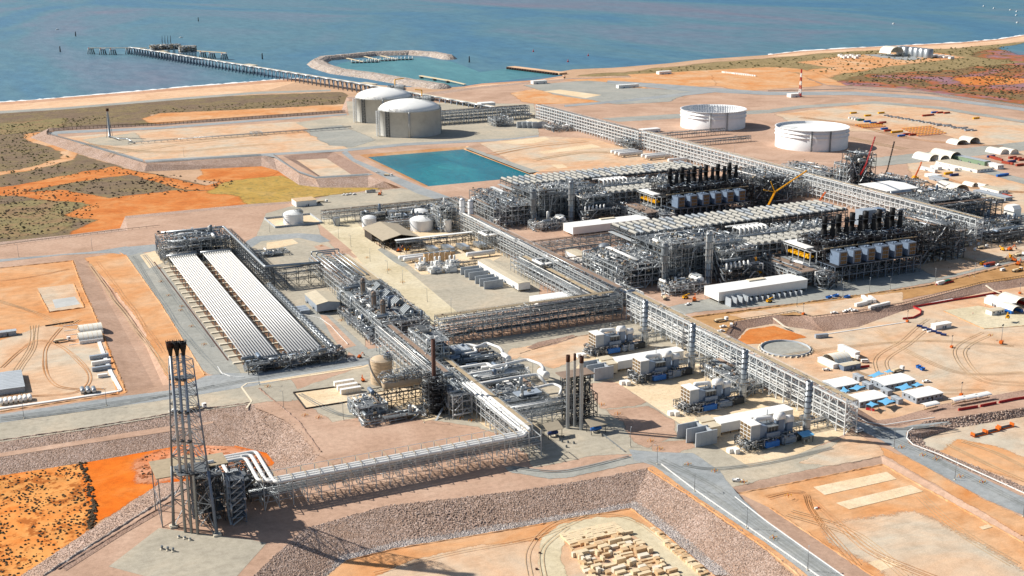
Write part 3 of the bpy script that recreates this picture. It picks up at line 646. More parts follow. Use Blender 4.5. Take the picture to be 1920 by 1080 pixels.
def boulder_mat(name, cols):
    t = NT(name); o = t.n('ShaderNodeTexVoronoi'); o.inputs['Scale'].default_value = .9; t.l(t.P(), o.inputs['Vector']); s = t.n('ShaderNodeSeparateColor'); t.l(o.outputs['Color'], s.inputs[0])
    MATS[name] = t.fin(t.ramp(s.outputs[0], [(i/(len(cols)-1)*.9+.05, rgb(c)) for i, c in enumerate(cols)]), .9, 0, .2)
boulder_mat('boulder', ['907a6b', 'a89080', 'b9a190', 'c9b6a8', '9c8575', 'bfaa9c'])
boulder_mat('boulder_grey', ['8b8280', 'b0a7a2', 'c9c1bb', '9b9088'])
ri, ti = rim, toe
boulders(ri[13:22], ti[13:22], 19000, .16, .33, 'boulder', 1)
boulders(ri[0:11], ti[0:11], 10000, .15, .3, 'boulder', 2)
boulders([G(x, y, LOW+1.2) for x, y in [(560, 1084), (630, 1030), (735, 1006), (960, 973), (1090, 950), (1186, 934), (1255, 982), (1370, 1078)]], [G(x, y, LOW+.15) for x, y in [(606, 1084), (648, 1050), (740, 1028), (960, 991), (1090, 968), (1183, 952), (1243, 996), (1335, 1078)]], 3000, .15, .3, 'boulder_grey', 3)
boulders([G(x, y) for x, y in [(1703, 830), (1700, 815), (1732, 790), (1920, 764), (2100, 736)]], [G(x, y, -4) for x, y in [(1734, 835), (1730, 822), (1795, 802), (1920, 781), (2080, 757)]], 1500, .25, .5, 'boulder', 4)
boulders([G(x, y) for x, y in [(1920, 925), (1760, 860), (1703, 830)]], [G(x, y, -4) for x, y in [(1920, 912), (1772, 850), (1734, 835)]], 500, .25, .5, 'boulder', 5)
# ridges of spilled soil along graded edges, and wheel tracks
def windrow(px, w, h, mat, z=0, seed=1):
    R = random.Random(seed); P = [np.array(G(x, y, z)) for x, y in px]; Q = []
    for i in range(len(P)-1):
        n = max(1, int(np.linalg.norm(P[i+1]-P[i])/2.0))
        for k in range(n): Q.append(P[i]+(P[i+1]-P[i])*k/n)
    Q.append(P[-1]); V = []; F = []
    for i, p in enumerate(Q):
        d = Q[min(i+1, len(Q)-1)]-Q[max(0, i-1)]; d /= max(1e-6, np.linalg.norm(d)); nn = np.array([d[1], -d[0], 0]); ww = w*R.uniform(.6, 1.3); hh = h*R.uniform(.4, 1.3); o = R.uniform(-.3, .3)*w
        for u, q in ((-1, -.05), (-.3, .9), (.3, 1), (1, -.05)): V.append(p+nn*(u*ww+o)+np.array([0, 0, q*hh+.03]))
    for i in range(len(Q)-1):
        for j in range(3): F.append((i*4+j, (i+1)*4+j, (i+1)*4+j+1, i*4+j+1))
    b = MB().m(mat); b.raw(V, F); return b.build('soil_ridge', kind='structure')
def tracks(px, mat, z=0, gauge=2.0, w=.55, reps=2, seed=1, spread=2.5, closed=False):
    R = random.Random(seed); P = [np.array(G(x, y, z)) for x, y in px]
    Q = []
    for i in range(len(P)-1):                 # smooth curve through the points
        p0, p1, p2, p3 = P[max(0, i-1)], P[i], P[i+1], P[min(len(P)-1, i+2)]
        for k in range(10):
            t = k/10; Q.append(.5*((2*p1)+(p2-p0)*t+(2*p0-5*p1+4*p2-p3)*t*t+(3*p1-p0-3*p2+p3)*t**3))
    Q.append(P[-1]); V = []; F = []
    for r in range(reps):
        o = R.uniform(-spread, spread); LAY[0] += 1
        for s in (-1, 1):
            b0 = len(V)
            for i, p in enumerate(Q):
                d = Q[min(i+1, len(Q)-1)]-Q[max(0, i-1)]; d /= max(1e-6, np.linalg.norm(d)); nn = np.array([d[1], -d[0], 0]); c = o+s*gauge/2+mnoise.noise(Vector((p[0]*.02, p[1]*.02, r)))*1.5
                for u in (-w/2, w/2): V.append(p+nn*(c+u)+np.array([0, 0, .20+LAY[0]*.0012]))
            for i in range(len(Q)-1): F.append((b0+i*2, b0+i*2+2, b0+i*2+3, b0+i*2+1))
    b = MB().m(mat); b.raw(V, F); return b.build('wheel_track', kind='structure')
for i, a in enumerate(([(0, 690), (60, 640), (120, 650), (170, 700), (150, 735), (60, 745), (-20, 740)], [(65, 610), (60, 650), (30, 700), (40, 740)], [(120, 615), (90, 660), (110, 720), (200, 728)], [(-20, 560), (60, 585), (120, 610), (150, 600)],
    [(-20, 530), (60, 520), (130, 505)], [(170, 495), (215, 560), (290, 660), (330, 712)], [(185, 490), (240, 560), (310, 660)])): tracks(a, 'track_tan' if i % 2 else 'track_orange', 0, reps=2, seed=i, w=.4)
for i, a in enumerate(([(250, 480), (300, 555), (360, 640), (420, 702)], [(270, 478), (330, 560), (400, 650)], [(0, 784), (160, 764), (330, 738), (470, 712), (700, 672)], [(0, 788), (200, 762), (400, 722)], [(1215, 862), (1300, 905), (1440, 1000), (1560, 1088)], [(1240, 862), (1340, 912), (1440, 990), (1590, 1100)],
    [(1640, 810), (1700, 836), (1800, 886), (1920, 948)], [(1640, 806), (1720, 802), (1780, 793)], [(560, 740), (640, 780), (720, 775), (800, 745)], [(1180, 856), (1100, 875), (1040, 884), (960, 876)], [(1280, 872), (1340, 880), (1440, 868), (1560, 840)])): tracks(a, 'track_grey', 0, reps=2, seed=20+i, w=.45, spread=1.5)
for i, a in enumerate(([(1460, 670), (1600, 650), (1750, 640), (1900, 650)], [(1640, 620), (1700, 660), (1800, 700), (1920, 700)], [(1750, 600), (1700, 640), (1650, 680), (1700, 730), (1850, 735)], [(1500, 640), (1620, 700), (1760, 740)], [(1850, 625), (1800, 660), (1840, 710), (1920, 720)])): tracks(a, 'track_tan', -3, reps=2, seed=50+i, w=.4, spread=4)
for i, a in enumerate(([(1480, 960), (1600, 1000), (1700, 1080)], [(1520, 935), (1580, 990), (1640, 1040), (1760, 1090)], [(1720, 930), (1800, 1000), (1900, 1060)], [(1440, 935), (1500, 925), (1520, 960), (1600, 1060)])): tracks(a, 'track_orange' if i % 2 else 'track_tan', -1.5, reps=2, seed=70+i, w=.4, spread=4)
for i, a in enumerate(([(1000, 1080), (1000, 1030), (1040, 985), (1120, 968), (1190, 978), (1260, 1030), (1310, 1080)], [(700, 1075), (850, 1040), (1000, 1010), (1100, 968)], [(1030, 1085), (1028, 1030), (1070, 990)])): tracks(a, 'track_tan', LOW, reps=1, seed=80+i, w=.3, spread=2.5)
for i, a in enumerate(([(1800, 830), (1860, 850), (1920, 880)], [(1770, 835), (1840, 870), (1920, 905)])): tracks(a, 'track_tan', -4, reps=2, seed=90+i)
for i, a in enumerate(([(1500, 220), (1600, 235), (1720, 262), (1880, 275)], [(1480, 230), (1600, 260), (1700, 280)], [(1720, 340), (1800, 370), (1900, 400)], [(1740, 318), (1820, 350), (1920, 360)], [(1780, 470), (1850, 490), (1910, 470)], [(1000, 300), (1100, 285), (1200, 290)], [(920, 290), (1000, 275), (1100, 265)], [(160, 270), (300, 285), (500, 270)], [(200, 290), (400, 262), (560, 245)])): tracks(a, 'track_tan' if i % 3 else 'track_orange', 0, reps=3, seed=100+i, w=.8, spread=8)
for i, (a, w, h, m, z) in enumerate((([(136, 489), (155, 542), (174, 582), (236, 736)], .8, .5, 'orange_dirt', 0), ([(225, 474), (238, 481), (300, 568), (345, 640), (384, 703)], .7, .4, 'orange_dirt', 0), ([(0, 503), (136, 489)], .9, .5, 'orange_dirt', 0), ([(92, 586), (158, 577), (138, 532)], .8, .7, 'orange_dirt', 0), ([(92, 586), (72, 548)], .8, .6, 'orange_dirt', 0),
    ([(0, 772), (222, 739), (190, 645)], .8, .5, 'orange_dirt', 0), ([(1445, 953), (1640, 1082)], .9, .4, 'orange_dirt', -1.5), ([(1655, 871), (1920, 1018)], .9, .4, 'orange_dirt', -1.5), ([(1385, 925), (1445, 914), (1655, 871)], .8, .4, 'orange_dirt', -1.5), ([(1216, 880), (1300, 934), (1440, 1032), (1500, 1080)], .7, .5, 'orange_dirt', 0),
    ([(960, 993), (1183, 954), (1240, 997), (1345, 1085)], .8, .5, 'orange_dirt', LOW), ([(650, 1052), (740, 1030), (960, 993)], .8, .5, 'orange_dirt', LOW), ([(1240, 603), (1500, 569), (1740, 536), (1920, 491)], 1.2, .8, 'olive_dirt', 0), ([(975, 663), (1000, 655), (1080, 631), (1180, 619)], .7, .5, 'sand_yard', 0), ([(1770, 584), (1845, 617), (1920, 611)], .6, .4, 'orange_dirt', -3),
    ([(486, 728), (560, 790), (602, 848)], .7, .6, 'rock_fine', 0), ([(0, 826), (155, 804), (330, 774), (470, 755)], .9, .6, 'rock', 0), ([(480, 891), (330, 922), (80, 1080)], 1.0, .7, 'rock_grey', 0), ([(110, 1068), (220, 1000), (328, 936)], .9, .5, 'rock_fine', 0))): windrow(a, w, h, m, z, i)
strip('drain_ditch', [G(x, y, .14) for x, y in [(112, 1062), (222, 996), (328, 936)]], [G(x, y, .14) for x, y in [(124, 1070), (232, 1001), (331, 944)]], 'rust_dark' if False else 'rock_fine')
# ------------------------------------------------------------------ builders for plant
CH = {'w': 'pipe_white', 's': 'pipe_silver', 'g': 'pipe_grey', 'l': 'steel_light', 'd': 'steel_dark', 'b': 'steel_blue', 't': 'tray_brown', 'T': 'tray_tan', 'r': 'rusty'}
def frame_mb(mb, xs, ys, levels, w=.42, brace=.25, R=None, hand=True, deep=0, z0=0):
    R = R or random.Random(1)
    for x in xs:
        for y in ys:
            mb.beam((x, y, z0+deep), (x, y, levels[-1]), w)
    x0, x1, y0, y1 = xs[0], xs[-1], ys[0], ys[-1]
    for z in levels:
        for x in xs: mb.beam((x, y0, z), (x, y1, z), w*.7, w)
        for y in ys: mb.beam((x0, y, z), (x1, y, z), w*.7, w)
    lv = [z0]+list(levels)
    for k in range(len(lv)-1):
        a, b = lv[k], lv[k+1]
        for ya in (y0, y1):
            for i in range(len(xs)-1):
                if R.random() < brace:
                    m = (xs[i]+xs[i+1])/2
                    mb.beam((xs[i], ya, a), (m, ya, b), w*.5).beam((xs[i+1], ya, a), (m, ya, b), w*.5)
        for xa in (x0, x1):
            for i in range(len(ys)-1):
                if R.random() < brace:
                    m = (ys[i]+ys[i+1])/2
                    mb.beam((xa, ys[i], a), (xa, m, b), w*.5).beam((xa, ys[i+1], a), (xa, m, b), w*.5)
    if hand:
        z = levels[-1]
        for h in (.6, 1.15):
            mb.beam((x0, y0, z+h), (x1, y0, z+h), .09).beam((x0, y1, z+h), (x1, y1, z+h), .09)
            mb.beam((x0, y0, z+h), (x0, y1, z+h), .09).beam((x1, y0, z+h), (x1, y1, z+h), .09)
        for x in np.arange(x0, x1, 2.2): mb.beam((x, y0, z), (x, y0, z+1.15), .09).beam((x, y1, z), (x, y1, z+1.15), .09)
        for y in np.arange(y0, y1, 2.2): mb.beam((x0, y, z), (x0, y, z+1.15), .09).beam((x1, y, z), (x1, y, z+1.15), .09)
def grid(a, b, bay):
    n = max(1, round((b-a)/bay)); return [a+(b-a)*i/n for i in range(n+1)]
def rack(label, x0, y0, x1, y1, levels, bay=7, seed=1, fm='steel_light', npipe=5, rmax=.42, cols='wssgw', tray='tray_brown', w=.42, brace=.2, traytop=True, small=True, group=None, tw=.28):
    R = random.Random(seed); ax = 'y' if (y1-y0) > (x1-x0) else 'x'
    t = thing('pipe_rack', label, 'pipe rack', ((x0+x1)/2, (y0+y1)/2, 0), group)
    mb = MB().m(fm)
    if ax == 'y': xs = grid(x0, x1, 9); ys = grid(y0, y1, bay)
    else: xs = grid(x0, x1, bay); ys = grid(y0, y1, 9)
    frame_mb(mb, xs, ys, levels, w, brace, R)
    mb.build('frame', t)
    W = (x1-x0) if ax == 'y' else (y1-y0)
    a0, a1 = (y0, y1) if ax == 'y' else (x0, x1); c0 = x0 if ax == 'y' else y0
    pt = (lambda u, v, z: (v, u, z)) if ax == 'y' else (lambda u, v, z: (u, v, z))
    for li, z in enumerate(levels):
        top = li == len(levels)-1
        k = npipe if not top or not traytop else max(1, npipe-2)
        for i in range(k):
            r = R.uniform(.12, rmax)*(1 if R.random() < .7 else .6)
            v = c0+.8+(W-1.6)*(i+R.random()*.7)/k
            if top and traytop: v = c0+.6+(W*.55)*(i+R.random()*.6)/k
            s0 = a0-R.random()*1.5; s1 = a1+R.random()*1.5
            if R.random() < .35: s0 = a0+(a1-a0)*R.uniform(0, .5)
            if R.random() < .35: s1 = a1-(a1-a0)*R.uniform(0, .4)
            pb = MB().m(CH[R.choice(cols)])
            zz = z+r+w*.4
            # expansion loop now and then
            if s1-s0 > 60 and R.random() < .4 and r > .2:
                q = R.uniform(s0+20, s1-20); o = min(3.0, W*.3)*(1 if v < c0+W/2 else -1)
                pb.bend([pt(s0, v, zz), pt(q, v, zz), pt(q, v, zz+1.6), pt(q, v+o, zz+1.6), pt(q+5, v+o, zz+1.6), pt(q+5, v, zz+1.6), pt(q+5, v, zz), pt(s1, v, zz)], r, r*2.2, 7, 3)
            else: pb.cyl(pt(s0, v, zz), pt(s1, v, zz), r, None, 8)
            pb.build('pipe', t)
    if traytop:
        z = levels[-1]; tb = MB().m(tray)
        v0, v1 = c0+W*(1-tw), c0+W-.4
        a, b = pt(a0, v0, z+.35), pt(a1, v1, z+.6)
        tb.box(*a, *b)
        for i in range(3):
            v = v0+(v1-v0)*(i+.2)/3
            tb.box(*pt(a0, v, z+.6), *pt(a1, v+.25, z+.72))
        tb.build('cable_tray', t)
    if small:
        sb = MB(); n = int((a1-a0)*W*len(levels)*.035)
        for _ in range(n):
            sb.m(CH[R.choice('wsgldt')]); z = R.choice(levels)+R.uniform(-2.5, 1.4); u = R.uniform(a0, a1-3); v = R.uniform(c0, c0+W)
            r = R.uniform(.06, .18); l = R.uniform(1.5, 7)
            p = [pt(u, v, z), pt(min(a1, u+l), v, z)]
            if R.random() < .5: p.append(pt(min(a1, u+l), v, max(.3, z-R.uniform(1, 4))))
            if R.random() < .5: p.insert(0, pt(u, c0+R.random()*W, z))
            sb.pipe(p, r, 5)
        for _ in range(n//4):
            sb.m(CH[R.choice('wgdt')]); z = R.choice(levels)+.3; u = R.uniform(a0, a1-1); v = R.uniform(c0, c0+W-.6); h = R.uniform(.3, 1)
            sb.box(*pt(u, v, z), *pt(u+R.uniform(.4, 1.6), v+R.uniform(.3, .7), z+h))
        o = sb.build('small_pipework', t); o['kind'] = 'stuff'
    return t
def rpipe(R, mb, x0, y0, z0, x1, y1, z1, r, k=4, n=6, seg=(2, 9)):
    p = [R.uniform(x0, x1), R.uniform(y0, y1), R.uniform(z0, z1)]; pts = [tuple(p)]; last = -1
    for _ in range(k):
        a = R.choice([i for i in (0, 0, 1, 2) if i != last]); lo, hi = ((x0, x1), (y0, y1), (z0, z1))[a]
        q = p[a]+R.choice((-1, 1))*R.uniform(*seg)
        p[a] = min(hi, max(lo, q)); last = a; pts.append(tuple(p))
    mb.pipe(pts, r, n)
def vessel_h(mb, x, y, z, r, L, ax='x', mat='pipe_white', n=16):
    """horizontal drum with dished heads on two saddles"""
    mb.m(mat); k = 4
    P = []; rr = []
    for i in range(k+1):
        a = i/k*math.pi/2; P.append(-L/2-r*.45*math.cos(a)); rr.append(max(.02, r*math.sin(a)))
    for i in range(k, -1, -1):
        a = i/k*math.pi/2; P.append(L/2+r*.45*math.cos(a)); rr.append(max(.02, r*math.sin(a)))
    mb.tube([((x+p, y, z) if ax == 'x' else (x, y+p, z)) for p in P], rr, n)
    mb.m('foot' if mat != 'pipe_silver' else 'steel')
    for s in (-.32, .32):
        if ax == 'x': mb.box(x+s*L-.35, y-r*.8, z-r-1.0, x+s*L+.35, y+r*.8, z-r*.55)
        else: mb.box(x-r*.8, y+s*L-.35, z-r-1.0, x+r*.8, y+s*L+.35, z-r*.55)
    return mb
def block(name, label, x0, y0, x1, y1, levels, seed=1, bay=7, fm='steel', dens=1.0, deckp=.45, nv=8, nbig=12, brace=.18, cols='sgwldd', top=3.0, w=.4, cat='process module', group=None, vcols=('pipe_silver', 'pipe_white', 'pipe_grey', 'steel_blue'), big=(.25, .6), under=True):
    R = random.Random(seed); t = thing(name, label, cat, ((x0+x1)/2, (y0+y1)/2, 0), group)
    xs = grid(x0, x1, bay); ys = grid(y0, y1, bay); mb = MB().m(fm)
    frame_mb(mb, xs, ys, levels, w*1.1, brace, R); mb.build('frame', t)
    for z in levels:
        if len(xs) < 3 or len(ys) < 3: ia, ib, ja, jb = 0, len(xs)-1, 0, len(ys)-1
        else:
            ia = R.randrange(0, len(xs)//2); ib = min(len(xs)-1, ia+max(1, round((len(xs)-1)*(deckp+.25))))
            ja = R.randrange(0, len(ys)//2); jb = min(len(ys)-1, ja+max(1, round((len(ys)-1)*(deckp+.3))))
        MB().m('grating').box(xs[ia]+.1, ys[ja]+.1, z+.02, xs[ib]-.1, ys[jb]-.1, z+.14).build('deck', t)
    lv = [0]+list(levels)
    for _ in range(nv):
        z = R.choice(lv); i = R.randrange(len(xs)-1); j = R.randrange(len(ys)-1)
        cx, cy = (xs[i]+xs[i+1])/2+R.uniform(-1, 1), (ys[j]+ys[j+1])/2+R.uniform(-1, 1); r = R.uniform(.8, 1.5)
        vb = MB(); m = R.choice(vcols)
        if R.random() < .7: vessel_h(vb, cx, cy, z+r+1.2, r, R.uniform(5, 9), R.choice('xy'), m, 12)
        else:
            h = R.uniform(4, 9); vb.m(m).lathe(cx, cy, [(.01, z+.6), (r, z+1), (r, z+h), (r*.7, z+h+r*.4), (.02, z+h+r*.6)], 12)
        vb.build('vessel', t)
    for _ in range(nbig):
        pb = MB().m(CH[R.choice('wssg')]); rpipe(R, pb, x0, y0, 1, x1, y1, levels[-1]+top*.6, R.uniform(*big), 5, 8, (4, 18)); pb.build('pipe', t)
    sb = MB(); vol = (x1-x0)*(y1-y0)*(levels[-1]+top)
    n = int(min(1500, vol*.017*dens))
    # parallel runs of pipe on every level, along the longer side
    lx = (x1-x0) > (y1-y0)
    for z in lv:
        for _ in range(max(2, int((y1-y0 if lx else x1-x0)/4.5))):
            c = R.uniform(y0+.5, y1-3) if lx else R.uniform(x0+.5, x1-3); m = CH[R.choice('wsgwlsdt')]; r = R.uniform(.1, .3); zz = z+.5+R.choice((0, 0, 1.2))
            a, b_ = sorted((R.uniform(0, 1)**1.5, 1-R.uniform(0, 1)**2*.6)); a0, a1 = (x0, x1) if lx else (y0, y1); a, b_ = a0+(a1-a0)*a, a0+(a1-a0)*b_
            for k in range(R.randint(2, 6)):
                v = c+k*r*2.9
                if v > (y1 if lx else x1): break
                drop = R.random() < .5
                if lx: pts = [(a, v, zz), (b_, v, zz)]+([(b_, v, max(.3, zz-R.uniform(1, 4)))] if drop else [])
                else: pts = [(v, a, zz), (v, b_, zz)]+([(v, b_, max(.3, zz-R.uniform(1, 4)))] if drop else [])
                sb.m(m).pipe(pts, r, 6)
    for _ in range(nv*2 if levels[-1] > 15 else 0):  # dark boxes added inside, standing in for shade in the gaps
        sb.m(R.choice(('black_steel', 'steel_dark', 'steel_dark', 'steel_blue'))); z = R.choice(lv[:-1])+.2; x = R.uniform(x0+1, x1-6); y = R.uniform(y0+2, y1-5); sb.box(x, y, z, x+R.uniform(3, 6), y+R.uniform(2, 4), z+R.uniform(2, 4.5))
    # white edge beams, stairs between levels
    sb.m('steel_light')
    for k in range(len(lv)-1):
        xa = R.uniform(x0, max(x0, x1-6)); sb.beam((xa, y0-.6, lv[k]), (xa+5, y0-.6, lv[k+1]), 1.0, .25); xa = R.uniform(y0, max(y0, y1-6)); sb.beam((x0-.6, xa, lv[k]), (x0-.6, xa+5, lv[k+1]), 1.0, .25)
    for _ in range(n):
        sb.m(CH[R.choice(cols)]); rpipe(R, sb, x0, y0, .5, x1, y1, levels[-1]+R.random()*top*.7, R.uniform(.07, .2), R.choice((2, 3, 4)), 5, (1, 5))
    for _ in range(n//3):
        sb.m(CH[R.choice('wgdtlT')]); z = R.choice(lv)+R.choice((.15, 1.0, 2.2)); x = R.uniform(x0, x1-1); y = R.uniform(y0, y1-1)
        sb.box(x, y, z, x+R.uniform(.3, 2.2), y+R.uniform(.3, 1.4), z+R.uniform(.25, 1.6))
    # valves, masts and davits standing out of the top
    for _ in range(int((x1-x0)*(y1-y0)*.03*dens)):
        sb.m(CH[R.choice('wlls')]); x = R.uniform(x0, x1); y = R.uniform(y0, y1); z = levels[-1]
        h = R.uniform(.8, top); sb.cyl((x, y, z), (x, y, z+h), R.uniform(.08, .3), None, 6)
        if R.random() < .4: sb.beam((x, y, z+h), (x+R.uniform(-2, 2), y+R.uniform(-2, 2), z+h), .15)
    o = sb.build('small_pipework', t); o['kind'] = 'stuff'
    return t
def column(label, x, y, h, r, mat='pipe_silver', seed=1, plat=5, r2=None, name='distillation_column', cat='column'):
    R = random.Random(seed); t = thing(name, label, cat, (x, y, 0)); r2 = r2 or r
    s = MB().m(mat); s.lathe(x, y, [(r*1.15, 0), (r*1.15, 1.5), (r, 1.6), (r, h*.55), (r2, h*.6), (r2, h-r2*.6), (r2*.7, h-r2*.2), (.05, h)], 20); s.build('shell', t)
    for k in range(plat):
        z = h*(k+1)/(plat+.4); rr = (r if z < h*.57 else r2)
        p = MB().m('grating'); a0 = R.uniform(0, 6.28)
        p.lathe(x, y, [(rr, z), (rr+1.3, z), (rr+1.3, z+.15), (rr, z+.15)], 20, False, False)
        p.m('steel_light')
        for j in range(12):
            a = j/12*2*math.pi; px, py = x+(rr+1.3)*math.cos(a), y+(rr+1.3)*math.sin(a)
            b = (j+1)/12*2*math.pi; qx, qy = x+(rr+1.3)*math.cos(b), y+(rr+1.3)*math.sin(b)
            p.beam((px, py, z), (px, py, z+1.2), .1); p.beam((px, py, z+1.2), (qx, qy, z+1.2), .1)
        p.build('platform', t)
    l = MB().m('steel'); a = 4.2
    lx, ly = x+(r+.5)*math.cos(a), y+(r+.5)*math.sin(a)
    l.beam((lx-.3, ly, 0), (lx-.3, ly, h), .12).beam((lx+.3, ly, 0), (lx+.3, ly, h), .12)
    for z in np.arange(.5, h, .8): l.beam((lx-.3, ly, z), (lx+.3, ly, z), .07)
    l.build('ladder', t)
    for k in range(2):
        a = 3.3+k*1.9+R.random()*.3; px, py = x+(r+.6)*math.cos(a), y+(r+.6)*math.sin(a)
        pb = MB().m(CH[R.choice('ws')]); pb.bend([(px, py, .5), (px, py, h+1), (x, y, h+1), (x, y, h-.5)], .35, 1, 8, 3); pb.build('pipe', t)
    return t
# ------------------------------------------------------------------ the two process trains
def train(dx, dy, nm, seed):
    R = random.Random(seed)
    X = lambda v: v+dx
    Y = lambda v: v+dy
    # air cooler bank
    x0, x1, y0, y1, zt = X(525), X(755), Y(883), Y(927), 26.0
    t = thing('air_cooler_bank', f'long roof of air coolers in three rows, {nm}', 'air cooler', (x0, y0, 0))
    mb = MB().m('steel'); frame_mb(mb, grid(x0, x1, 7), [y0, y0+14.6, y0+29.3, y1], [9, 16, 22, zt-1.6], .4, .12, R, False)
    mb.m('steel_dark')
    for z in (zt-1.5, zt-3.2, 19.5): mb.box(x0, y0-.4, z, x1, y0-.1, z+.5); mb.box(x0-.4, y0, z, x0-.1, y1, z+.5)
    mb.build('frame', t)
    pl = MB().m('black_steel'); pl.box(x0, y0, zt-1.4, x1, y1, zt-.6)
    pl.m('steel_light'); pl.box(x0-5, y0-1, 20, x0-.5, y1-4, 20.4).build('plenum', t)
    n = 33; pit = (x1-x0)/n
    for i in range(n):
        for j in range(3):
            xa = x0+i*pit; ya = y0+.3+j*14.65
            f = MB().m(R.choice(('hood', 'hood', 'hood', 'pipe_silver')))
            w = pit*.42
            f.extr([(xa+.5, zt-.6), (xa+.5, zt+.5), (xa+1.2, zt+1.15), (xa+w-.2, zt+1.15), (xa+w+.3, zt+.5), (xa+w+.3, zt-.6)], 'y', ya+.6, ya+13.6)
            f.m('steel_dark'); f.box(xa+w+.5, ya+.2, zt-.6, xa+pit-.1, ya+14.2, zt-.2)
            f.m('pipe_grey'); f.cyl((xa+w+1.5, ya+4, zt-.3), (xa+w+1.5, ya+4, zt+.7), .8, None, 8).cyl((xa+w+1.5, ya+10, zt-.3), (xa+w+1.5, ya+10, zt+.7), .8, None, 8)
            f.m('steel_light'); f.beam((xa, ya, zt-.6), (xa, ya, zt+1.9), .18); f.beam((xa, ya, zt+.2), (xa+pit, ya, zt+.2), .15)
            f.build('fan_bay', t)
    for i in range(17):
        xa = x0+4+i*(x1-x0-8)/16; pb = MB().m('pipe_silver')
        if dy > 100 and i % 2: continue
        pb.bend([(xa, y0+2, zt-.2), (xa, y0+2, zt+1.6), (xa, y0-1.6, zt+1.6), (xa, y0-1.6, 12+R.random()*5)], .42, 1.0, 8, 4); pb.build('pipe', t)
    rack(f'crowded pipe rack below the air coolers, {nm}', X(528), Y(888), X(752), Y(924), [5, 10.5, 15.5], 8, seed+5, 'steel', 12, .5, 'wssgd', 'tray_brown', traytop=False)
    # second, smaller cooler deck with arched headers
    t = thing('cooler_deck', f'raised deck of coolers with white arched pipes, {nm}', 'air cooler', (X(620), Y(830), 0))
    xa0, xa1, ya0, ya1 = X(592), X(700), Y(812), Y(858)
    mb = MB().m('steel_light'); frame_mb(mb, grid(xa0, xa1, 7.2), grid(ya0, ya1, 9), [6, 12, 18, 23.5], .5, .2, R); mb.build('frame', t)
    d = MB().m('grating'); d.box(xa0, ya0, 23.55, xa1, ya1, 23.7); d.build('deck', t)
    for i in range(15):
        for j in range(2):
            q = xa0+.6+i*7.1; w = ya0+.5+j*11.5
            f = MB().m('hood'); f.extr([(q+.4, 23.8), (q+.4, 25.3), (q+1.2, 25.9), (q+4, 25.9), (q+4.6, 25.2), (q+4.6, 23.8)], 'y', w, w+10.3)
            f.m('steel_light'); f.beam((q+6, w, 23.8), (q+6, w, 27), .2)
            f.build('fan_bay', t)
    for i in range(7):
        q = xa0+14+i*4.6; pb = MB().m('pipe_white'); pb.bend([(q, ya1-14, 24), (q, ya1-14, 30), (q, ya1-3, 30), (q, ya1-3, 24)], .95, 4, 12, 6); pb.build('arched_pipe', t)
    for i in range(3):
        q = xa0+60+i*15; pb = MB().m('pipe_silver'); pb.bend([(q, ya1-20, 24), (q, ya1-20, 31), (q+8, ya1-12, 31), (q+8, ya1-12, 24)], 1.0, 3.5, 12, 6); pb.build('arched_pipe', t)
    pb = MB().m('white_panel'); pb.box(xa0+8, ya1-1.5, 29.5, xa0+42, ya1+.5, 30.3); pb.build('header_beam', t)
    pb = MB(); vessel_h(pb, xa0+30, ya1-24, 26.4, .8, 50, 'x', 'pipe_silver'); pb.build('header', t)
    R2 = random.Random(seed+9); sb = MB()
    for _ in range(900):
        sb.m(CH[R2.choice('sgdddbwl')]); rpipe(R2, sb, xa0, ya0, 1, xa1, ya1, 23, R2.uniform(.1, .3), 3, 5, (2, 8))
    for _ in range(150):
        sb.m(CH[R2.choice('swwlg')]); rpipe(R2, sb, xa0+30, ya0+22, 24, xa1, ya1, 28, R2.uniform(.12, .4), 3, 6, (2, 6))
    sb.build('small_pipework', t)['kind'] = 'stuff'
    # front modules
    block('process_module', f'open steel module full of pipes at left front, {nm}', X(466), Y(812), X(512), Y(870), [5.5, 11, 16, 20], seed+1, 7, 'steel_light', 1.0, .4, 14, 16)
    block('process_module', f'long dark process module behind the two columns, {nm}', X(512), Y(812), X(590), Y(868), [6, 12, 18, 24, 28.5], seed+2, 7, 'steel', 1.0, .5, 18, 18, cols='sgddlb', top=4)
    block('process_module', f'narrow module between stout column and cooler deck, {nm}', X(556), Y(798), X(590), Y(811), [6, 12, 18, 24.5], seed+3, 6.5, 'steel', 1.3, .7, 8, 10, cols='swwlgd', top=5)
    block('process_module', f'pale raised frame of bent pipes behind the stout column, {nm}', X(516), Y(814), X(546), Y(838), [29, 33], seed+31, 6, 'steel_light', 1.0, .3, 3, 10, cols='wwls', top=3)
    block('equipment_skid', f'low skid of exchangers beside the slim column, {nm}', X(497), Y(783), X(532), Y(800), [3.4, 6.5], seed+4, 6, 'steel_light', 1.8, .3, 10, 6, cat='equipment skid', cols='swwgdl', big=(.2, .4))
    block('equipment_skid', f'dark compressor skid right of the stout column, {nm}', X(552), Y(786), X(588), Y(797), [5, 10, 13.5], seed+6, 6, 'steel_dark', 1.2, .7, 6, 4, cat='equipment skid', cols='gdddbl')
    t = thing('bent_pipes', f'white bent pipes on top of the compressor skid, {nm}', 'pipes', (X(560), Y(790), 13.6))
    for i in range(6):
        q = X(554+i*4.2); pb = MB().m('pipe_white'); pb.bend([(q, Y(788), 13.6), (q, Y(788), 17.5), (q+3, Y(793), 17.5), (q+3, Y(795), 14)], .8, 2.4, 10, 5); pb.build('pipe', t)
    column(f'slim brown topped column before the modules, {nm}', X(504.5), Y(803), 38, 1.9, 'steel', seed+1, 5, 2.9)
    column(f'stout silver column with round platforms, {nm}', X(545.5), Y(802), 43, 2.6, 'pipe_silver', seed+2, 7)
    vb = MB(); vessel_h(vb, X(530), Y(795), 7.5, 3.1, 13, 'y', 'pipe_white', 24)
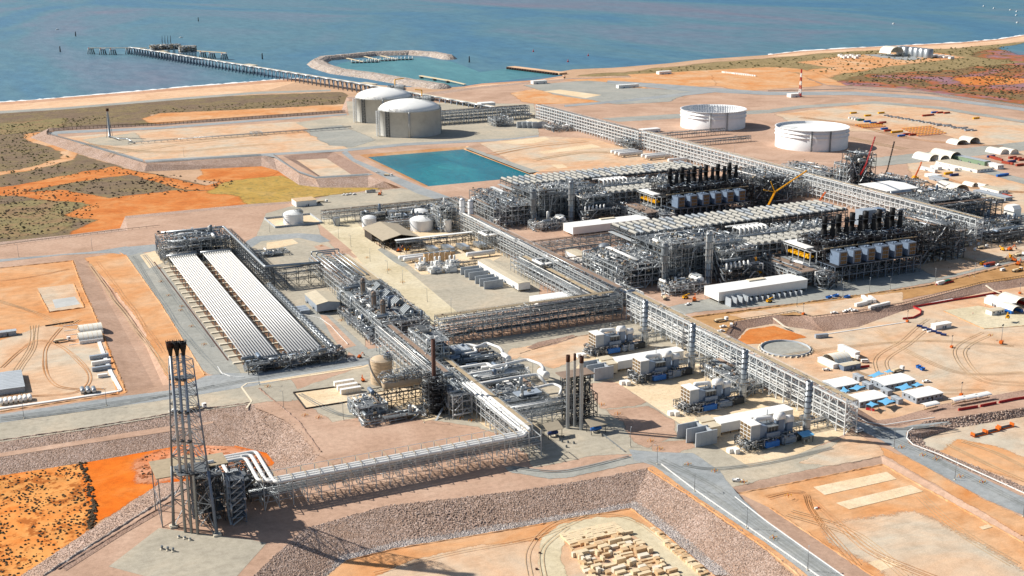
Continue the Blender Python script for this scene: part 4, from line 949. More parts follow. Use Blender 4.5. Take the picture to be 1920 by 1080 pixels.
    vb.m('steel_light'); vb.box(X(527), Y(791), 10.6, X(533), Y(800), 10.8)
    tag(vb.build('white_drum', label=f'large white horizontal drum between the two columns, {nm}', cat='drum'))
    # compressor shelter with travelling crane
    t = thing('crane_shelter', f'steel shelter with white roof and yellow crane, {nm}', 'shelter', (X(640), Y(785), 0))
    mb = MB().m('steel_light'); frame_mb(mb, grid(X(626), X(652), 6.5), grid(Y(774), Y(812), 7.6), [7, 13, 23], .6, .35, R, False); mb.build('frame', t)
    mb = MB().m('roof_white'); mb.box(X(628), Y(782), 23.6, X(662), Y(813), 24.6); mb.build('roof', t)
    mb = MB().m('yellow'); mb.box(X(627.5), Y(778), 16.5, X(630.5), Y(808), 18); mb.box(X(631), Y(778), 17, X(633), Y(808), 18.2); mb.cbox(X(630), Y(781), 18, 3, 3, 1.5); mb.build('travelling_crane', t)
    mb = MB().m('grating'); mb.box(X(626), Y(774), 13.2, X(652), Y(812), 13.4); mb.build('deck', t)
    block('deck_structure', f'many levelled pipe deck left of the white roofed shelter, {nm}', X(600), Y(758), X(628), Y(812), [3.2, 6.4, 9.6, 12], seed+7, 5.5, 'steel_light', 1.6, .25, 6, 8, cols='wlsgtr', brace=.1, top=1.0)
    mb = MB().m('tray_brown'); mb.box(X(606), Y(756.5), 12.6, X(620), Y(813), 13); mb.build('walkway', label=f'brown walkway on top of the pipe deck, {nm}', cat='walkway')
    block('pipe_riser', f'dark riser frame at the turbine deck corner, {nm}', X(616), Y(744), X(630), Y(757), [4, 8, 12], seed+8, 6, 'steel_dark', 1.6, .2, 3, 5, cat='pipe frame', cols='sgwdr', top=1)
    # turbine row
    t = thing('turbine_deck', f'long dark two storey turbine deck on steel legs, {nm}', 'turbine deck', (X(680), Y(780), 0))
    mb = MB().m('steel_blue'); frame_mb(mb, grid(X(634), X(724), 7.2), grid(Y(752), Y(804), 8.6), [7, 14.6], .55, .35, R, False)
    mb.m('black_steel'); frame_mb(mb, grid(X(636), X(738), 7.2), grid(Y(768), Y(804), 9), [20, 25, 30.5], .55, .3, R, z0=14.6); mb.build('frame', t)
    mb = MB().m('black_steel'); mb.box(X(634), Y(752), 14.7, X(724), Y(804), 15.1); mb.box(X(636), Y(768), 25.1, X(738), Y(803), 25.4); mb.build('deck', t)
    mb = MB().m('tray_tan'); mb.box(X(634), Y(766.6), 26.2, X(732), Y(767.6), 26.9); mb.build('crane_rail', t)
    R3 = random.Random(seed+11); sb = MB()
    for _ in range(2200):
        sb.m(R3.choice(['black_steel', 'black', 'steel_dark', 'steel_blue', 'pipe_grey', 'pipe_silver', 'rust_dark'])); rpipe(R3, sb, X(636), Y(769), 12, X(736), Y(803), 33, R3.uniform(.1, .35), 3, 5, (1, 7))
    for _ in range(300):
        sb.m(R3.choice(['black_steel', 'steel_dark', 'steel_blue', 'pipe_grey'])); x, y, z = R3.uniform(X(636), X(734)), R3.uniform(Y(769), Y(800)), R3.choice((12.2, 17.2, 23.5, 29)); sb.box(x, y, z, x+R3.uniform(1, 4), y+R3.uniform(1, 3), z+R3.uniform(.6, 3))
    for _ in range(500):
        sb.m(R3.choice(['steel_blue', 'steel_dark', 'pipe_grey', 'pipe_silver'])); rpipe(R3, sb, X(634), Y(753), .5, X(722), Y(800), 11, R3.uniform(.12, .35), 3, 5, (2, 8))
    sb.build('small_pipework', t)['kind'] = 'stuff'
    for i in range(6):
        q = X(640+i*15.5); sb = MB().m('black_steel'); sb.box(q, Y(770), 25.5, q+9, Y(779), 30); sb.build('shade_box', t)  # solid boxes added to throw shade on the filter houses
    src = None
    for i in range(6):
        lab = f'{nth(i)} turbine unit from the left, blue grey box and black stacks, {nm}'
        if src is not None:
            dup(src, (X(643+14.4*i), Y(762), 15.1), 0, lab); continue
        t = thing('gas_turbine_unit', lab, 'gas turbine', (X(643), Y(762), 15.1), f'gas turbine units, {nm}'); src = t
        x, y, z = X(643), Y(762), 15.1
        b = MB().m('blue_grey'); b.box(x-4, y-8, z, x+4.3, y+3, z+10.8); b.m('steel_blue'); b.box(x-4.2, y-8.2, z+10.8, x+4.5, y+3.2, z+11.1); b.build('filter_house', t)  # roof tinted blue: shade from the structure behind is put into its colour
        b = MB()
        for a in range(3):
            for c in range(3):
                b.m('louvre').box(x-2.2+a*2.1, y-8.25, z+.8+c*3.3, x-.5+a*2.1, y-7.9, z+3.4+c*3.3)
                b.m('black').box(x-2.3+a*2.1, y-8.12, z+.7+c*3.3, x-.4+a*2.1, y-8.02, z+3.5+c*3.3)
        b.build('louvre', t)
        b = MB().m('blue_grey'); b.cyl((x-2, y-3, z+11), (x-2, y-3, z+12.2), .9, None, 12).cyl((x+1, y-3, z+11), (x+1, y-3, z+12.2), .9, None, 12).build('vent', t)
        b = MB().m('steel_blue'); b.extr([(y+3, z+1), (y+3, z+8.5), (y+9, z+6), (y+9, z+2)], 'x', x-3, x+3); b.m('black_steel'); b.box(x-3, y+9, z, x+3, y+24, z+5); b.build('turbine_enclosure', t)
        b = MB().m('black'); sx, sy = x+8, y+27
        b.lathe(sx, sy, [(2.7, z+8), (2.7, z+20), (2.2, z+21), (2.1, z+25), (2.3, z+25), (2.3, z+33), (1.9, z+33.02), (1.9, z+28)], 18, True, False); b.m('steel_dark').lathe(sx, sy, [(2.2, z+26.6), (3.6, z+26.6), (3.6, z+26.9), (2.2, z+26.9)], 18, False, False); b.build('tall_stack', t)
        b = MB().m('black'); sx, sy = x+13.5, y+23
        b.lathe(sx, sy, [(2.2, z+8), (2.2, z+22), (1.7, z+23), (1.7, z+31), (1.35, z+31.02), (1.35, z+28)], 16, True, False); b.m('steel_dark').lathe(sx, sy, [(1.7, z+27), (3, z+27), (3, z+27.3), (1.7, z+27.3)], 16, False, False); b.build('short_stack', t)
    # dark structures between the turbine deck and the far rack
    block('process_module', f'dense dark frame right of the turbine deck, {nm}', X(742), Y(770), X(790), Y(835), [6, 12, 18, 24, 31], seed+21, 7, 'steel_dark', 1.0, .4, 12, 12, cols='dddgsl', top=3)
    block('process_module', f'pale open frame between turbine deck and far rack, {nm}', X(790), Y(800), X(834), Y(850), [6, 12, 17], seed+22, 7, 'steel_light', 1.0, .3, 8, 10, cols='wlsgd', top=2)
    # switch room with blast walls
    x0, x1, y0, y1, z = X(519), X(603), Y(747), Y(767), 9.5
    t = thing('substation', f'long white switch room on short legs, {nm}', 'building', ((x0+x1)/2, y0, 0))
    b = MB().m('white_panel'); b.box(x0, y0, 2.6, x1, y1, z); b.build('wall', t)
    b = MB().m('roof_white'); b.extr([(y0-.3, z), (y0-.3, z+.25), ((y0+y1)/2, z+.8), (y1+.3, z+.25), (y1+.3, z)], 'x', x0-.3, x1+.3); b.build('roof', t)
    b = MB().m('steel_light')
    for q in grid(x0+.5, x1-.5, 6): b.beam((q, y0+.5, 0), (q, y0+.5, 2.6), .4).beam((q, y1-.5, 0), (q, y1-.5, 2.6), .4)
    b.build('leg', t)
    b = MB().m('cream_panel'); b.box(X(556), y1-7, z+.8, X(572), y1-3, z+1.7); b.build('roof_unit', t)
    if dy < 100:
        for i in range(14):
            big = i < 4; w = 7.5 if big else 5; h = 6.5 if big else 3.6
            xx = X(523+i*5.2) if big else X(544+(i-4)*5.3)
            b = MB().m('conc_wall'); b.box(xx, y0-w-3, 0, xx+.7, y0-2.5, h)
            if big and i % 2 == 0: b.box(xx+.7, y0-3.2, 0, xx+5.2, y0-2.6, h)
            b.build('blast_wall', label=f'{nth(i)} grey blast wall from the left before the long white switch room', cat='blast wall', group='blast walls in front of the white switch room')
train(0, 0, 'nearer train', 100)
train(2, 245, 'farther train', 200)
# ------------------------------------------------------------------ pipe racks
rack('tall main pipe rack beside the power units, lower right end', 436.8, 501, 445.2, 746, [4.5, 8, 11.5, 15, 19.5], 7, 1, 'steel_pale', 6, .45, 'wwsgs', 'tray_tan', .55, .5, tw=.45)
rack('main pipe rack between the mid crossing and the upper end', 433, 766, 445.2, 1083, [4.5, 9, 13.5, 18], 7, 2, 'steel_light', 7, .45, 'wwsgs', 'tray_brown', .5, .25, tw=.4)
rack('lower pipe rack on the left flank of the main rack', 416, 765, 431, 905, [4.5, 8.5, 12], 7, 3, 'steel_light', 6, .4, 'wsgs', 'tray_tan', .4, .3)
rack('cross rack with thick blue grey pipes joining the main rack', 292, 748, 434, 764, [4.5, 9, 13.5, 17], 7.5, 4, 'steel', 7, .65, 'sbbgdw', 'tray_tan', .45, .3)
rack('far pipe rack along the backs of both process trains', 838, 806, 847, 1060, [4.5, 9, 13.5, 18, 22.5], 7, 5, 'steel_pale', 4, .45, 'wwsg', 'tray_tan', .75, .2)
rack('far pipe rack behind the farther process train', 838, 1062, 847, 1400, [4.5, 9, 13.5, 18, 23], 7.5, 6, 'steel_pale', 4, .45, 'wgsg', 'tray_tan', .85, .2)
rack('far pipe rack stretching to the storage tanks', 834, 1402, 843, 1715, [4.5, 9, 13.5, 18, 23], 8, 7, 'steel_pale', 4, .45, 'gdsg', 'tray_brown', .95, .15)
rack('cross rack between the two process trains', 447, 930, 700, 942, [5, 9.5, 14], 8, 8, 'steel', 6, .4, 'sgbgt', 'tray_brown', .4, .12)
rack('cross rack at the left end of the nearer air coolers', 448, 872, 520, 880, [5, 9.5, 13], 8, 9, 'steel', 4, .4, 'sgbg', 'tray_brown', .4, .12)
rack('rack of three storeys behind the round concrete tanks', 655, 1735, 832, 1750, [5, 10, 15, 19], 8, 10, 'steel_light', 5, .5, 'gdbds', 'tray_brown', .9, .2)
rack('small rack leading from the main rack towards the white tanks', 325, 1150, 470, 1160, [5, 9, 12], 8, 11, 'steel', 5, .35, 'wsgt', 'tray_brown', .35, .2)
rack('short rack running back from the white tanks rack', 462, 1085, 476, 1158, [5, 9, 12.5], 7, 12, 'steel_light', 5, .35, 'wsgt', 'tray_brown', .35, .2)
rack('cross rack in front of the two small domed tanks', 362, 1090, 448, 1098, [5, 9], 7, 13, 'steel', 5, .35, 'wsgt', 'tray_brown', .35, .2)
rack('rack with brown canopy in front of the vaporisers', 352, 1003, 425, 1012, [5, 9.5], 6, 14, 'steel_dark', 4, .35, 'gdsr', 'tray_brown', .35, .1, False)
rack('low black rack at the far right corner of the plant', 842, 789, 900, 797, [6, 10], 8, 15, 'steel_dark', 4, .4, 'dgd', 'rust_dark', .4, .3)
# ------------------------------------------------------------------ storage tanks
def lng_tank(label, cx, cy, R, h, dome, seed, crane=True):
    t = thing('gas_storage_tank', label, 'storage tank', (cx, cy, 0)); Rn = random.Random(seed)
    b = MB().m('tank_concrete'); b.lathe(cx, cy, [(R, 0), (R, h-1.2), (R+.6, h-1.2), (R+.6, h), (R-1.5, h+.1)], 96, True, False)
    for a in (4.35, 6.0, .9, 2.6):
        x, y = cx+(R+.3)*math.cos(a), cy+(R+.3)*math.sin(a); b.cyl((x, y, 0), (x, y, h), 1.5, None, 4)
    b.build('wall', t)
    prof = [((R-1)*math.cos(i/10*math.pi/2), h+dome*math.sin(i/10*math.pi/2)) for i in range(10)]+[(.05, h+dome)]
    MB().m('roof_white').lathe(cx, cy, prof, 96).build('dome', t)
    r = MB().m('steel_light')
    for k in range(72):
        a, c = k/72*2*math.pi, (k+1)/72*2*math.pi; p = (cx+R*math.cos(a), cy+R*math.sin(a)); q = (cx+R*math.cos(c), cy+R*math.sin(c))
        r.beam((*p, h), (*p, h+1.3), .15).beam((*p, h+1.3), (*q, h+1.3), .15)
    r.build('handrail', t)
    for a, off in ((3.3, 7), (3.6, 1.2)):              # stair tower and zigzag stair on the left
        s = MB().m('steel_pale' if off > 2 else 'steel_dark'); x, y = cx+(R+off)*math.cos(a), cy+(R+off)*math.sin(a)
        for dx_ in (-2, 2):
            for dy_ in (-2, 2): s.beam((x+dx_, y+dy_, 0), (x+dx_, y+dy_, h), .7)
        for k, z in enumerate(np.arange(2.5, h+.1, 2.6)):
            s.beam((x-2, y-2, z), (x+2, y-2, z), .4).beam((x-2, y+2, z), (x+2, y+2, z), .4).beam((x-2, y-2, z), (x-2, y+2, z), .4)
            sg = 1 if k % 2 else -1; s.beam((x-2*sg, y-2, z-2.6), (x+2*sg, y-2, z), .7, .3)
        if off > 2: s.beam((x, y, h), (cx+R*math.cos(a), cy+R*math.sin(a), h), 1.2, .3)
        s.build('stair_tower', t)
    p = MB(); px, py = cx+R*.52, cy+R*.1
    p.m('grating').box(px-13, py-9, h+dome*.72, px+14, py+9, h+dome*.72+.4)
    for _ in range(420):
        p.m(CH[Rn.choice('sgdlwd')]); rpipe(Rn, p, px-13, py-9, h+dome*.6, px+14, py+9, h+dome*.75+5, Rn.uniform(.1, .35), 3, 5, (1, 6))
    p.build('roof_pipework', t)['kind'] = 'stuff'
    p = MB().m('steel_light')
    for k in range(12):
        x, y = px-8+k % 6*2.5, py-20+k//6*4; p.cyl((x, y, h+dome*.5), (x, y, h+dome+5), .35, None, 6)
    p.build('vent_pipe_cluster', t)
    p = MB()
    for _ in range(90):
        a = Rn.uniform(3.6, 4.4) if Rn.random() < .6 else Rn.uniform(5.9, 6.28); q = (cx+(R-3)*math.cos(a), cy+(R-3)*math.sin(a))
        p.m(CH[Rn.choice('sglw')]); rpipe(Rn, p, q[0]-3, q[1]-3, h, q[0]+3, q[1]+3, h+3.5, .2, 3, 5, (1, 4))
    p.build('edge_pipework', t)['kind'] = 'stuff'
    for k in range(3):
        a = 6.15+k*.05; x, y = cx+(R+1)*math.cos(a), cy+(R+1)*math.sin(a)
        MB().m('pipe_grey').cyl((x, y, 0), (x, y, h+1), .5, None, 8).build('pipe', t)
    if crane:
        j = MB().m('yellow'); j.cyl((px-4, py-6, h+dome*.7), (px-4, py-6, h+dome+12), .9, None, 8).beam((px-4, py-6, h+dome+12), (px+(-14 if seed == 1 else 12), py-4, h+dome+13), 1.4, 1.2); j.build('jib_crane', t)
    return t
lng_tank('nearer round concrete gas tank with low white domed roof', 609, 1674, 45, 37, 13, 1)
lng_tank('farther round concrete gas tank with white dome, partly hidden', 622, 1826, 44, 37, 13, 2)
def ring_tank(label, cx, cy, R, h, roofz, seed, roof='roof_white'):
    t = thing('crude_tank', label, 'storage tank', (cx, cy, 0))
    b = MB().m('tank_white'); b.lathe(cx, cy, [(R, 0), (R, h), (R-.35, h), (R-.35, .3)], 96, True, False)
    for z in (h*.62, h*.8, h-.4): b.lathe(cx, cy, [(R, z), (R+1.3, z), (R+1.3, z+.35), (R, z+.35)], 96, False, False)
    b.build('wall', t)
    f = MB().m(roof); f.lathe(cx, cy, [(R-.5, roofz+.5), (R-4, roofz+.5), (R-4.2, roofz), (.1, roofz+.3)], 96, False, False); f.build('floating_roof', t)
    if roofz < h*.5:
        c = MB().m('tank_white')
        for k in range(72):
            a = k/72*2*math.pi; c.beam((cx+(R-.9)*math.cos(a), cy+(R-.9)*math.sin(a), roofz), (cx+(R-.9)*math.cos(a), cy+(R-.9)*math.sin(a), h-.5), .9, .3)
        c.build('wall_rib', t)['kind'] = 'stuff'
    else:
        c = MB().m('steel_light'); c.beam((cx-R*.95, cy+R*.2, h+.5), (cx-R*.3, cy+R*.3, roofz+1), 1.4, .4); c.build('rolling_ladder', t)
    for a in (4.05, 4.55):
        x, y = cx+(R+1.5)*math.cos(a), cy+(R+1.5)*math.sin(a); s = MB().m('steel_dark' if roofz > h*.5 else 'steel')
        s.beam((x-.8, y, 0), (x-.8, y, h), .5).beam((x+.8, y, 0), (x+.8, y, h), .5)
        for z in np.arange(1, h, 1.5): s.beam((x-.8, y, z), (x+.8, y, z), .3)
        s.build('ladder', t)
    return t
ring_tank('open white storage tank without roof, farther left of the white pair', 1037.7, 1527.7, 48, 27, 6, 1)
ring_tank('wide white storage tank with white floating roof, nearer of the white pair', 1052.7, 1314.4, 48, 27.5, 24, 2)
rack('low pipe rack leading to the foot of the white storage tanks', 850, 1455, 1010, 1461, [4.5, 8], 8, 31, 'steel', 4, .4, 'sgwt', 'tray_brown', .35, .1)
rack('short low rack in front of the nearer white storage tank', 905, 1385, 1005, 1391, [4, 7], 8, 32, 'steel', 4, .4, 'sgwt', 'tray_brown', .35, .1)
def domed_tank(label, cx, cy, R, h, mat='tank_white', cone=.28, rings=0, clutter=False, cat='tank', seed=1):
    t = thing('domed_tank', label, cat, (cx, cy, 0)); b = MB().m(mat); b.lathe(cx, cy, [(R, 0), (R, h)], 48, True, False)
    for k in range(rings):
        z = h*(k+1)/(rings+1); b.lathe(cx, cy, [(R, z), (R+.25, z), (R+.25, z+.25), (R, z+.25)], 48, False, False)
    b.build('wall', t)
    r = MB().m(mat if mat != 'tank_white' else 'roof_white'); r.lathe(cx, cy, [(R+.15, h), (R*.75, h+R*cone*.55), (R*.4, h+R*cone*.88), (.05, h+R*cone)], 48); r.build('roof', t)
    s = MB().m('steel_light'); n = 24
    a0 = 4.3
    for k in range(9):
        a = a0-k*.16; z = h*k/9; s.beam((cx+(R+.6)*math.cos(a), cy+(R+.6)*math.sin(a), z), (cx+(R+.6)*math.cos(a-.16), cy+(R+.6)*math.sin(a-.16), z+h/9), .9, .25)
    s.build('stair', t)
    s = MB().m('steel_light')
    for k in range(n):
        a, c = k/n*2*math.pi, (k+1)/n*2*math.pi; s.beam((cx+R*math.cos(a), cy+R*math.sin(a), h), (cx+R*math.cos(a), cy+R*math.sin(a), h+1.1), .1).beam((cx+R*math.cos(a), cy+R*math.sin(a), h+1.1), (cx+R*math.cos(c), cy+R*math.sin(c), h+1.1), .1)
    s.build('handrail', t)
    if clutter:
        Rn = random.Random(seed); p = MB()
        for _ in range(70):
            p.m(CH[Rn.choice('gdsl')]); rpipe(Rn, p, cx+R*.1, cy-R*.7, h, cx+R*.9, cy+R*.3, h+3.2, .14, 3, 5, (1, 4))
        p.build('roof_pipework', t)['kind'] = 'stuff'
    return t
domed_tank('white ribbed tank alone inside a walled concrete bund', 299, 1169, 9.7, 10.5, rings=4, clutter=True)
domed_tank('largest white domed tank, right behind the beige roofed shed', 404, 1086, 11.3, 10.5, clutter=True, seed=2)
domed_tank('white domed tank at the left end of the beige roofed shed', 361, 1117, 7, 10, cone=.35)
domed_tank('low white domed tank behind the largest domed tank', 418, 1128, 8.5, 9)
domed_tank('small white domed tank beside the rack, rightmost of the domed tanks', 440, 1136, 6, 8.5, cone=.4)
domed_tank('narrow silver tank behind the beige roofed shed', 392, 1136, 4.2, 10, 'pipe_silver', .2)
domed_tank('narrow white tank with dark stair between largest tank and tall columns', 424, 1068, 4, 11.5, cone=.2)
domed_tank('small silver tank left of the beige roofed shed', 335, 1140, 3.2, 8, 'pipe_silver', .2)
domed_tank('silver capped tank beside the cream building, nearer train', 508, 908, 5, 12, 'pipe_silver', .5, 3)
domed_tank('silver capped tank beside the cream building, farther train', 506, 1145, 5, 12, 'pipe_silver', .5, 3)
domed_tank('tall beige insulated tank next to the big beige drum', 229.5, 697, 7.0, 15.5, 'tank_beige', .32, 6, True, seed=4)
domed_tank('small white tank beside the far pipe rack near the dark tower', 878, 1085, 4, 9, cone=.1)
domed_tank('small white tank among dark equipment at the far right corner', 921, 875, 3.5, 8, cone=.1)
# bund wall round the ribbed tank
b = MB().m('conc_wall'); x0, y0, x1, y1 = 277, 1156, 325, 1200
b.box(x0, y0, 0, x1, y0+.5, 2).box(x0, y1, 0, x1, y1+.5, 2).box(x0, y0+.5, 0, x0+.5, y1, 2).box(x1-.5, y0+.5, 0, x1, y1, 2)
b.build('bund_wall', label='square grey bund wall round the white ribbed tank', cat='wall')
wsheet('bund_floor', [(x0+.5, y0+.5), (x1-.5, y0+.5), (x1-.5, y1), (x0+.5, y1)], 'concrete', 0, 9)
wsheet('shaded_soil_bed', [(157, 764), (181.5, 764), (181.5, 1050), (157, 1050)], 'shaded_soil', 0, 12); wsheet('shaded_soil_bed', [(186, 764), (211.5, 764), (211.5, 1050), (186, 1050)], 'shaded_soil', 0, 12)  # brown ground under the pipes, their shade included in the dark tone
# ------------------------------------------------------------------ slug catcher: two banks of long white pipes
def bank(label, x0, x1, n, seed):
    t = thing('pipe_bank', label, 'pipe bank', ((x0+x1)/2, 905, 0)); R = random.Random(seed)
    ya, yb, za, zb = 763, 1052, 4.6, 8.2
    for i in range(n):
        x = x0+(x1-x0)*(i+.5)/n; rr = (x1-x0)/n*.34
        MB().m('pipe_white').cyl((x, ya, za), (x, yb, zb), rr, None, 14).build('pipe', t)
    MB().m('steel_blue').cyl((x0-.5, ya-1.3, za-.3), (x1+.5, ya-1.3, za-.3), 1.0, None, 14).build('header', t)
    MB().m('pipe_silver').cyl((x0-1.5, yb+1.5, zb+.8), (x1+1, yb+1.5, zb+.8), 1.1, None, 14).build('header', t)
    b = MB().m('pipe_silver')
    for i in range(n):
        x = x0+(x1-x0)*(i+.5)/n; b.cyl((x, yb, zb), (x, yb+1.6, zb+.8), .5, None, 8)
        b.box(x-.7, yb-5, zb+.5, x+.7, yb-4, zb+1.5)
    b.build('collar', t)['kind'] = 'stuff'
    for k in range(20):
        y = 774+k*14.4; z = za+(zb-za)*(y-ya)/(yb-ya)
        b = MB().m('foot'); b.box(x0-6, y-1.2, 0, x1+1, y+1.2, .9); b.m('steel'); b.box(x0-.3, y-.35, z-1.5, x1+.3, y+.35, z-.9)
        for q in (x0-.1, (x0+x1)/2, x1+.1): b.box(q-.3, y-.3, .9, q+.3, y+.3, z-1.5)
        b.build('pier', t)
    return t
bank('left bank of long white parallel pipes lying on concrete piers', 157.5, 180.8, 12, 1)
bank('right bank of long white parallel pipes lying on concrete piers', 186.5, 211, 12, 2)
block('valve_module', 'tall open frame of valves at the upper end of the white pipe banks', 155, 1062, 213, 1104, [6, 12, 18], 41, 8, 'steel', .9, .35, 8, 14, cols='gdswlb', top=3, cat='pipe frame')
block('manifold_skid', 'low tangle of valves at the near end of the left pipe bank', 156, 748, 184, 761, [3, 6], 42, 6, 'steel_dark', 2.2, .3, 3, 6, cols='gdswlr', top=1.5, cat='pipe frame', big=(.2, .4))
block('manifold_skid', 'low tangle of valves at the near end of the right pipe bank', 185, 748, 222, 761, [3, 6], 43, 6, 'steel_dark', 2.2, .3, 3, 6, cols='gdswlr', top=1.5, cat='pipe frame', big=(.2, .4))
rack('rack with a thick silver pipe along the right of the white pipe banks', 215.5, 942, 222, 1098, [5, 9, 13.5, 17], 8, 44, 'steel_dark', 3, .4, 'gdsb', 'tray_brown', .4, .35, False)
b = MB().m('pipe_silver'); b.bend([(160, 1100, 19.5), (216, 1100, 19.5), (216, 944, 18.8), (262, 944, 17)], 1.1, 2.5, 14, 5); b.build('thick_silver_pipe', label='thick silver pipe running round two sides of the white pipe banks', cat='pipe')
rack('bridge of dark truss towers carrying one dark pipe', 222, 940, 262, 947, [6, 11, 15.5], 10, 45, 'steel_dark', 2, .5, 'dgb', 'rust_dark', .4, .8, False)
rack('low silver pipe rack along the right edge of the white pipe banks', 214, 752, 219, 940, [2.6, 4.6], 8, 46, 'steel', 4, .5, 'sswg', 'tray_tan', .3, .1, False)
b = MB(); vessel_h(b, 216.5, 850, 6.2, .95, 175, 'y', 'pipe_silver', 14)
for k in range(24): b.m('steel_light').cbox(216.5, 765+k*7.4, 5.2, 2.6, .8, 2.3)
b.build('pipe', label='long silver clad pipe with bands, right of the white pipe banks', cat='pipe')
# ------------------------------------------------------------------ left centre modules
rack('wide pipe rack with looped pipes, upper part of the left module row', 261, 884, 293, 976, [4.5, 9, 13], 6.5, 51, 'steel_light', 14, .4, 'wssgt', 'tray_tan', .45, .2)
t = thing('looped_pipes', 'three silver pipes bent in a loop on the wide left rack', 'pipes', (270, 975, 15))
for k in range(3): MB().m('pipe_silver').bend([(264+k*4, 900, 14.5), (264+k*4, 978-k*2, 14.5), (264+k*4, 978-k*2, 18-k), (288-k*4, 978-k*2, 18-k), (288-k*4, 978-k*2, 14.5), (288-k*4, 900, 14.5)], .6, 2.5, 10, 5).build('pipe', t)
b = MB().m('roof_cream'); b.box(292.5, 885, 13.2, 294.5, 972, 13.8); b.build('walkway', label='pale walkway along the right edge of the wide left rack', cat='walkway')
block('process_module', 'upper process module of the left row, around the brown columns', 257, 835, 293, 883, [4.5, 9, 13], 52, 7, 'steel_light', 1.3, .4, 14, 14, cols='swlggdb')
block('process_module', 'lower process module of the left row, beside the cross rack', 257, 776, 293, 834, [4.5, 9, 12], 53, 7, 'steel_light', 1.3, .4, 18, 14, cols='swlggdb')
block('pump_skid', 'row of low pumps along the left side of the left module row', 247, 772, 256.5, 850, [3, 5], 54, 6, 'steel', 1.8, .3, 8, 4, top=1, cat='equipment skid', cols='swgdr', big=(.2, .35))
for k, (x, y) in enumerate(((268, 851), (264, 813), (263, 790))): column(f'{nth(k)} brown column from the back in the left module row', x, y, 26, 1.7, 'tray_brown', 60+k, 3)
for k in range(4):
    x, y = 284, 862-k*22; b = MB().m('pipe_grey'); b.extr([(x-5, 13.2), (x, 17.4), (x+5, 13.2)], 'y', y-5, y+5); b.m('steel_light')
    for q in range(5): b.beam((x-5, y-5+q*2.5, 13.4), (x, y-5+q*2.5, 17.7), .3).beam((x+5, y-5+q*2.5, 13.4), (x, y-5+q*2.5, 17.7), .3)
    b.build('cooler_hood', label=f'{nth(k)} grey tent shaped cooler from the back on the left module row', cat='cooler')
block('metering_skid', 'small isolated piping skid on bare ground left of the looped rack', 224, 1046, 262, 1062, [2.5], 55, 8, 'steel', 1.4, .1, 4, 8, top=1.5, cat='equipment skid', cols='swlg', big=(.25, .5))
# link between cross rack and the bottom modules
rack('pipe rack with brown deck left of the bottom modules', 246, 652, 258, 757, [5, 9.5, 14, 17], 7, 56, 'steel_light', 6, .4, 'wsgt', 'tray_brown', .5, .4)
block('stair_block', 'tall pale many levelled frame beside the thin brown stack', 258, 690, 273, 724, [4, 8, 12, 16, 20, 24], 57, 5.5, 'steel_light', .8, .35, 3, 6, brace=.3, cols='wlsg', top=1, cat='steel frame')
rack('pale pipe rack descending from the tall frame to the flare line', 260, 562, 271, 688, [4.5, 9, 13], 6.5, 58, 'steel_light', 6, .5, 'wwsg', 'tray_tan', .45, .45)
block('process_module', 'white steel block in the middle of the bottom modules', 247, 620, 259, 651, [5, 10, 14], 59, 6, 'steel_light', 1.1, .3, 6, 10, cols='wlsg', top=2)
# regeneration area with white looped pipes
block('process_module', 'low module with white looped pipes behind the bottom rack', 273, 686, 308, 712, [5, 9], 61, 7, 'steel', 1.2, .4, 8, 8, top=2)
block('process_module', 'low module with a row of grey filter vessels behind it', 273, 655, 314, 680, [4, 7.5], 62, 7, 'steel_light', 1.2, .4, 10, 8, top=2, cols='wslg')
block('process_module', 'low module nearest the rack that leads to the triple stacks', 273, 612, 306, 645, [4, 7.5], 63, 7, 'steel', 1.2, .4, 8, 8, top=2, cols='wslg')
WP = [('first white looped pipe, farthest, above the filter vessels', [(272, 712, 11), (296, 712, 11), (300, 705, 11), (308, 710, 11), (312, 696, 11), (312, 690, 8)], 1.0),
      ('white pipe bent round the back of the brown gravel bed', [(285, 698, 10), (296, 698, 10), (298, 708, 10), (308, 706, 10)], .9),
      ('long white pipe over the filter vessels', [(264, 672, 11), (292, 672, 11), (292, 664, 11), (318, 668, 11), (322, 655, 11), (322, 650, 8)], 1.0),
      ('white pipe loop in the middle of the bottom modules', [(262, 660, 10.5), (300, 660, 10.5), (303, 666, 10.5), (286, 668, 10.5)], .85),
      ('long white pipe nearest the three tall stacks', [(262, 640, 11), (295, 641, 11), (312, 640, 11), (314, 632, 7)], .95),
      ('short white pipe with elbow beside the grey roofed cooler', [(300, 628, 7), (318, 630, 7), (320, 622, 7), (316, 618, 4)], .9)]
for l, p, r in WP: MB().m('pipe_white').bend(p, r, 2.6, 14, 6).build('white_pipe', label=l, cat='pipe')
for l, x, y, z in (('first white drum, at the end of the farthest looped pipe', 312, 688, 7), ('second white drum, at the end of the long white pipe', 322, 652, 6)):
    b = MB(); vessel_h(b, x, y, z, 2.6, 8, 'y', 'pipe_white', 20); b.build('white_drum', label=l, cat='drum')
t = thing('filter_vessels', 'row of six grey square filter vessels with white frames', 'filters', (300, 668, 0))
for k in range(6):
    b = MB().m('pipe_grey'); x = 283+k*5.2; b.lathe(x, 664, [(1.5, .5), (1.7, 1), (1.7, 6), (1.1, 7.2), (.1, 7.4)], 12); b.m('steel_light')
    for q in (-2, 2): b.beam((x+q, 662, 0), (x+q, 662, 7.6), .25).beam((x+q, 666, 0), (x+q, 666, 7.6), .25)
    b.beam((x-2, 662, 7.6), (x+2, 662, 7.6), .25).beam((x-2, 666, 7.6), (x+2, 666, 7.6), .25); b.build('vessel', t)
b = MB().m('grey_panel'); b.box(281, 700, 9.5, 293, 712, 12)
for k in range(5): b.m('steel_light').box(281.3+k*2.4, 699.8, 12, 281.9+k*2.4, 712.2, 12.3)
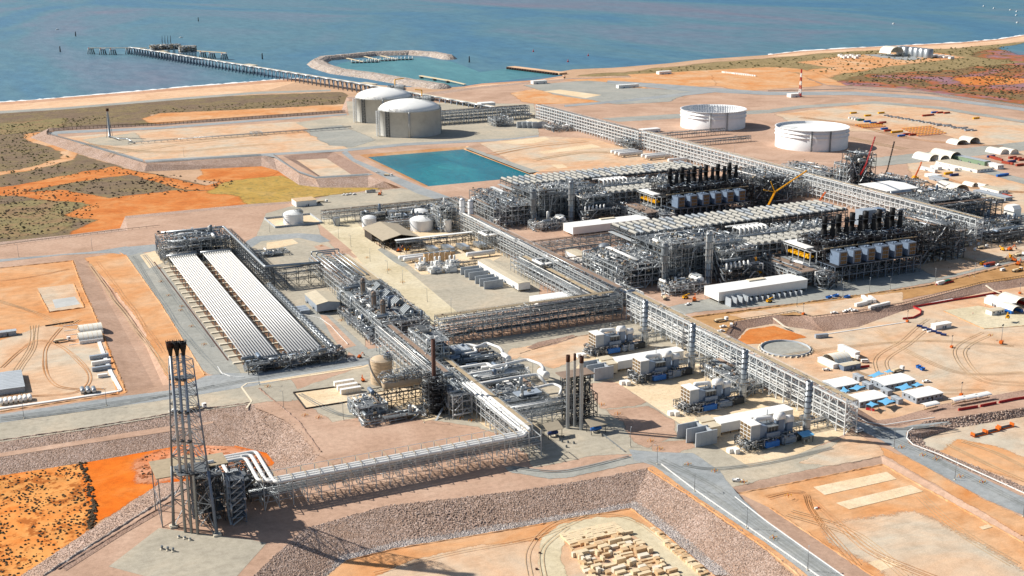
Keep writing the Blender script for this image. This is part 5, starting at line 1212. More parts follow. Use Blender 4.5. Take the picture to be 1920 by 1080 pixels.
b.build('cooler', label='grey slatted cooler box above the bottom modules', cat='cooler')
b = MB().m('grey_panel'); b.box(287, 615, 8.5, 303, 623, 9.3); b.build('cooler_roof', label='flat grey roof beside the row of white pipes', cat='roof')
rack('elevated rack from the bottom modules to the three tall stacks', 271, 590, 310, 597, [4.5, 8.5, 12], 6.5, 64, 'steel_light', 5, .5, 'wwsg', 'tray_tan', .4, .4, False)
# big beige drum on its frame
t = thing('beige_drum', 'big beige horizontal drum on a dark steel frame', 'drum', (225, 657, 0))
b = MB().m('steel_dark'); frame_mb(b, grid(212, 243, 7.7), grid(651, 664, 6.5), [5, 9.6], .45, .8, random.Random(5), False); b.build('frame', t)
b = MB(); vessel_h(b, 229, 657.5, 13.9, 3.5, 22, 'x', 'tank_beige', 28); b.build('drum', t)
b = MB(); Rn = random.Random(3)
for _ in range(160): b.m(CH[Rn.choice('glsd')]); rpipe(Rn, b, 216, 653, 15.5, 243, 664, 20, .17, 3, 5, (1, 6))
b.build('small_pipework', t)['kind'] = 'stuff'
block('process_module', 'low frame of silver pipes left of the big beige drum', 196, 641, 214, 662, [4, 7.5], 65, 6, 'steel_light', 1.6, .3, 6, 8, top=1, cols='swlg')
block('process_module', 'knee high valves at the foot of the big beige drum', 196, 630, 234, 640, [3], 66, 6, 'steel', 1.5, .2, 4, 8, top=1, cols='sgdrl')
# charred oxidiser with brown stack
t = thing('oxidiser_tower', 'charred black thermal tower with a thin brown stack', 'tower', (241, 634, 0))
b = MB().m('black').lathe(241, 634, [(4, 0), (4, 1), (3.8, 1.2), (3.8, 15), (2.2, 18.5), (1.2, 22)], 24, True, False); b.build('shell', t)
for z in (4.5, 9, 13.5, 17): 
    b = MB().m('black_steel').lathe(241, 634, [(3.8, z), (6, z), (6, z+.3), (3.8, z+.3)], 20, False, False).m('steel_dark')
    for k in range(16):
        a, c = k/16*6.283, (k+1)/16*6.283; b.beam((241+6*math.cos(a), 634+6*math.sin(a), z), (241+6*math.cos(a), 634+6*math.sin(a), z+1.3), .15).beam((241+6*math.cos(a), 634+6*math.sin(a), z+1.3), (241+6*math.cos(c), 634+6*math.sin(c), z+1.3), .15)
    b.build('platform', t)
b = MB().m('rusty'); b.lathe(241, 634, [(1.25, 21.5), (1.25, 46), (1.0, 46.02), (1, 40)], 16, True, False); b.build('stack', t)
b = MB(); Rn = random.Random(8)
for _ in range(260): b.m(Rn.choice(['black_steel', 'black', 'steel_dark', 'pipe_grey'])); rpipe(Rn, b, 234, 627, .5, 248, 641, 24, .17, 3, 5, (1, 5))
for q in ((-5.5, -5.5), (5.5, -5.5), (-5.5, 5.5), (5.5, 5.5)): b.m('steel_dark').beam((241+q[0], 634+q[1], 0), (241+q[0], 634+q[1], 24), .4)
b.build('small_pipework', t)['kind'] = 'stuff'
b = MB().m('steel_light'); b.beam((237, 622, 0), (245, 630, 4.5), 1.2, .3); b.build('stair', t)
# ------------------------------------------------------------------ three tall stacks
t = thing('triple_stack', 'three tall silver exhaust stacks with scorched brown tips', 'stacks', (305, 576, 0))
for x, y, r in ((301, 578, 1.08), (305.6, 578.5, .72), (307, 573, 1.15)):
    b = MB().m('pipe_silver').lathe(x, y, [(r*1.05, 0), (r*1.05, 2), (r, 2.2), (r, 40.5)], 18, True, False); s = b.build('stack', t)
    MB().m('soot').lathe(x, y, [(r, 40.5), (r*1.1, 41), (r*1.1, 44.5), (r*.85, 44.52), (r*.85, 41)], 18, True, False).build('tip', s)
b = MB().m('steel_dark'); frame_mb(b, grid(305, 317, 6), grid(581, 593, 6), [6, 12, 18, 24, 29], .4, .8, random.Random(4), False)
frame_mb(b, grid(317, 323, 6), grid(583, 592, 4.5), [4, 8, 12, 16], .35, .8, random.Random(5), False); b.build('frame', t)
b = MB().m('tray_brown'); b.box(300, 581, 29.2, 320, 592, 29.7); b.build('platform', t)
b = MB(); Rn = random.Random(9)
for _ in range(260): b.m(Rn.choice(['black_steel', 'rust_dark', 'steel_dark', 'pipe_grey'])); rpipe(Rn, b, 304, 580, .5, 318, 593, 29, .18, 3, 5, (1, 6))
b.build('small_pipework', t)['kind'] = 'stuff'
def canopy(label, cx, cy, w, d, z, tilt, mat, inner, seed=1):
    t = thing('canopy', label, 'canopy', (cx, cy, 0)); b = MB().m('steel_dark')
    for sx in (-.42, .42):
        for sy in (-.42, .42): b.beam((cx+sx*w, cy+sy*d, 0), (cx+sx*w, cy+sy*d, z+(tilt if sy > 0 else 0)), .28)
    b.build('frame', t)
    MB().m(mat).extr([(cy-d/2, z), (cy-d/2, z+.25), (cy+d/2, z+tilt+.25), (cy+d/2, z+tilt)], 'x', cx-w/2, cx+w/2).build('roof', t)
    b = MB(); vessel_h(b, cx, cy, 2.2, 1.1, w*.55, 'x', inner, 12); b.build('drum', t)
    return t
canopy('tan pitched canopy left of the three tall stacks', 288, 571, 10, 7, 5, 2.2, 'brown_roof', 'navy')
canopy('tan pitched canopy with blue drums right of the three tall stacks', 313, 566, 11, 7, 5, 2.2, 'brown_roof', 'blue')
canopy('small blue canopy at the end of the main rack', 411.5, 503, 8, 5, 4.2, 1, 'light_blue', 'pipe_grey')
# ------------------------------------------------------------------ flare line: rack of A frames, three white pipes, loops
t = thing('flare_rack', 'long rack on slim legs carrying three white flare pipes', 'pipe rack', (195, 555, 0))
b = MB().m('steel_light'); y0, y1 = 549.5, 560.5
for x in grid(118, 270, 7.2):
    b.beam((x, y0, 0), (x, y0, 15.4), .38).beam((x, y1, 0), (x, y1, 15.4), .38)
    for z in (4.2, 7.6, 11.6): b.beam((x, y0, z), (x, y1, z), .35)
    b.m('tray_tan').beam((x, y0, 15.4), (x, y1, 15.4), .3).m('steel_light')
    b.beam((x, y1-1.5, 0), (x, y1-3.5, 11.6), .25).beam((x, y1-5, 0), (x, y1-3.5, 11.6), .25)
for z in (7.6, 11.6): b.beam((118, y0, z), (270, y0, z), .3).beam((118, y1, z), (270, y1, z), .3)
b.beam((118, y1, 15.4), (270, y1, 15.4), .2).beam((118, y0, 4.2), (270, y0, 4.2), .2)
xs = grid(118, 270, 7.2)
for i in range(0, len(xs)-1, 3):
    for y in (y0, y1):
        m = (xs[i]+xs[i+1])/2; b.beam((xs[i], y, 0), (m, y, 11.6), .25).beam((xs[i+1], y, 0), (m, y, 11.6), .25)
b.build('frame', t)
for k in range(3):
    y = y0+1.4+k*2.6; r = .95
    MB().m('pipe_white').bend([(262+k*2.6, 640, 13), (262+k*2.6, y, 13), (124-k*3.4, y, 13), (124-k*3.4, 590-k*3.0, 14.5), (98+k*3.4, 590-k*3.0, 14.5), (98+k*3.4, 566-k*2, 14.5), (92+k*2, 558, 12)], r, 3.4, 16, 6).build('flare_pipe', t)
for k in range(7):
    y = y0+.8+k*1.45; MB().m('pipe_silver' if k % 2 else 'pipe_grey').cyl((112, y, 8.1), (270, y, 8.1), .28, None, 6).build('pipe', t)
b = MB(); Rn = random.Random(12)
for _ in range(160): b.m(CH[Rn.choice('gslT')]); rpipe(Rn, b, 120, 550, 4, 268, 560, 9, .12, 2, 5, (2, 9))
b.build('small_pipework', t)['kind'] = 'stuff'
block('pipe_support', 'forest of crossed steel legs under the white pipe loops', 96, 562, 126, 592, [4, 8, 12], 71, 5.5, 'steel_dark', .9, .1, 1, 6, brace=.6, cols='gdsl', top=1, cat='pipe frame', w=.32)
# ------------------------------------------------------------------ flare tower
t = thing('flare_tower', 'very tall lattice flare tower with three risers and black burner tips', 'flare tower', (83, 546, 0))
FX, FY, FH = 84.5, 547.5, 92
legs = [(73.8, 551), (91, 533.5), (89, 566)]; topp = [(78.1, 548), (88, 543), (84.7, 553)]
def lp(i, z):
    q = min(1, z/(FH-6)); return (legs[i][0]+(topp[i][0]-legs[i][0])*q, legs[i][1]+(topp[i][1]-legs[i][1])*q, z)
for i in range(3):
    b = MB().m('steel_blue' if i == 1 else 'steel'); b.cyl(lp(i, 0), lp(i, 32), .8, .62, 12).cyl(lp(i, 32), lp(i, FH-6), .5, .25, 12)
    b.m('foot').cbox(legs[i][0], legs[i][1], 0, 3.6, 3.6, 1); b.build('leg', t)
b = MB().m('steel'); zs = [0, 15, 28, 37, 45, 52, 58, 63.5, 68.5, 73, 77.5, 82, 86]
for k in range(len(zs)-1):
    for i in range(3):
        j = (i+1) % 3; a, c = zs[k], zs[k+1]; w = .3 if a < 40 else .2
        b.beam(lp(i, c), lp(j, c), w).beam(lp(i, a), lp(j, c), w).beam(lp(j, a), lp(i, c), w)
b.build('lattice', t)
for k, (x, y) in enumerate(((78, 542.2), (80.5, 540), (83, 537.6))):
    xt, yt = (78.8, 81.6, 84.3)[k], (547.5, 546.5, 545.5)[k]
    b = MB().m('pipe_silver'); b.cyl((x, y+1, 0), (xt, yt-1.5, 88), .72, .72, 14); r = b.build('riser', t)
    b = MB().m('soot' if k == 0 else 'black').lathe(xt, yt-1.5, [(.65, 88), (.9, 90), (1.5, 92.5), (1.65, 94.5), (1.3, 94.55), (1.1, 93)], 16, True, False)
    b.m('black').lathe(xt, yt-1.5, [(.68, 87.5), (1.0, 89.8), (1.58, 92.2)], 16, True, False)
    for q in range(10):
        a = q/10*6.283; b.cyl((xt+1.3*math.cos(a), yt-1.5+1.3*math.sin(a), 91), (xt+1.75*math.cos(a), yt-1.5+1.75*math.sin(a), 95.2), .12, None, 5)
    b.build('burner_tip', r)
    c = MB().m('steel_dark')
    for z in (30, 46, 60, 76): c.cyl((x+.3*z/88, y+1+4.5*z/88, z), (x+.3*z/88, y+1+4.5*z/88, z+1), 1.1, None, 10)
    c.build('clamp', r)
for z, s in ((30, 7), (76, 3.6)):
    b = MB().m('grating').box(FX-s-1, FY-s, z, FX+s, FY+s*.8, z+.3).m('steel')
    for q in np.arange(-s-1, s+.1, 1.6): b.beam((FX+q, FY-s, z), (FX+q, FY-s, z+1.3), .12)
    b.beam((FX-s-1, FY-s, z+1.3), (FX+s, FY-s, z+1.3), .12); b.build('platform', t)
MB().m('tray_tan').box(68, 552, 25.5, 88, 574, 26).build('platform', t)
b = MB().m('steel')
for p in ((69, 553), (69, 573), (87, 573)): b.beam((*p, 0), (*p, 25.5), .5)
b.beam((69, 553, 12), (69, 573, 12), .3).beam((69, 553, 0), (69, 573, 12), .3).beam((69, 573, 12), (69, 553, 25), .3).beam((69, 553, 12), (74, 548, 12), .3); b.build('support_frame', t)
MB().m('tray_tan').box(89, 556, 25.4, 103, 570, 25.9).build('platform', t)
block('stair_tower', 'square lattice stair tower at the right foot of the flare tower', 100, 541, 107, 551, [3.3, 6.6, 9.9, 13.2, 16.5, 19.8, 23], 72, 5, 'steel_blue', .3, .2, 0, 2, brace=.9, cols='gd', top=1, cat='stair tower', w=.28)
block('ladder_tower', 'dark valve house frame inside the flare tower base', 85, 547, 98, 562, [6, 12, 18, 24], 73, 5, 'steel_dark', 1.3, .7, 3, 5, brace=.8, cols='gdd', top=1, cat='steel frame', w=.35)
for k, (px_, py_) in enumerate(((336, 1008), (347, 1010), (357, 1013), (304, 1030), (315, 1032), (325, 1034))):
    x, y, _ = G(px_, py_); b = MB().m('foot').cbox(x, y, 0, 1.6, 1.6, .5).m('pipe_grey').cyl((x, y, .5), (x, y, 1.9 if k > 2 else 1.2), .55, None, 10)
    b.build('drain_pot', label=f"{nth(k % 3)} small drum from the left in the {'nearer' if k > 2 else 'farther'} row below the flare tower", cat='drum', group='small drums on the flare platform')
for k in range(3):
    x, y, _ = G(640-k*6, 741-k*7, 0); b = MB().m('white_panel').box(x, y, .3, x+13, y+3, 3.4).m('steel_dark').box(x+.3, y+.3, 0, x+12.7, y+2.7, .3)
    for u in range(12): b.m('cream_panel').box(x+.3+u*1.05, y-.05, .6, x+.8+u*1.05, y, 3.2)
    b.build('white_container', label=f'{nth(k)} long white container from the front on the pale concrete pad', cat='container')
# small ground flare in the upper left
b = MB().m('pipe_silver').lathe(207, 1836, [(2, 0), (2, 3), (1.6, 3.2), (1.4, 38)], 14, True, False).m('soot').lathe(207, 1836, [(1.4, 38), (2.2, 39), (2.2, 42), (1.6, 42.02)], 14, True, False).m('steel')
for k in range(3):
    a = k*2.09+.5; b.beam((207+5*math.cos(a), 1836+5*math.sin(a), 0), (207+1.4*math.cos(a), 1836+1.4*math.sin(a), 34), .5)
b.build('vent_stack', label='lone tall vent stack standing in the upper left yard', cat='stack')
rack('low pipeline on short trestles across the upper left yard', 222, 1756, 545, 1762, [2.6], 9, 74, 'steel', 3, .8, 'sws', 'tray_brown', .3, 0, False, False)
b = MB().m('pipe_silver').bend([(208, 1834, 2), (214, 1800, 3), (226, 1790, 3), (228, 1762, 3.3)], .9, 3, 10, 4); b.build('pipe', label='bent silver pipe joining the lone vent stack to its pipeline', cat='pipe')
b = MB().m('steel_light'); frame_mb(b, grid(395, 410, 7), grid(1752, 1768, 8), [4.5], .5, .5); b.build('pipe_bridge', label='small steel pipe bridge midway on the low pipeline', cat='bridge')
# ------------------------------------------------------------------ four power units
def power(i, sy):
    nm = f'{nth(i)} from the back'
    y = sy+3; t = thing('power_unit', f'gas turbine power unit with brown louvres, {nm} of the four', 'power unit', (392, y, 0), 'gas turbine power units')
    b = MB().m('steel_dark'); frame_mb(b, grid(374, 400, 6.5), grid(y-6, y+6, 6), [4.6], .4, .5, random.Random(i), True); b.build('frame', t)
    b = MB().m('grey_panel'); b.box(377, y-4.5, 5, 383, y+5.5, 14).m('white_panel').box(376.7, y-4.8, 14, 383.3, y+5.8, 14.35); b.build('filter_house', t)
    b = MB()
    for a in range(4):
        for c in range(3):
            b.m('white_panel').box(376.75, y-4.4+c*3.3, 5.3+a*2.2, 377, y-1.2+c*3.3, 7.4+a*2.2)
            b.m('louvre').box(376.6, y-4.1+c*3.3, 5.5+a*2.2, 376.85, y-1.5+c*3.3, 7.2+a*2.2)
    b.build('louvre', t)
    b = MB().m('blue_grey'); b.extr([(383, 5.5), (383, 13.2), (388, 12), (388, 5.5)], 'y', y-4, y+5) ; b.build('silencer', t)
    b = MB().m('steel_dark'); b.box(388.2, y-4, 4.8, 395.5, y+4, 11); b.m('steel'); b.box(388, y-4.3, 11, 395.7, y+4.3, 11.3)
    for q in range(4): b.beam((388.5+q*2.2, y-4.2, 4.8), (388.5+q*2.2, y-4.2, 11), .3)
    b.build('turbine_enclosure', t)
    MB().m('blue_grey').box(387, y-5.4, 4.9, 396, y-4.4, 8.2).build('panel', t)
    MB().m('white_panel').bend([(385, y+3, 13), (385, y+3, 14.4), (394, y+1, 14.4), (394, y+1, 12)], 1.25, 2, 14, 5).build('vent_duct', t)
    for q, hh in ((399, 15.5), (405, 13)):
        b = MB().m('blue_grey'); b.box(q-1.9, y-2.2, 4.8, q+1.9, y+2.2, hh-2.4)
        b.m('white_panel'); b.cyl((q-2.6, y, hh-1), (q+2.6, y, hh-1.4), 2.3, None, 14).cyl((q, y, hh-4), (q, y, hh-2), 1.6, None, 12); b.build('vent_hood', t)
    MB().m('blue').box(384.5, y-8.6, 1.2, 393.5, y-6.4, 4.4).build('blue_cabin', t)
    MB().m('blue_grey').box(396, y-7.6, 1, 405, y-5.4, 4.8).build('control_cabin', t)
    b = MB()
    for q in range(10): b.m('steel_dark').box(405.5+q*.95, y-6.5, .5, 406.1+q*.95, y-2, 4.5)
    b.build('cooler_fins', t)
    b = MB()
    for q in range(3): b.m('pipe_silver').cyl((401, y+1.5+q*1.6, 6), (414, y+1.5+q*1.6, 6), .7, None, 10)
    b.build('silencer_tubes', t)
    b = MB(); Rn = random.Random(80+i)
    for _ in range(260): b.m(CH[Rn.choice('gdswl')]); rpipe(Rn, b, 372, y-8, .5, 408, y+6, 6, Rn.uniform(.08, .25), 3, 5, (1, 6))
    for _ in range(60): b.m(CH[Rn.choice('gdb')]); x_ = Rn.uniform(373, 408); y_ = Rn.uniform(y-7, y+5); b.box(x_, y_, .5, x_+2, y_+1.5, Rn.uniform(2, 4.5))
    b.m('steel').cyl((392, y+2, 11), (392, y+2, 19), .25, None, 6); b.build('small_pipework', t)['kind'] = 'stuff'
    # banded exhaust stack with helical strakes, standing free
    t = thing('exhaust_stack', f'silver exhaust stack with spiral strakes, {nm} of the four', 'stack', (415.8, sy, 0), 'spiral strake exhaust stacks')
    MB().m('pipe_silver').lathe(415.8, sy, [(2.2, 0), (2.2, 12), (1.85, 13), (1.85, 33.5), (1.5, 33.52), (1.5, 26)], 24, True, False).build('shell', t)
    MB().m('black').lathe(415.8, sy, [(1.49, 33), (.05, 32.5)], 20).build('flue', t)
    b = MB().m('pipe_grey')
    for s in range(3):
        for q in range(26):
            a = q*.33+s*2.094; z = 20+q*.5; b.beam((415.8+1.93*math.cos(a), sy+1.93*math.sin(a), z), (415.8+1.93*math.cos(a+.33), sy+1.93*math.sin(a+.33), z+.5), .55, .16)
    b.build('strake', t)['kind'] = 'stuff'
    b = MB().m('steel_dark')
    for z in (3, 6, 15, 18, 21.5, 25, 28.5): b.lathe(415.8, sy, [(1.8, z), (2.3, z), (2.3, z+.22), (1.8, z+.22)], 20, False, False)
    b.build('band', t)
    b = MB().m('grating').lathe(415.8, sy, [(2.4, 11.8), (4.4, 11.8), (4.4, 12.1), (2.4, 12.1)], 16, False, False).m('tray_tan')
    for q in range(14):
        a, c = q/14*6.283, (q+1)/14*6.283; b.beam((415.8+4.4*math.cos(a), sy+4.4*math.sin(a), 12), (415.8+4.4*math.cos(a), sy+4.4*math.sin(a), 13.3), .12).beam((415.8+4.4*math.cos(a), sy+4.4*math.sin(a), 13.3), (415.8+4.4*math.cos(c), sy+4.4*math.sin(c), 13.3), .12)
    b.build('platform', t)
    b = MB().m('white_panel'); b.cbox(367.5, y-4, 0, 3, 4.5, 2.8).cbox(364.8, y-2.5, 0, 2.4, 3, 2.6); b.build('white_cabinet', label=f'white electrical cabinets left of the power unit {nm}', cat='cabinet')
    rack(f'low pipe rack from the main rack to power unit {nm}', 404, y+4, 436, y+7, [3, 5.2], 6, 90+i, 'steel', 3, .35, 'wsg', 'tray_brown', .3, .1, False)
for i, sy in enumerate((684.8, 626, 569, 508.2)): power(i, sy)
block('valve_skid', 'crowded white pipe skid between main rack and second exhaust stack', 420, 575, 435, 622, [3.5, 7], 95, 6, 'steel_light', 1.8, .3, 8, 10, top=1.5, cat='equipment skid', cols='wswlg', big=(.3, .6))
for i, yy in enumerate((648, 531)):
    w = 'farther' if i == 0 else 'nearer'
    t = thing('switch_room', f'long white switch room between power units, {w} of two', 'building', (400, yy, 0))
    MB().m('white_panel').box(374, yy, 1.6, 424, yy+9, 7).build('wall', t); b = MB().m('roof_white')
    b.extr([(yy-.3, 7), (yy-.3, 7.25), (yy+4.5, 7.6), (yy+9.3, 7.25), (yy+9.3, 7)], 'x', 373.7, 424.3); b.build('roof', t)
    b = MB().m('steel_dark')
    for q in grid(375, 423, 6): b.beam((q, yy+.5, 0), (q, yy+.5, 1.6), .35).beam((q, yy+8.5, 0), (q, yy+8.5, 1.6), .35)
    b.build('leg', t)
    for k, (x_, y_) in enumerate(((365, yy+6), (363, yy-3))):
        b = MB().m('cream_panel').box(x_, y_, 1, x_+9, y_+7, 7.2).m('roof_cream').box(x_-.2, y_-.2, 7.2, x_+9.2, y_+7.2, 7.5).m('steel_dark').box(x_+1, y_+1, 0, x_+8, y_+6, 1)
        b.build('beige_cabin', label=f"beige cabin at the left end of the {w} white switch room, {'behind' if k == 0 else 'in front'}", cat='cabin')
    for k in range(3):
        b = MB().m('conc_wall'); yk = yy+6.5-k*7.5; xk = 349.5+k*1.2
        b.box(xk, yk, 0, xk+14, yk+.7, 8.4)
        for q in range(1, 4): b.m('grey_panel').box(xk+q*3.5-.1, yk-.05, 0, xk+q*3.5+.1, yk, 8.4)
        if k < 2: b.m('conc_wall').box(xk+12, yk-6.3, 0, xk+12.7, yk, 8); b.m('pipe_silver').box(xk+5, yk-5, 0, xk+10, yk-2, 5.5)
        b.build('fire_wall', label=f'{nth(k)} tall grey fire wall from the back, beside the {w} white switch room', cat='fire wall', group=f'fire walls beside the {w} white switch room')
# ------------------------------------------------------------------ buildings
def rect(quad, z):
    """left, back, right, front corners of a roof in the photo -> x0, y0, x1, y1"""
    L, Bk, Rt, F = [G(a, b, z) for a, b in quad]
    return (L[0]+F[0])/2, (F[1]+Rt[1])/2, (Rt[0]+Bk[0])/2, (L[1]+Bk[1])/2
def building(label, x0, y0, x1, y1, h, z=0, wall='white_panel', roof='roof_white', ridge=0, axis='x', legs=0, win=0, door=False, name='building', cat='building', group=None, winside=False):
    t = thing(name, label, cat, ((x0+x1)/2, (y0+y1)/2, z), group); zb = z+legs
    b = MB().m(wall)
    if ridge:
        if axis == 'x': m = (y0+y1)/2; b.extr([(y0, zb), (y0, z+h), (m, z+h+ridge-.1), (y1, z+h), (y1, zb)], 'x', x0, x1)
        else: m = (x0+x1)/2; b.extr([(x0, zb), (x0, z+h), (m, z+h+ridge-.1), (x1, z+h), (x1, zb)], 'y', y0, y1)
    else: b.box(x0, y0, zb, x1, y1, z+h)
    b.build('wall', t)
    b = MB().m(roof); o = .35; zr = z+h+.02
    rg = ridge or .18
    if axis == 'x': m = (y0+y1)/2; b.extr([(y0-o, zr), (y0-o, zr+.15), (m, zr+rg+.15), (y1+o, zr+.15), (y1+o, zr), (m, zr+rg)], 'x', x0-o, x1+o)
    else: m = (x0+x1)/2; b.extr([(x0-o, zr), (x0-o, zr+.15), (m, zr+rg+.15), (x1+o, zr+.15), (x1+o, zr), (m, zr+rg)], 'y', y0-o, y1+o)
    n = max(1, int((x1-x0 if axis == 'x' else y1-y0)/3))
    for k in range(1, n):
        u = k/n; b.m('steel_light')
        if axis == 'x': xx = x0+(x1-x0)*u; b.beam((xx, y0-o, zr+.17), (xx, m, zr+rg+.17), .12, .08).beam((xx, m, zr+rg+.17), (xx, y1+o, zr+.17), .12, .08)
        else: yy = y0+(y1-y0)*u; b.beam((x0-o, yy, zr+.17), (m, yy, zr+rg+.17), .12, .08).beam((m, yy, zr+rg+.17), (x1+o, yy, zr+.17), .12, .08)
    b.build('roof', t)
    if h > 3 and name == 'building':
        for k in range(max(1, n//5)):
            u = (k+.5)/max(1, n//5); xx, yy = (x0+(x1-x0)*u, y0) if axis == 'x' else (x0, y0+(y1-y0)*u)
            MB().m('grey_panel').cbox(xx-(0 if axis == 'x' else .5), yy-(.5 if axis == 'x' else 0), zb+.4, 1.5, 1.1, 1.5).build('air_conditioner', t)
            MB().m('steel_dark').cbox(xx+(2.2 if axis == 'x' else 0), yy+(0 if axis == 'x' else 2.2), zb, 1.1 if axis == 'x' else .12, .12 if axis == 'x' else 1.1, 2.2).build('door', t)
    if legs:
        b = MB().m('steel_dark')
        for q in grid(x0+.4, x1-.4, 5): b.beam((q, y0+.4, z), (q, y0+.4, zb), .3).beam((q, y1-.4, z), (q, y1-.4, zb), .3)
        b.build('leg', t)
    for k in range(win):
        x = x0+(x1-x0)*(k+.5)/win; MB().m('glass').box(x-.7, y0-.06, z+h*.45, x+.7, y0+.02, z+h*.78).build('window', t)
    if winside:
        for k in range(3):
            y = y0+(y1-y0)*(k+.5)/3; MB().m('glass').box(x0-.06, y-.6, z+h*.45, x0+.02, y+.6, z+h*.78).build('window', t)
    if door: MB().m('steel_dark').box(x0-.07, (y0+y1)/2-.9, zb, x0+.02, (y0+y1)/2+.9, zb+2.2).build('door', t)
    return t
def bpx(label, fx, fy, w, d, h, z=0, **k):
    x, y, _ = G(fx, fy, z); return building(label, x, y, x+w, y+d, h, z, **k)
building('cream gabled substation beside the white pipe banks', 233.5, 858, 251.5, 891, 7.6, wall='grey_panel', roof='roof_cream', ridge=1.6, axis='y', legs=2)
for k in range(3): building(f'{nth(k)} grey transformer box left of the cream gabled substation', 222, 862+k*5, 229, 865.6+k*5, 3, wall='conc_wall', roof='grey_panel', name='transformer', cat='transformer', group='transformers by the substation')
building('long white room with cream roof facing six grey blast walls', 395.5, 846, 406, 928, 7, roof='roof_cream', axis='y', legs=1.5, ridge=.5)
for k in range(6):
    y = 865+k*9+(4 if k > 2 else 0); b = MB().m('conc_wall').box(374, y, 0, 391, y+.8, 6.5).m('pipe_silver').box(384, y+2, 0, 391, y+6, 4.5); b.build('blast_wall', label=f'{nth(k)} grey blast wall from the front beside the long cream roofed room', cat='blast wall', group='blast walls beside the cream roofed room')
building('white flat roofed room left of the mid crossing', 389, 797, 431, 812, 6.2, legs=1.8, axis='x', ridge=.3)
building('cream roofed long building between racks, nearer train', 478, 880, 489, 925, 7.5, roof='roof_cream', axis='y', legs=1.8, ridge=.4)
building('cream roofed long building between racks, farther train', 476, 1122, 487, 1168, 7.5, roof='roof_cream', axis='y', legs=1.8, ridge=.4)
for k in range(7): building(f'{nth(k)} small cream cabinet from the front beside the cream roofed building', 464, 884+k*5.2, 472, 887+k*5.2, 2.4, wall='cream_panel', roof='roof_cream', name='cabinet', cat='cabinet', group='cream cabinets by the nearer train')
building('small white hut near the head of the jetty rack', 812, 1880, 838, 1896, 8, wall='white_panel', legs=1)
building('cream dome roofed hut beside grey blast walls near the far rack', 796, 1640, 818, 1672, 7, roof='roof_cream', ridge=2.2, axis='y')
for k in range(4): MB().m('conc_wall').box(770+k*6, 1648-k*5, 0, 786+k*6, 1650-k*5, 9).build('blast_wall', label=f'{nth(k)} tall grey blast wall from the left beside the dome roofed hut', cat='blast wall', group='blast walls beside the dome roofed hut')
building('flat cream roofed office in the gravel car park', 322, 1243, 344, 1262, 6, wall='white_panel', roof='crate_tan')
# beige roofed open shed
t = thing('open_shed', 'large beige gable roofed shed with open dark sides', 'shed', (361, 1050, 0))
MB().m('brown_roof').extr([(343, 8.6), (343, 9), (361, 13), (379, 9), (379, 8.6), (361, 12.5)], 'y', 1024, 1084).build('roof', t)
b = MB().m('black_steel'); frame_mb(b, grid(345, 377, 8), grid(1026, 1082, 7), [4.2, 8.2], .4, .15, random.Random(2), False)
b.m('fence_dark').box(344.8, 1060, 0, 376.8, 1081.5, 8).box(366, 1027, 4, 376.8, 1060, 8); b.build('frame', t)
b = MB(); Rn = random.Random(6)
for _ in range(220): b.m(CH[Rn.choice('dgdst')]); rpipe(Rn, b, 346, 1027, .3, 376, 1060, 7, Rn.uniform(.1, .3), 3, 5, (1, 6))
b.build('machinery', t)['kind'] = 'stuff'
# long thin canopy with vaporisers, bullets, silencers and white compressors
t = thing('canopy', 'long thin white canopy over a crowded pipe manifold', 'canopy', (390, 1014, 0))
MB().m('roof_white').box(352, 1012, 10.2, 427, 1016.5, 10.8).build('roof', t)
b = MB().m('steel_dark')
for q in grid(353, 426, 8): b.beam((q, 1012.5, 0), (q, 1012.5, 10.2), .35).beam((q, 1016, 0), (q, 1016, 10.2), .35)
b.build('post', t)['kind'] = 'stuff'
for k, (x, y) in enumerate(((376, 990), (390, 986), (404, 984), (421, 984))):
    b = MB().m('pipe_silver').box(x, y, 2.6, x+4, y+15, 5.6).m('grey_panel').box(x+4, y, 2.6, x+8, y+15, 5.2).m('steel_light')
    for q in range(7): b.box(x+.2, y+.5+q*2.1, 5.6, x+3.8, y+1+q*2.1, 5.8)
    for q in (.5, 14): b.beam((x+.5, y+q, 0), (x+.5, y+q, 2.6), .3).beam((x+7.5, y+q, 0), (x+7.5, y+q, 2.6), .3)
    b.build('cooler', label=f'{nth(k)} silver louvred cooler box from the left below the thin canopy', cat='cooler')
def bullet(label, x, y, z, r, L, ax='x', mat='pipe_white'):
    b = MB(); vessel_h(b, x, y, z, r, L, ax, mat, 20); b.m('foot').box(x-L*.3 if ax == 'x' else x-r, y-r if ax == 'x' else y-L*.3, 0, (x-L*.3+1.2) if ax == 'x' else x+r, y+r if ax == 'x' else y-L*.3+1.2, z-r-.6)
    return b.build('bullet_tank', label=label, cat='tank')
bullet('rear of two white bullet tanks left of the brown silencers', 366, 980, 3.2, 1.9, 46)
bullet('front of two white bullet tanks left of the brown silencers', 366, 973, 3.2, 1.9, 42)
bullet('single white bullet tank right of the brown silencers', 413, 962, 3.6, 2.2, 26)
for k in range(6):
    x = 361+k*4.8; y = 962-k*.6
    b = MB().m('crate_tan').box(x-1.7, y-1.5, .6, x+1.7, y+1.5, 9.4).m('steel').box(x-1.85, y-1.65, 9.4, x+1.85, y+1.65, 9.8).box(x-1.9, y-1.7, 0, x+1.9, y+1.7, .6)
    b.build('silencer', label=f'{nth(k)} brown upright silencer from the left', cat='silencer', group='brown upright silencers')
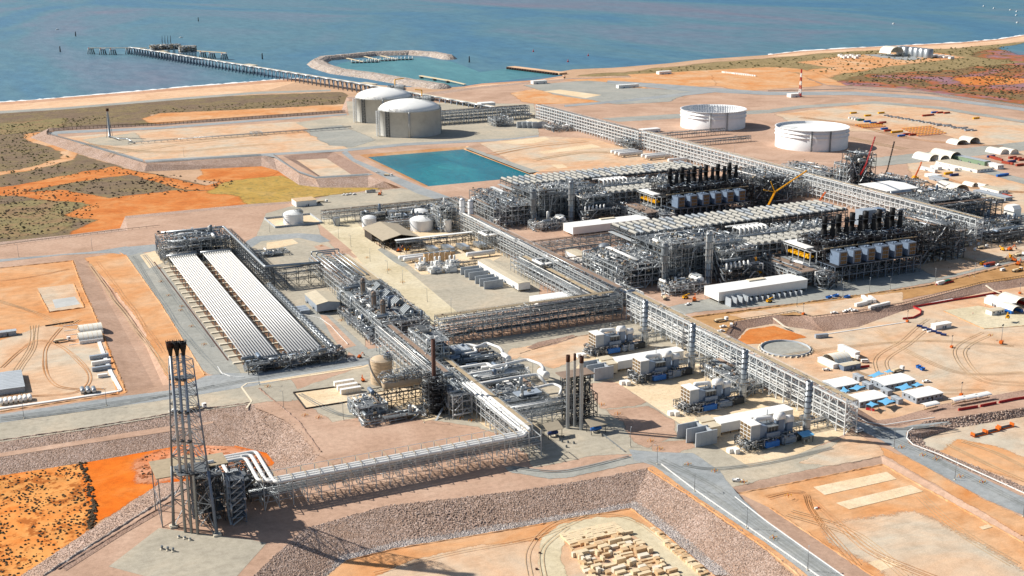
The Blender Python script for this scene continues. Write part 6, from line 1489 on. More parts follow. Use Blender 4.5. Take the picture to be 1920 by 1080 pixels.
for k, (x, y) in enumerate(((352, 946), (365, 944), (378, 942), (357, 931), (370, 929))):
    t = thing('compressor_skid', f'white compressor skid, {nth(k)} of five below the brown silencers', 'compressor', (x, y, 0), 'white compressor skids')
    b = MB().m('white_panel').box(x-5, y-4, .5, x+5, y+4, 4.2).box(x-3, y-3, 4.2, x+2, y+3, 6); b.build('casing', t)
    for q in (-2, 2): MB().m('white_panel').cyl((x+q, y+1, 6), (x+q, y+1, 10), 1, None, 12).build('filter', t)
    b = MB(); Rn = random.Random(k)
    for _ in range(50): b.m(CH[Rn.choice('wlsg')]); rpipe(Rn, b, x-6, y-5, .3, x+6, y+5, 6, .2, 3, 5, (1, 5))
    b.build('small_pipework', t)['kind'] = 'stuff'
rack('low dark rack joining the compressors to the blast walls', 384, 931, 400, 934, [3, 5.5], 5, 120, 'steel_dark', 2, .3, 'dg', 'rust_dark', .3, .8, False)
for k, (x, y) in enumerate(((437.5, 1063), (442, 1053))):
    t = thing('tall_vessel', f"tall white vertical vessel beside the main rack, {'left' if k == 0 else 'right'} of two", 'vessel', (x, y, 0))
    b = MB().m('tank_white').lathe(x, y, [(2.4, 0), (2.5, 1.4), (2.5, 30), (2, 31.6), (1, 32.4), (.05, 32.6)], 22); b.build('shell', t)
    b = MB().m('steel').beam((x+2.7, y-1, 0), (x+2.7, y-1, 32), .4)
    for z in (8, 16, 24, 31): b.lathe(x, y, [(2.5, z), (2.9, z), (2.9, z+.25), (2.5, z+.25)], 18, False, False)
    b.build('ladder', t)
block('process_module', 'dense pale frame left of the two tall white vessels', 416, 1066, 433, 1092, [5, 10, 15, 20, 24], 121, 6, 'steel_light', 1.1, .4, 4, 10, brace=.3, cols='wlsgg', top=2)
block('process_module', 'crowded modules behind the cream roofed building, farther train', 488, 1100, 520, 1165, [6, 12, 17], 122, 7, 'steel', 1.0, .4, 10, 12, cols='swlgg')
block('process_module', 'low modules between domed tanks and the shed', 380, 1095, 436, 1122, [4, 7.5], 123, 8, 'steel', 1.0, .2, 10, 8, cols='swlgt', top=2)
block('process_module', 'modules along the back of the white tank rack', 362, 1138, 455, 1149, [4, 8], 124, 8, 'steel', 1.2, .2, 10, 8, cols='swlgt', top=2)
for k, (x0, y0, x1, y1, z) in enumerate(((424, 975, 441, 993, 14.5), (424, 862, 441, 880, 14.5))):
    t = thing('loop_platform', f"raised frame ringed by thick white ducts, {'upper' if k == 0 else 'lower'} of two beside the main rack", 'pipe frame', (x0, y0, 0))
    b = MB().m('steel'); frame_mb(b, grid(x0, x1, 6), grid(y0, y1, 6), [5, 10, z], .35, .5, random.Random(k), False); b.build('frame', t)
    for q in range(2):
        o = q*1.7; MB().m('pipe_white').bend([(x0+3, y0+o, z+1), (x0+o, y0+o, z+1), (x0+o, y1-o, z+1), (x1-o, y1-o, z+1), (x1-o, y0+o, z+1), (x0+4, y0+o, z+1)], .8, 2.2, 12, 5).build('duct', t)
block('process_module', 'silver knot of equipment behind the main rack near the front bridge', 447, 770, 466, 812, [4.5, 9], 125, 6.5, 'steel_light', 1.3, .3, 10, 12, cols='swlgd', top=2)
for k in range(5): bullet(f'{nth(k)} white bullet tank from the back near the far rack', 795 + (0 if k < 3 else 20), 1375-k*10-(14 if k > 2 else 0), 4.2, 2.5, 34)
bullet('lowest white bullet tank, just behind the farther air coolers', 828, 1288, 4, 2.4, 34)
# right hand modules beyond the far rack
block('process_module', 'pale open module with ladders in front of the nearer white tank', 872, 1062, 905, 1140, [6, 12, 18], 130, 7, 'steel_light', 1.0, .4, 12, 14, cols='wlsgd')
block('cold_box', 'very tall dark tower module with pale left face beyond the far rack', 893, 1030, 915, 1060, [7, 14, 21, 28, 35, 42], 131, 7, 'steel_dark', 1.3, .8, 10, 12, cols='dgbsd', cat='tower module', top=3)
block('process_module', 'pale module attached left of the very tall dark tower', 884, 1040, 893, 1062, [6, 12, 18, 24, 30], 132, 5, 'steel_light', 1.5, .6, 4, 6, cols='wlwsg')
block('process_module', 'mid height module right of the very tall dark tower', 918, 1000, 965, 1062, [6, 12], 133, 7, 'steel', 1.0, .4, 14, 12, cols='swlgd')
block('process_module', 'grey module behind the white roofed shelter on the far right', 922, 925, 962, 992, [5, 10], 134, 7, 'steel', 1.0, .4, 12, 12, cols='swlgt')
t = thing('crane_shelter', 'white roofed shelter with lattice sides beyond the far rack', 'shelter', (895, 990, 0))
b = MB().m('steel_light'); frame_mb(b, grid(874, 914, 7), grid(965, 1006, 8), [6, 12, 17], .5, .5, random.Random(1), False); b.build('frame', t)
MB().m('roof_white').extr([(963, 17.4), (985, 19.2), (1008, 17.4), (1008, 17), (963, 17)], 'x', 873, 916).build('roof', t)
MB().m('orange').box(873, 970, 13, 875, 1004, 14.3).build('travelling_crane', t)
vb = MB(); vessel_h(vb, 890, 962, 15, 2.4, 26, 'x', 'pipe_silver'); vb.build('drum', t)
block('process_module', 'long dark pipe rack module behind the lower end of the far rack', 856, 885, 930, 925, [6, 12, 18, 22], 135, 7, 'steel', 1.0, .4, 14, 14, cols='gdsld')
rack('tall dark rack behind the long module on the far right', 860, 868, 935, 882, [5, 10, 15, 20], 8, 136, 'steel_dark', 6, .4, 'dgsb', 'tray_brown', .5, .2)
building('blue grey shed with white roof right of the far modules', 950, 951, 967, 967, 7, wall='blue_grey', roof='roof_white', axis='y', ridge=1)
block('process_module', 'scattered low machinery near the far right access road', 905, 845, 945, 872, [4], 137, 8, 'steel', 1.2, .2, 8, 6, cols='swlgtr', top=2)
block('manifold', 'low dark pipe tangle at the foot of the far rack near its end', 850, 800, 905, 850, [4, 7], 138, 8, 'steel_dark', .8, .2, 10, 8, cols='gdslr', top=1)
b = MB().m('white_panel').extr([(868, 0), (868, 9), (871, 12), (878, 12), (881, 9), (881, 0)], 'x', 952, 962); b.m('steel').box(951, 867, 6, 952, 882, 6.4); b.build('silo', label='white hopper building beside the far right access road', cat='hopper')
block('process_module', 'silver equipment behind the round concrete tanks, left of the hut', 745, 1672, 775, 1700, [5, 10], 139, 7, 'steel_light', 1.2, .3, 8, 12, cols='swlg', brace=.6)
block('process_module', 'low pipe tangle between the dome roofed hut and far rack', 800, 1585, 832, 1625, [5], 140, 8, 'steel', 1.4, .2, 8, 8, cols='swlgt')
block('process_module', 'small pipe cluster beside the far rack near the bullet tanks', 820, 1395, 833, 1440, [5, 9], 141, 7, 'steel', 1.2, .2, 6, 6, cols='swlgt')
t = thing('substation', 'tall blue white box building behind the nearer black stacks', 'building', (760, 845, 0))
MB().m('blue_grey').box(752, 838, 0, 760, 848, 34).m('white_panel').box(750.5, 838, 0, 752, 848, 34).build('wall', t)
MB().m('grey_panel').box(735, 840, 20, 751, 850, 34).build('duct', t)
# process camp beside the main rack: four white buildings, cabins, shade sails
for k, q in enumerate(([(1542, 714), (1587, 706), (1611, 719), (1565, 726)], [(1637, 710), (1690, 699), (1712, 711), (1657, 725)], [(1592, 741), (1640, 731), (1665, 745), (1606, 754)], [(1692, 735), (1740, 724), (1769, 737), (1719, 746)])):
    x0, y0, x1, y1 = rect(q, .8)
    w = ('back left', 'back right', 'front left', 'front right')[k]
    t = building(f'long white roofed camp building, {w} of four', x0, y0, x1, y1, 3.8, -3, wall='grey_panel', roof='roof_white', ridge=.5, axis='x', win=6, winside=True, door=False)
def sail(label, pts, z=0.2):
    P = [G(x, y, z+dz) for (x, y), dz in zip(pts, (0, 1, .3, .9))]; n = 6; V = []; F = []
    c = [np.array(p) for p in P]
    for i in range(n+1):
        for j in range(n+1):
            u, v = i/n, j/n; p = (1-u)*(1-v)*c[0]+u*(1-v)*c[1]+u*v*c[2]+(1-u)*v*c[3]
            m = (c[0]+c[1]+c[2]+c[3])/4; e = .22*(1-4*abs(u-.5)*abs(v-.5)*1.0)*max(abs(u-.5), abs(v-.5))*2
            e = .25*(max(abs(u-.5), abs(v-.5))*2)*(1-min(1, 2*min(abs(u-.5), abs(v-.5))))
            p = p+(m-p)*e; V.append(p); 
    for i in range(n):
        for j in range(n): F.append((i*(n+1)+j, (i+1)*(n+1)+j, (i+1)*(n+1)+j+1, i*(n+1)+j+1))
    t = thing('shade_sail', label, 'shade sail', P[0]); b = MB().m('light_blue'); b.raw(V, F); b.raw([v-np.array((0, 0, .06)) for v in V], [f[::-1] for f in F]); b.build('cloth', t)
    for p in P: MB().m('steel_light').beam((p[0], p[1], -3), p, .18).build('post', t)
sail('blue shade sail left in front of the back left camp building', [(1573, 734), (1581, 724), (1594, 733), (1586, 736)])
sail('blue shade sail right in front of the back left camp building', [(1591, 729), (1606, 721), (1624, 724), (1607, 732)])
sail('blue shade sail behind the back right camp building', [(1626, 705), (1648, 695), (1660, 700), (1638, 708)])
sail('small blue shade sail behind the back right camp building', [(1656, 697), (1668, 692), (1676, 697), (1664, 699)])
sail('blue shade sail in front of the back right camp building', [(1677, 726), (1700, 718), (1712, 726), (1692, 733)])
sail('blue shade sail right of the back right camp building', [(1708, 722), (1720, 716), (1732, 721), (1718, 725)])
sail('blue shade sail left in front of the front left camp building', [(1624, 758), (1632, 752), (1648, 758), (1635, 763)])
sail('blue shade sail right in front of the front left camp building', [(1645, 752), (1662, 745), (1680, 752), (1660, 760)])
for k, (x, y, w) in enumerate(((1611, 716, 'behind the back left camp building'), (1629, 731, 'between the two back camp buildings'), (1664, 743, 'between front left and back right camp buildings'), (1684, 759, 'in front of the front right camp building'))):
    bpx(f'small grey white cabin {w}', x, y, 3.6, 6.6, 3.2, -3, wall='grey_panel', roof='conc_wall', axis='y', door=True, name='cabin', cat='cabin')
for k, (x, y) in enumerate(((1783, 758), (1806, 754), (1828, 750), (1730, 768))):
    cx, cy, cz = G(x, y, -2 if k < 3 else 0); cz = 0; cx, cy, _ = G(x, y, 0); t = thing('bus_shelter', f"white curved shade shelter, {('left', 'middle', 'right')[k]+' of the row of three' if k < 3 else 'standing alone nearer the camp'}", 'shelter', (cx, cy, 0))
    P = [(cy+2.6*math.cos(a), 2.6+.9*math.sin(a)) for a in np.linspace(0, math.pi, 8)]
    MB().m('white_panel').extr(P+[(u, z-.15) for u, z in P[::-1]], 'x', cx, cx+11).build('roof', t)
    MB().m('crate_tan').box(cx, cy-1, .0, cx+11, cy-.3, .5).build('bench', t)
    for q in (1, 10): MB().m('steel').beam((cx+q, cy, 0), (cx+q, cy, 3.4), .15).build('post', t)
# fabric dome shelters
def domeshed(label, cx, cy, w, L, h, ax='y', z=0, mat='fabric', base='white_panel', wallh=2.4, ends='open', name='dome_shelter'):
    t = thing(name, label, 'dome shelter', (cx, cy, z)); n = 16
    P = [(w/2*math.cos(a), wallh+(h-wallh)*math.sin(a)) for a in np.linspace(0, math.pi, n)]
    c = cx if ax == 'y' else cy; a0 = (cy if ax == 'y' else cx)-L/2
    pr = [(c+u, z+v) for u, v in P]; inn = [(c+u*.985, z+v*.985) for u, v in P[::-1]]
    b = MB().m(mat); b.extr(pr+inn, ax, a0, a0+L, False); b.build('cover', t)
    b = MB().m('crate' if mat == 'fabric' else mat)
    for k in range(int(L/3)+1):
        q = a0+k*L/int(L/3); b.extr([(c+u*1.006, z+v*1.006) for u, v in P]+[(c+u*.99, z+v*.99) for u, v in P[::-1]], ax, q-.14, q+.14)
    b.build('rib', t)['kind'] = 'stuff'
    b = MB().m(base)
    for s in (-1, 1):
        if ax == 'y': b.box(c+s*w/2-1.2, a0, z, c+s*w/2+1.2, a0+L, z+wallh)
        else: b.box(a0, c+s*w/2-1.2, z, a0+L, c+s*w/2+1.2, z+wallh)
    b.build('base', t)
    b = MB().m('fence_dark'); q = [(c+u*.97, z+v*.97) for u, v in P]+[(c-w/2*.97, z), (c+w/2*.97, z)]
    b.extr(q, ax, a0+L-1.2, a0+L-.9); b.build('end_wall', t)
    if ends == 'shut': MB().m(mat).extr(q, ax, a0+.6, a0+.9).build('front_wall', t)
    return t
def dpx(label, fx, fy, w, L, h, z=0, **k):
    x, y, _ = G(fx, fy, z); ax = k.get('ax', 'y')
    return domeshed(label, x+(w if ax == 'y' else L)/2, y+(L if ax == 'y' else w)/2, w, L, h, z=z, **k)
dpx('left cream ribbed dome shelter in the left yard, farther of two', 150, 630, 14, 16, 5.5, ax='x')
dpx('left cream ribbed dome shelter in the left yard, nearer of two', 149, 645, 14, 16, 5.5, ax='x')
dpx('cream arched shelter beside the shallow round basin', 1565, 688, 13, 14, 6.5, ax='x', z=-3)
dpx('small white and blue dome shelter at the right edge', 1898, 589, 10, 12, 5.5, z=-3, base='blue')
dpx('white dome shelter with orange door at the right edge', 1903, 578, 14, 18, 7.5, z=-3, base='red')
dpx('white dome shelter, leftmost of the three behind white sheds', 1743, 303, 17, 30, 8, base='white_panel')
dpx('white dome shelter, middle of the three behind white sheds', 1763, 303.5, 15, 26, 7.5, base='white_panel')
dpx('white dome shelter, largest and right of the three', 1782, 301, 18, 36, 10, base='white_panel')
dpx('white dome shelter beyond the road, left of two', 1795, 272, 18, 20, 6, base='white_panel')
dpx('white dome shelter beyond the road, right and larger of two', 1818, 270.5, 18, 21, 8.5)
dpx('low white dome shed at the upper right, left of two', 1877, 290, 13, 26, 6.5, ax='y', ends='shut')
dpx('low white dome shed at the upper right, right of two', 1895, 290, 13, 22, 6.5, ax='y', ends='shut')
dpx('white dome shelter with rust red base walls', 1790, 363, 20, 30, 9, base='container_red')
dpx('small white dome shelter near the far right, left of two', 1824, 351, 7, 15, 4.5)
dpx('small white dome shelter near the far right, right of two', 1845, 353, 7, 13, 4)
dpx('tiny domed hut left of the silver tank row on the coast', 1670, 101, 40, 40, 16)
# construction sheds on the right
for l, x, y, w, d, h, kw in (
    ('long green shed right of the dome shelters', -1146, 1098, 10, 62, 5.5, dict(wall='shed_green', roof='conc_wall', axis='y')),
    ('largest cream roofed warehouse with many white bays', -1103, 1067, 26, 68, 4, dict(roof='roof_cream', axis='y', win=5)),
    ('white L shaped site office, long front wing', -1059, 1090, 4.5, 26, 3.6, dict(axis='y')),
    ('white site office behind the L shaped wing', -1074, 1101, 7, 13, 3.6, dict(axis='y')),
    ('long white site hut beside the cream warehouse', -1087, 1087, 6, 33, 3.6, dict(axis='y')),
    ('pale grey roofed store left of the red based dome', -1023, 1040, 10, 21, 4, dict(roof='conc_wall', wall='grey_panel', axis='y', win=4)),
    ('pale flat roofed store near the dark modules', -1032, 1062, 12, 16, 3.5, dict(roof='roof_white', axis='y')),
    ('long cream roofed office nearest the access road', -991, 928, 11, 38, 4, dict(roof='roof_cream', wall='grey_panel', axis='y', win=4, winside=True)),
    ('second long grey roofed office behind the nearest one', -1007, 931, 10, 46, 4, dict(roof='conc_wall', wall='grey_panel', axis='y', win=4)),
    ('cream roofed office with red container beside it', -1029, 962, 14, 27, 4, dict(roof='roof_cream', axis='y', win=3)),
    ('white office at the right edge below the sheds', -1034, 915, 12, 12, 4, dict(axis='y')),
    ('white store right of the green shed', -1142, 1073, 10, 12, 5, dict(axis='y', win=3)),
    ('white hut with awning right of the green shed', -1150, 1090, 8, 18, 4, dict(axis='y')),
    ('white cabin by the road at the right edge', -1012, 890, 12, 7, 4, dict(axis='x')),
    ('white ablution hut on the concrete slab in the right yard', 1859, 592, 13, 6, 3.4, dict(axis='x', win=3, z=-3, roof='roof_cream')),
    ('long white store hut between the construction yard slabs', 1754, 619, 15, 5, 3.4, dict(axis='x', z=-3)),
    ('first of two parallel white trailers at the right edge', 1886, 582, 6, 22, 4, dict(axis='y', z=-3)),
    ('second of two parallel white trailers at the right edge', 1894, 579, 6, 24, 4, dict(axis='y', z=-3)),
    ('white long container hut behind the arched shelter', 1603, 672, 4, 18, 4, dict(axis='y', z=-3)),
    ('blue and white porch cabin in front of the arched shelter', 1582, 696, 14, 5, 3.4, dict(axis='x', z=-3, wall='blue_grey', roof='roof_cream')),
    ('white low wall shed left of the arched shelter', 1562, 692, 4, 16, 3, dict(axis='y', z=-3)),
    ('white hut with solar panels on the coast pad', 1000, 158, 30, 12, 6, dict(axis='x')),
    ('long white block beside the jetty road', 1160, 166, 44, 10, 6, dict(axis='x')),
    ('small white hut on the orange coastal ground', 1236, 140, 30, 12, 6, dict(axis='x')),
    ('white hut near the mast on the grey yard', 1483, 183, 22, 12, 6, dict(axis='x')),
    ('white roofed platform left of the far rack', 1205, 250, 30, 12, 5, dict(axis='x')),
):
    if x < 0: building(l, -x, y, -x+w, y+d, h, **{'z': 0, **kw})
    else: bpx(l, x, y, w, d, h, **{'z': 0, **kw})
for k in range(6):
    x, y, _ = G(1689+k*9.6+(3 if k > 1 else 0), 103+k*1.1, LOW)
    b = MB().m('pipe_silver').lathe(x, y, [(11, LOW), (11, LOW+20), (9, LOW+21.5), (.1, LOW+22)], 24); b.build('water_tank', label=f'{nth(k)} tall silver tank from the left in the coastal row', cat='tank', group='silver tanks on the coast')
for k in range(7):
    bpx(f'{nth(k)} small white hut from the left right of the silver tanks', 1746+k*6, 107+k*.6-(k % 2)*1.5, 12, 8, 5, LOW, name='hut', cat='hut', group='white huts beside the silver tanks')
for k in range(9):
    bpx(f'{nth(k)} small white hut from the left on the orange coastal pad', 1574+k*4.3, 106+(k*7 % 5), 9, 7, 5, LOW, name='hut', cat='hut', group='white huts on the orange pad')
# shallow round basin under construction
cx, cy, _ = G(1473, 655, -3); t = thing('round_basin', 'shallow round concrete basin with grey floor', 'basin', (cx, cy, -3))
MB().m('conc_wall').lathe(cx, cy, [(17, -3), (17, -1.5), (16.6, -1.5), (16.6, -2.9)], 64, True, False).build('wall', t)
MB().m('grey_gravel').lathe(cx, cy, [(16.6, -2.8), (.05, -2.75)], 64).build('floor', t)
b = MB().m('foot')
for k in range(28):
    a = k/28*6.283; b.cbox(cx+18*math.cos(a), cy+18*math.sin(a), -3, 1.1, 1.1, 1)
b.build('block', t)['kind'] = 'stuff'
# lattice mast red and white
x, y, _ = G(1500, 182); t = thing('radio_mast', 'red and white banded lattice radio mast', 'mast', (x, y, 0))
for k in range(7):
    z0, z1 = k*7, k*7+7; b = MB().m('red' if k % 2 == 0 else 'white_panel'); s0, s1 = 3-z0*.045, 3-z1*.045
    for a in range(3):
        p = lambda s, z, q: (x+s*math.cos(q*2.094), y+s*math.sin(q*2.094), z)
        b.beam(p(s0, z0, a), p(s1, z1, a), .7).beam(p(s0, z0, a), p(s1, z1, a+1), .4).beam(p(s1, z1, a), p(s1, z1, a+1), .4)
    b.build('section', t)
# ------------------------------------------------------------------ sea structures
def breakwater(label, line, w, top, mat='armour_rock'):
    P = [np.array(G(x, y, SEA)) for x, y in line]; Q = []
    for i in range(len(P)-1):
        n = max(1, int(np.linalg.norm(P[i+1]-P[i])/12))
        for k in range(n): Q.append(P[i]+(P[i+1]-P[i])*k/n)
    Q.append(P[-1]); prof = [(-1, -2), (-.62, top*.55), (-.3, top), (.3, top), (.62, top*.55), (1, -2)]; V = []; F = []; m = len(prof); Rn = random.Random(3)
    for i, p in enumerate(Q):
        d = Q[min(i+1, len(Q)-1)]-Q[max(i-1, 0)]; d /= np.linalg.norm(d); nn = np.array([d[1], -d[0], 0])
        sc = min(1, (min(i, len(Q)-1-i)+.3)/2.0) if True else 1
        for u, h in prof: V.append(p+nn*w*u*(.35+.65*sc)+np.array([0, 0, (h+2)*(sc if 0 < i < len(Q)-1 else .02)-2+Rn.uniform(-.4, .4)]))
    for i in range(len(Q)-1):
        for j in range(m-1): F.append((i*m+j, (i+1)*m+j, (i+1)*m+j+1, i*m+j+1))
    b = MB().m(mat); b.raw(V, F); return b.build('breakwater', label=label, cat='breakwater')
breakwater('long curved rock breakwater arm sheltering the small harbour', [(590, 121), (606, 113), (650, 109), (700, 104), (770, 102), (815, 105), (850, 112)], 24, 10)
breakwater('straight rock breakwater root beside the jetty trestle', [(594, 118), (606, 127), (640, 137), (700, 145), (770, 157), (840, 168)], 30, 9)
harb = [(620, 128), (640, 118), (700, 110), (790, 108), (850, 116), (900, 135), (958, 128), (1052, 139), (905, 156), (870, 160), (830, 160), (760, 150), (700, 143), (650, 134)]
fill('harbour_water', [G(x, y, SEA+.05) for x, y in harb], [], 'harbour_water')
for k, (x0, y0, x1, y1) in enumerate(((650, 110.5, 682, 117.5), (684, 107.5, 714, 114.5), (714, 106, 746, 112.5))):
    a, c = G(x0, y0, SEA), G(x1, y1, SEA); t = thing('pontoon', f'{nth(k)} floating berth with white piles inside the harbour', 'pontoon', a, 'floating berths in the harbour')
    MB().m('crate').beam((a[0], a[1], SEA+2), (c[0], c[1], SEA+2), 6, 1).build('gangway', t)
    MB().m('steel_dark').beam((c[0]-30, c[1]+6, SEA+1), (c[0]+36, c[1]-10, SEA+1), 12, 2.4).build('float', t)
    b = MB().m('white_panel')
    for q in range(8): b.cyl((c[0]-30+q*9, c[1]-1-q*2, SEA), (c[0]-30+q*9, c[1]-1-q*2, SEA+8), 1.4, None, 8)
    b.build('pile', t)['kind'] = 'stuff'
t = thing('small_jetty', 'small white jetty on three dark piers inside the harbour', 'jetty', G(860, 150, SEA))
P = [G(788, 142, SEA+5), G(842, 151, SEA+5), G(872, 158, SEA+3)]
MB().m('crate').beam(P[0], P[1], 7, 1.4).beam(P[1], P[2], 5, 1.2).build('deck', t)
for q in (.04, .5, .95):
    p = [P[0][i]+(P[1][i]-P[0][i])*q for i in range(3)]; MB().m('steel_dark').cbox(p[0], p[1], SEA-1, 7, 7, 5.5).build('pier', t)
P = [G(958, 126, SEA+3), G(1056, 138, SEA+3)]; t = thing('sheet_pile_quay', 'long low quay with scalloped dark piled side', 'quay', P[0])
MB().m('beach_sand').beam(P[0], P[1], 22, 4).build('fill', t)
d = np.array(P[1])-np.array(P[0]); L = np.linalg.norm(d); d /= L; nn = np.array([d[1], -d[0], 0]); b = MB().m('rust_dark')
for q in np.arange(4, L, 9):
    p = np.array(P[0])+d*q+nn*11.5; b.cyl((p[0], p[1], SEA-1), (p[0], p[1], SEA+4.6), 4.2, None, 10)
b.build('sheet_pile', t)['kind'] = 'stuff'
# trestle
A = np.array((452, 3345, 0.)); Bp = np.array((846, 1748, 0.)); d = (Bp-A); LT = np.linalg.norm(d); d /= LT; nn = np.array([d[1], -d[0], 0])
t = thing('jetty_trestle', 'long pale jetty trestle running out to sea on raked piles', 'jetty', (640, 2600, SEA))
b = MB().m('roof_cream')
zt = lambda q: 9-5*max(0, (q-1100)/540)
for i in range(40):
    q0, q1 = LT*i/40, LT*(i+1)/40; p, r = A+d*q0, A+d*q1
    b.beam((p[0]-nn[0]*4, p[1]-nn[1]*4, zt(q0)), (r[0]-nn[0]*4, r[1]-nn[1]*4, zt(q1)), 8, 1.2)
b.build('deck', t)
for k, off in enumerate((3, 5, 6.6, 8)):
    b = MB().m('pipe_silver' if k % 2 else 'pipe_white')
    for i in range(40):
        q0, q1 = LT*i/40, LT*(i+1)/40; p, r = A+d*q0+nn*off, A+d*q1+nn*off; b.cyl((p[0], p[1], zt(q0)+1), (r[0], r[1], zt(q1)+1), .7, None, 8)
    b.build('pipe', t)
b = MB().m('steel_blue')
for q in np.arange(4, LT-10, 17):
    p = A+d*q; z = zt(q)-.6; base = SEA-1 if q < 1150 else (LOW-.5 if q < 1480 else -.5)
    b.beam(tuple((p-nn*8)+(0, 0, z)), tuple((p+nn*9)+(0, 0, z)), 1.6, 1.2)
    for s in (-7, 0, 8): b.cyl(tuple(p+nn*s+(0, 0, z)), tuple(p+nn*s*1.35+d*(2.5 if s else 0)+(0, 0, base)), 1.0, None, 6)
b.build('pile_bent', t)['kind'] = 'stuff'
for k, q in enumerate((160, 640, 1130)):
    p = A+d*q; tt = thing('trestle_bay', f'{nth(k)} widened passing bay from the sea end of the trestle', 'platform', (p[0], p[1], SEA))
    c = p-nn*16; z = zt(q); MB().m('roof_cream').beam(tuple(c-d*22+(0, 0, z)), tuple(c+d*22+(0, 0, z)), 15, 1).build('deck', tt)
    b = MB().m('steel_blue')
    for u in (-18, -6, 6, 18):
        for s in (-5, 5): b.cyl(tuple(c+d*u+nn*s+(0, 0, z)), tuple(c+d*u+nn*s*1.3+(0, 0, SEA-1 if k < 2 else LOW)), .7, None, 6)
    b.build('pile', tt)['kind'] = 'stuff'
def plat(label, px_, py_, w, dd, z, seed, n=200, h=14, arms=False):
    x, y, _ = G(px_, py_, z); t = thing('jetty_platform', label, 'platform', (x, y, SEA)); R = random.Random(seed)
    MB().m('conc_wall').box(x-w/2, y-dd/2, z-1.5, x+w/2, y+dd/2, z).build('deck', t)
    b = MB().m('steel_blue')
    for u in np.linspace(-w/2+2, w/2-2, 6):
        for v in np.linspace(-dd/2+2, dd/2-2, 3): b.cyl((x+u, y+v, SEA-1), (x+u, y+v, z-1.5), .8, None, 6)
    b.build('pile', t)['kind'] = 'stuff'
    b = MB()
    for _ in range(n): b.m(CH[R.choice('gdTlwlT')]); rpipe(R, b, x-w/2, y-dd/2, z, x+w/2, y+dd/2, z+h*.6, R.uniform(.3, 1.0), 3, 5, (2, 10))
    b.build('small_pipework', t)['kind'] = 'stuff'
    if arms:
        for k in range(4):
            q = x-6+k*7; MB().m('steel_dark').beam((q, y, z), (q, y, z+h), 1).beam((q, y, z+h), (q+2, y+9, z+h*1.8), .8).beam((q+2, y+9, z+h*1.8), (q+1, y+14, z+h*.8), .7).build('loading_arm', t)
    return t
plat('loading platform with dark hinged arms at the jetty head', 310, 92, 74, 34, 11, 1, 420, 18, True)
plat('smaller crowded platform right of the trestle near its head', 352, 97, 40, 28, 10, 2, 300, 24)
t0 = None
def dolphin(label, px_, py_, k):
    x, y, _ = G(px_, py_, 6); t = thing('mooring_dolphin', label, 'dolphin', (x, y, SEA))
    MB().m('conc_wall').box(x-7, y-5, 4, x+7, y+5, 6.5).build('cap', t); b = MB().m('steel_dark')
    for u in (-6, -2, 2, 6): b.cyl((x+u, y, 4), (x+u*1.5, y-3, SEA-1), .9, None, 6).cyl((x+u, y+3, 4), (x+u*1.3, y+6, SEA-1), .9, None, 6)
    b.build('pile', t)['kind'] = 'stuff'; b = MB().m('orange').cbox(x-5, y, 6.5, 2, 2, 2.2); b.build('hook', t)
dp = [(170, 91), (192, 92), (211, 92.5), (241, 91), (380, 98), (397, 99.5), (420, 101)]
for k, (x, y) in enumerate(dp): dolphin(f"{nth(k if k < 4 else k-4)} mooring dolphin from the left on the {'left' if k < 4 else 'right'} side of the jetty head", x, y, k)
for w, (a, c) in (('left', ((168, 90), (275, 90))), ('right', ((365, 95), (424, 99)))):
    p, q = G(*a, 8), G(*c, 8); MB().m('crate').beam(p, q, 4, 1.6).build('walkway', label=f'thin pale catwalk linking the {w} mooring dolphins', cat='walkway')
for k, (x, y) in enumerate(((372, 40), (113, 97), (492, 111), (880, 117), (142, 68))):
    p = G(x, y, SEA); MB().m('steel_dark').lathe(p[0], p[1], [(2, SEA), (1.4, SEA+12), (1.6, SEA+14), (.1, SEA+15)], 8).build('channel_marker', label=f'{nth(k)} slim channel marker standing in the sea', cat='channel marker', group='channel markers in the sea')
for k, (x, y) in enumerate(((1000, 97), (1103, 105), (1065, 116), (1864, 16), (1895, 19), (1907, 22), (1906, 29), (1908, 43), (1845, 12), (1676, 45), (108, 56), (340, 71))):
    p = G(x, y, SEA); red = k < 3; L = 5 if red else 12
    t = thing('buoy' if red else 'small_boat', f"{nth(k) if red else nth(k-3)} {'red buoy floating off the quay' if red else 'tiny white boat far out on the sea'}", 'buoy' if red else 'boat', p, 'red buoys off the quay' if red else 'white boats on the sea')
    if red: MB().m('red').lathe(p[0], p[1], [(2.2, SEA), (2.4, SEA+1), (.8, SEA+3), (.6, SEA+6), (.05, SEA+6.5)], 10).build('float', t)
    else:
        MB().m('white_panel').raw([(p[0]-L/2, p[1]-2, SEA+1.6), (p[0]+L/2, p[1], SEA+2.2), (p[0]-L/2, p[1]+2, SEA+1.6), (p[0]-L/2, p[1]-1.4, SEA-.2), (p[0]+L/2-1.5, p[1], SEA-.2), (p[0]-L/2, p[1]+1.4, SEA-.2)], [(0, 1, 2), (0, 3, 4, 1), (1, 4, 5, 2), (0, 2, 5, 3)]).build('hull', t)
        MB().m('white_panel').cbox(p[0]-1.5, p[1], SEA+1.7, 4, 2.4, 2.4).build('cabin', t)
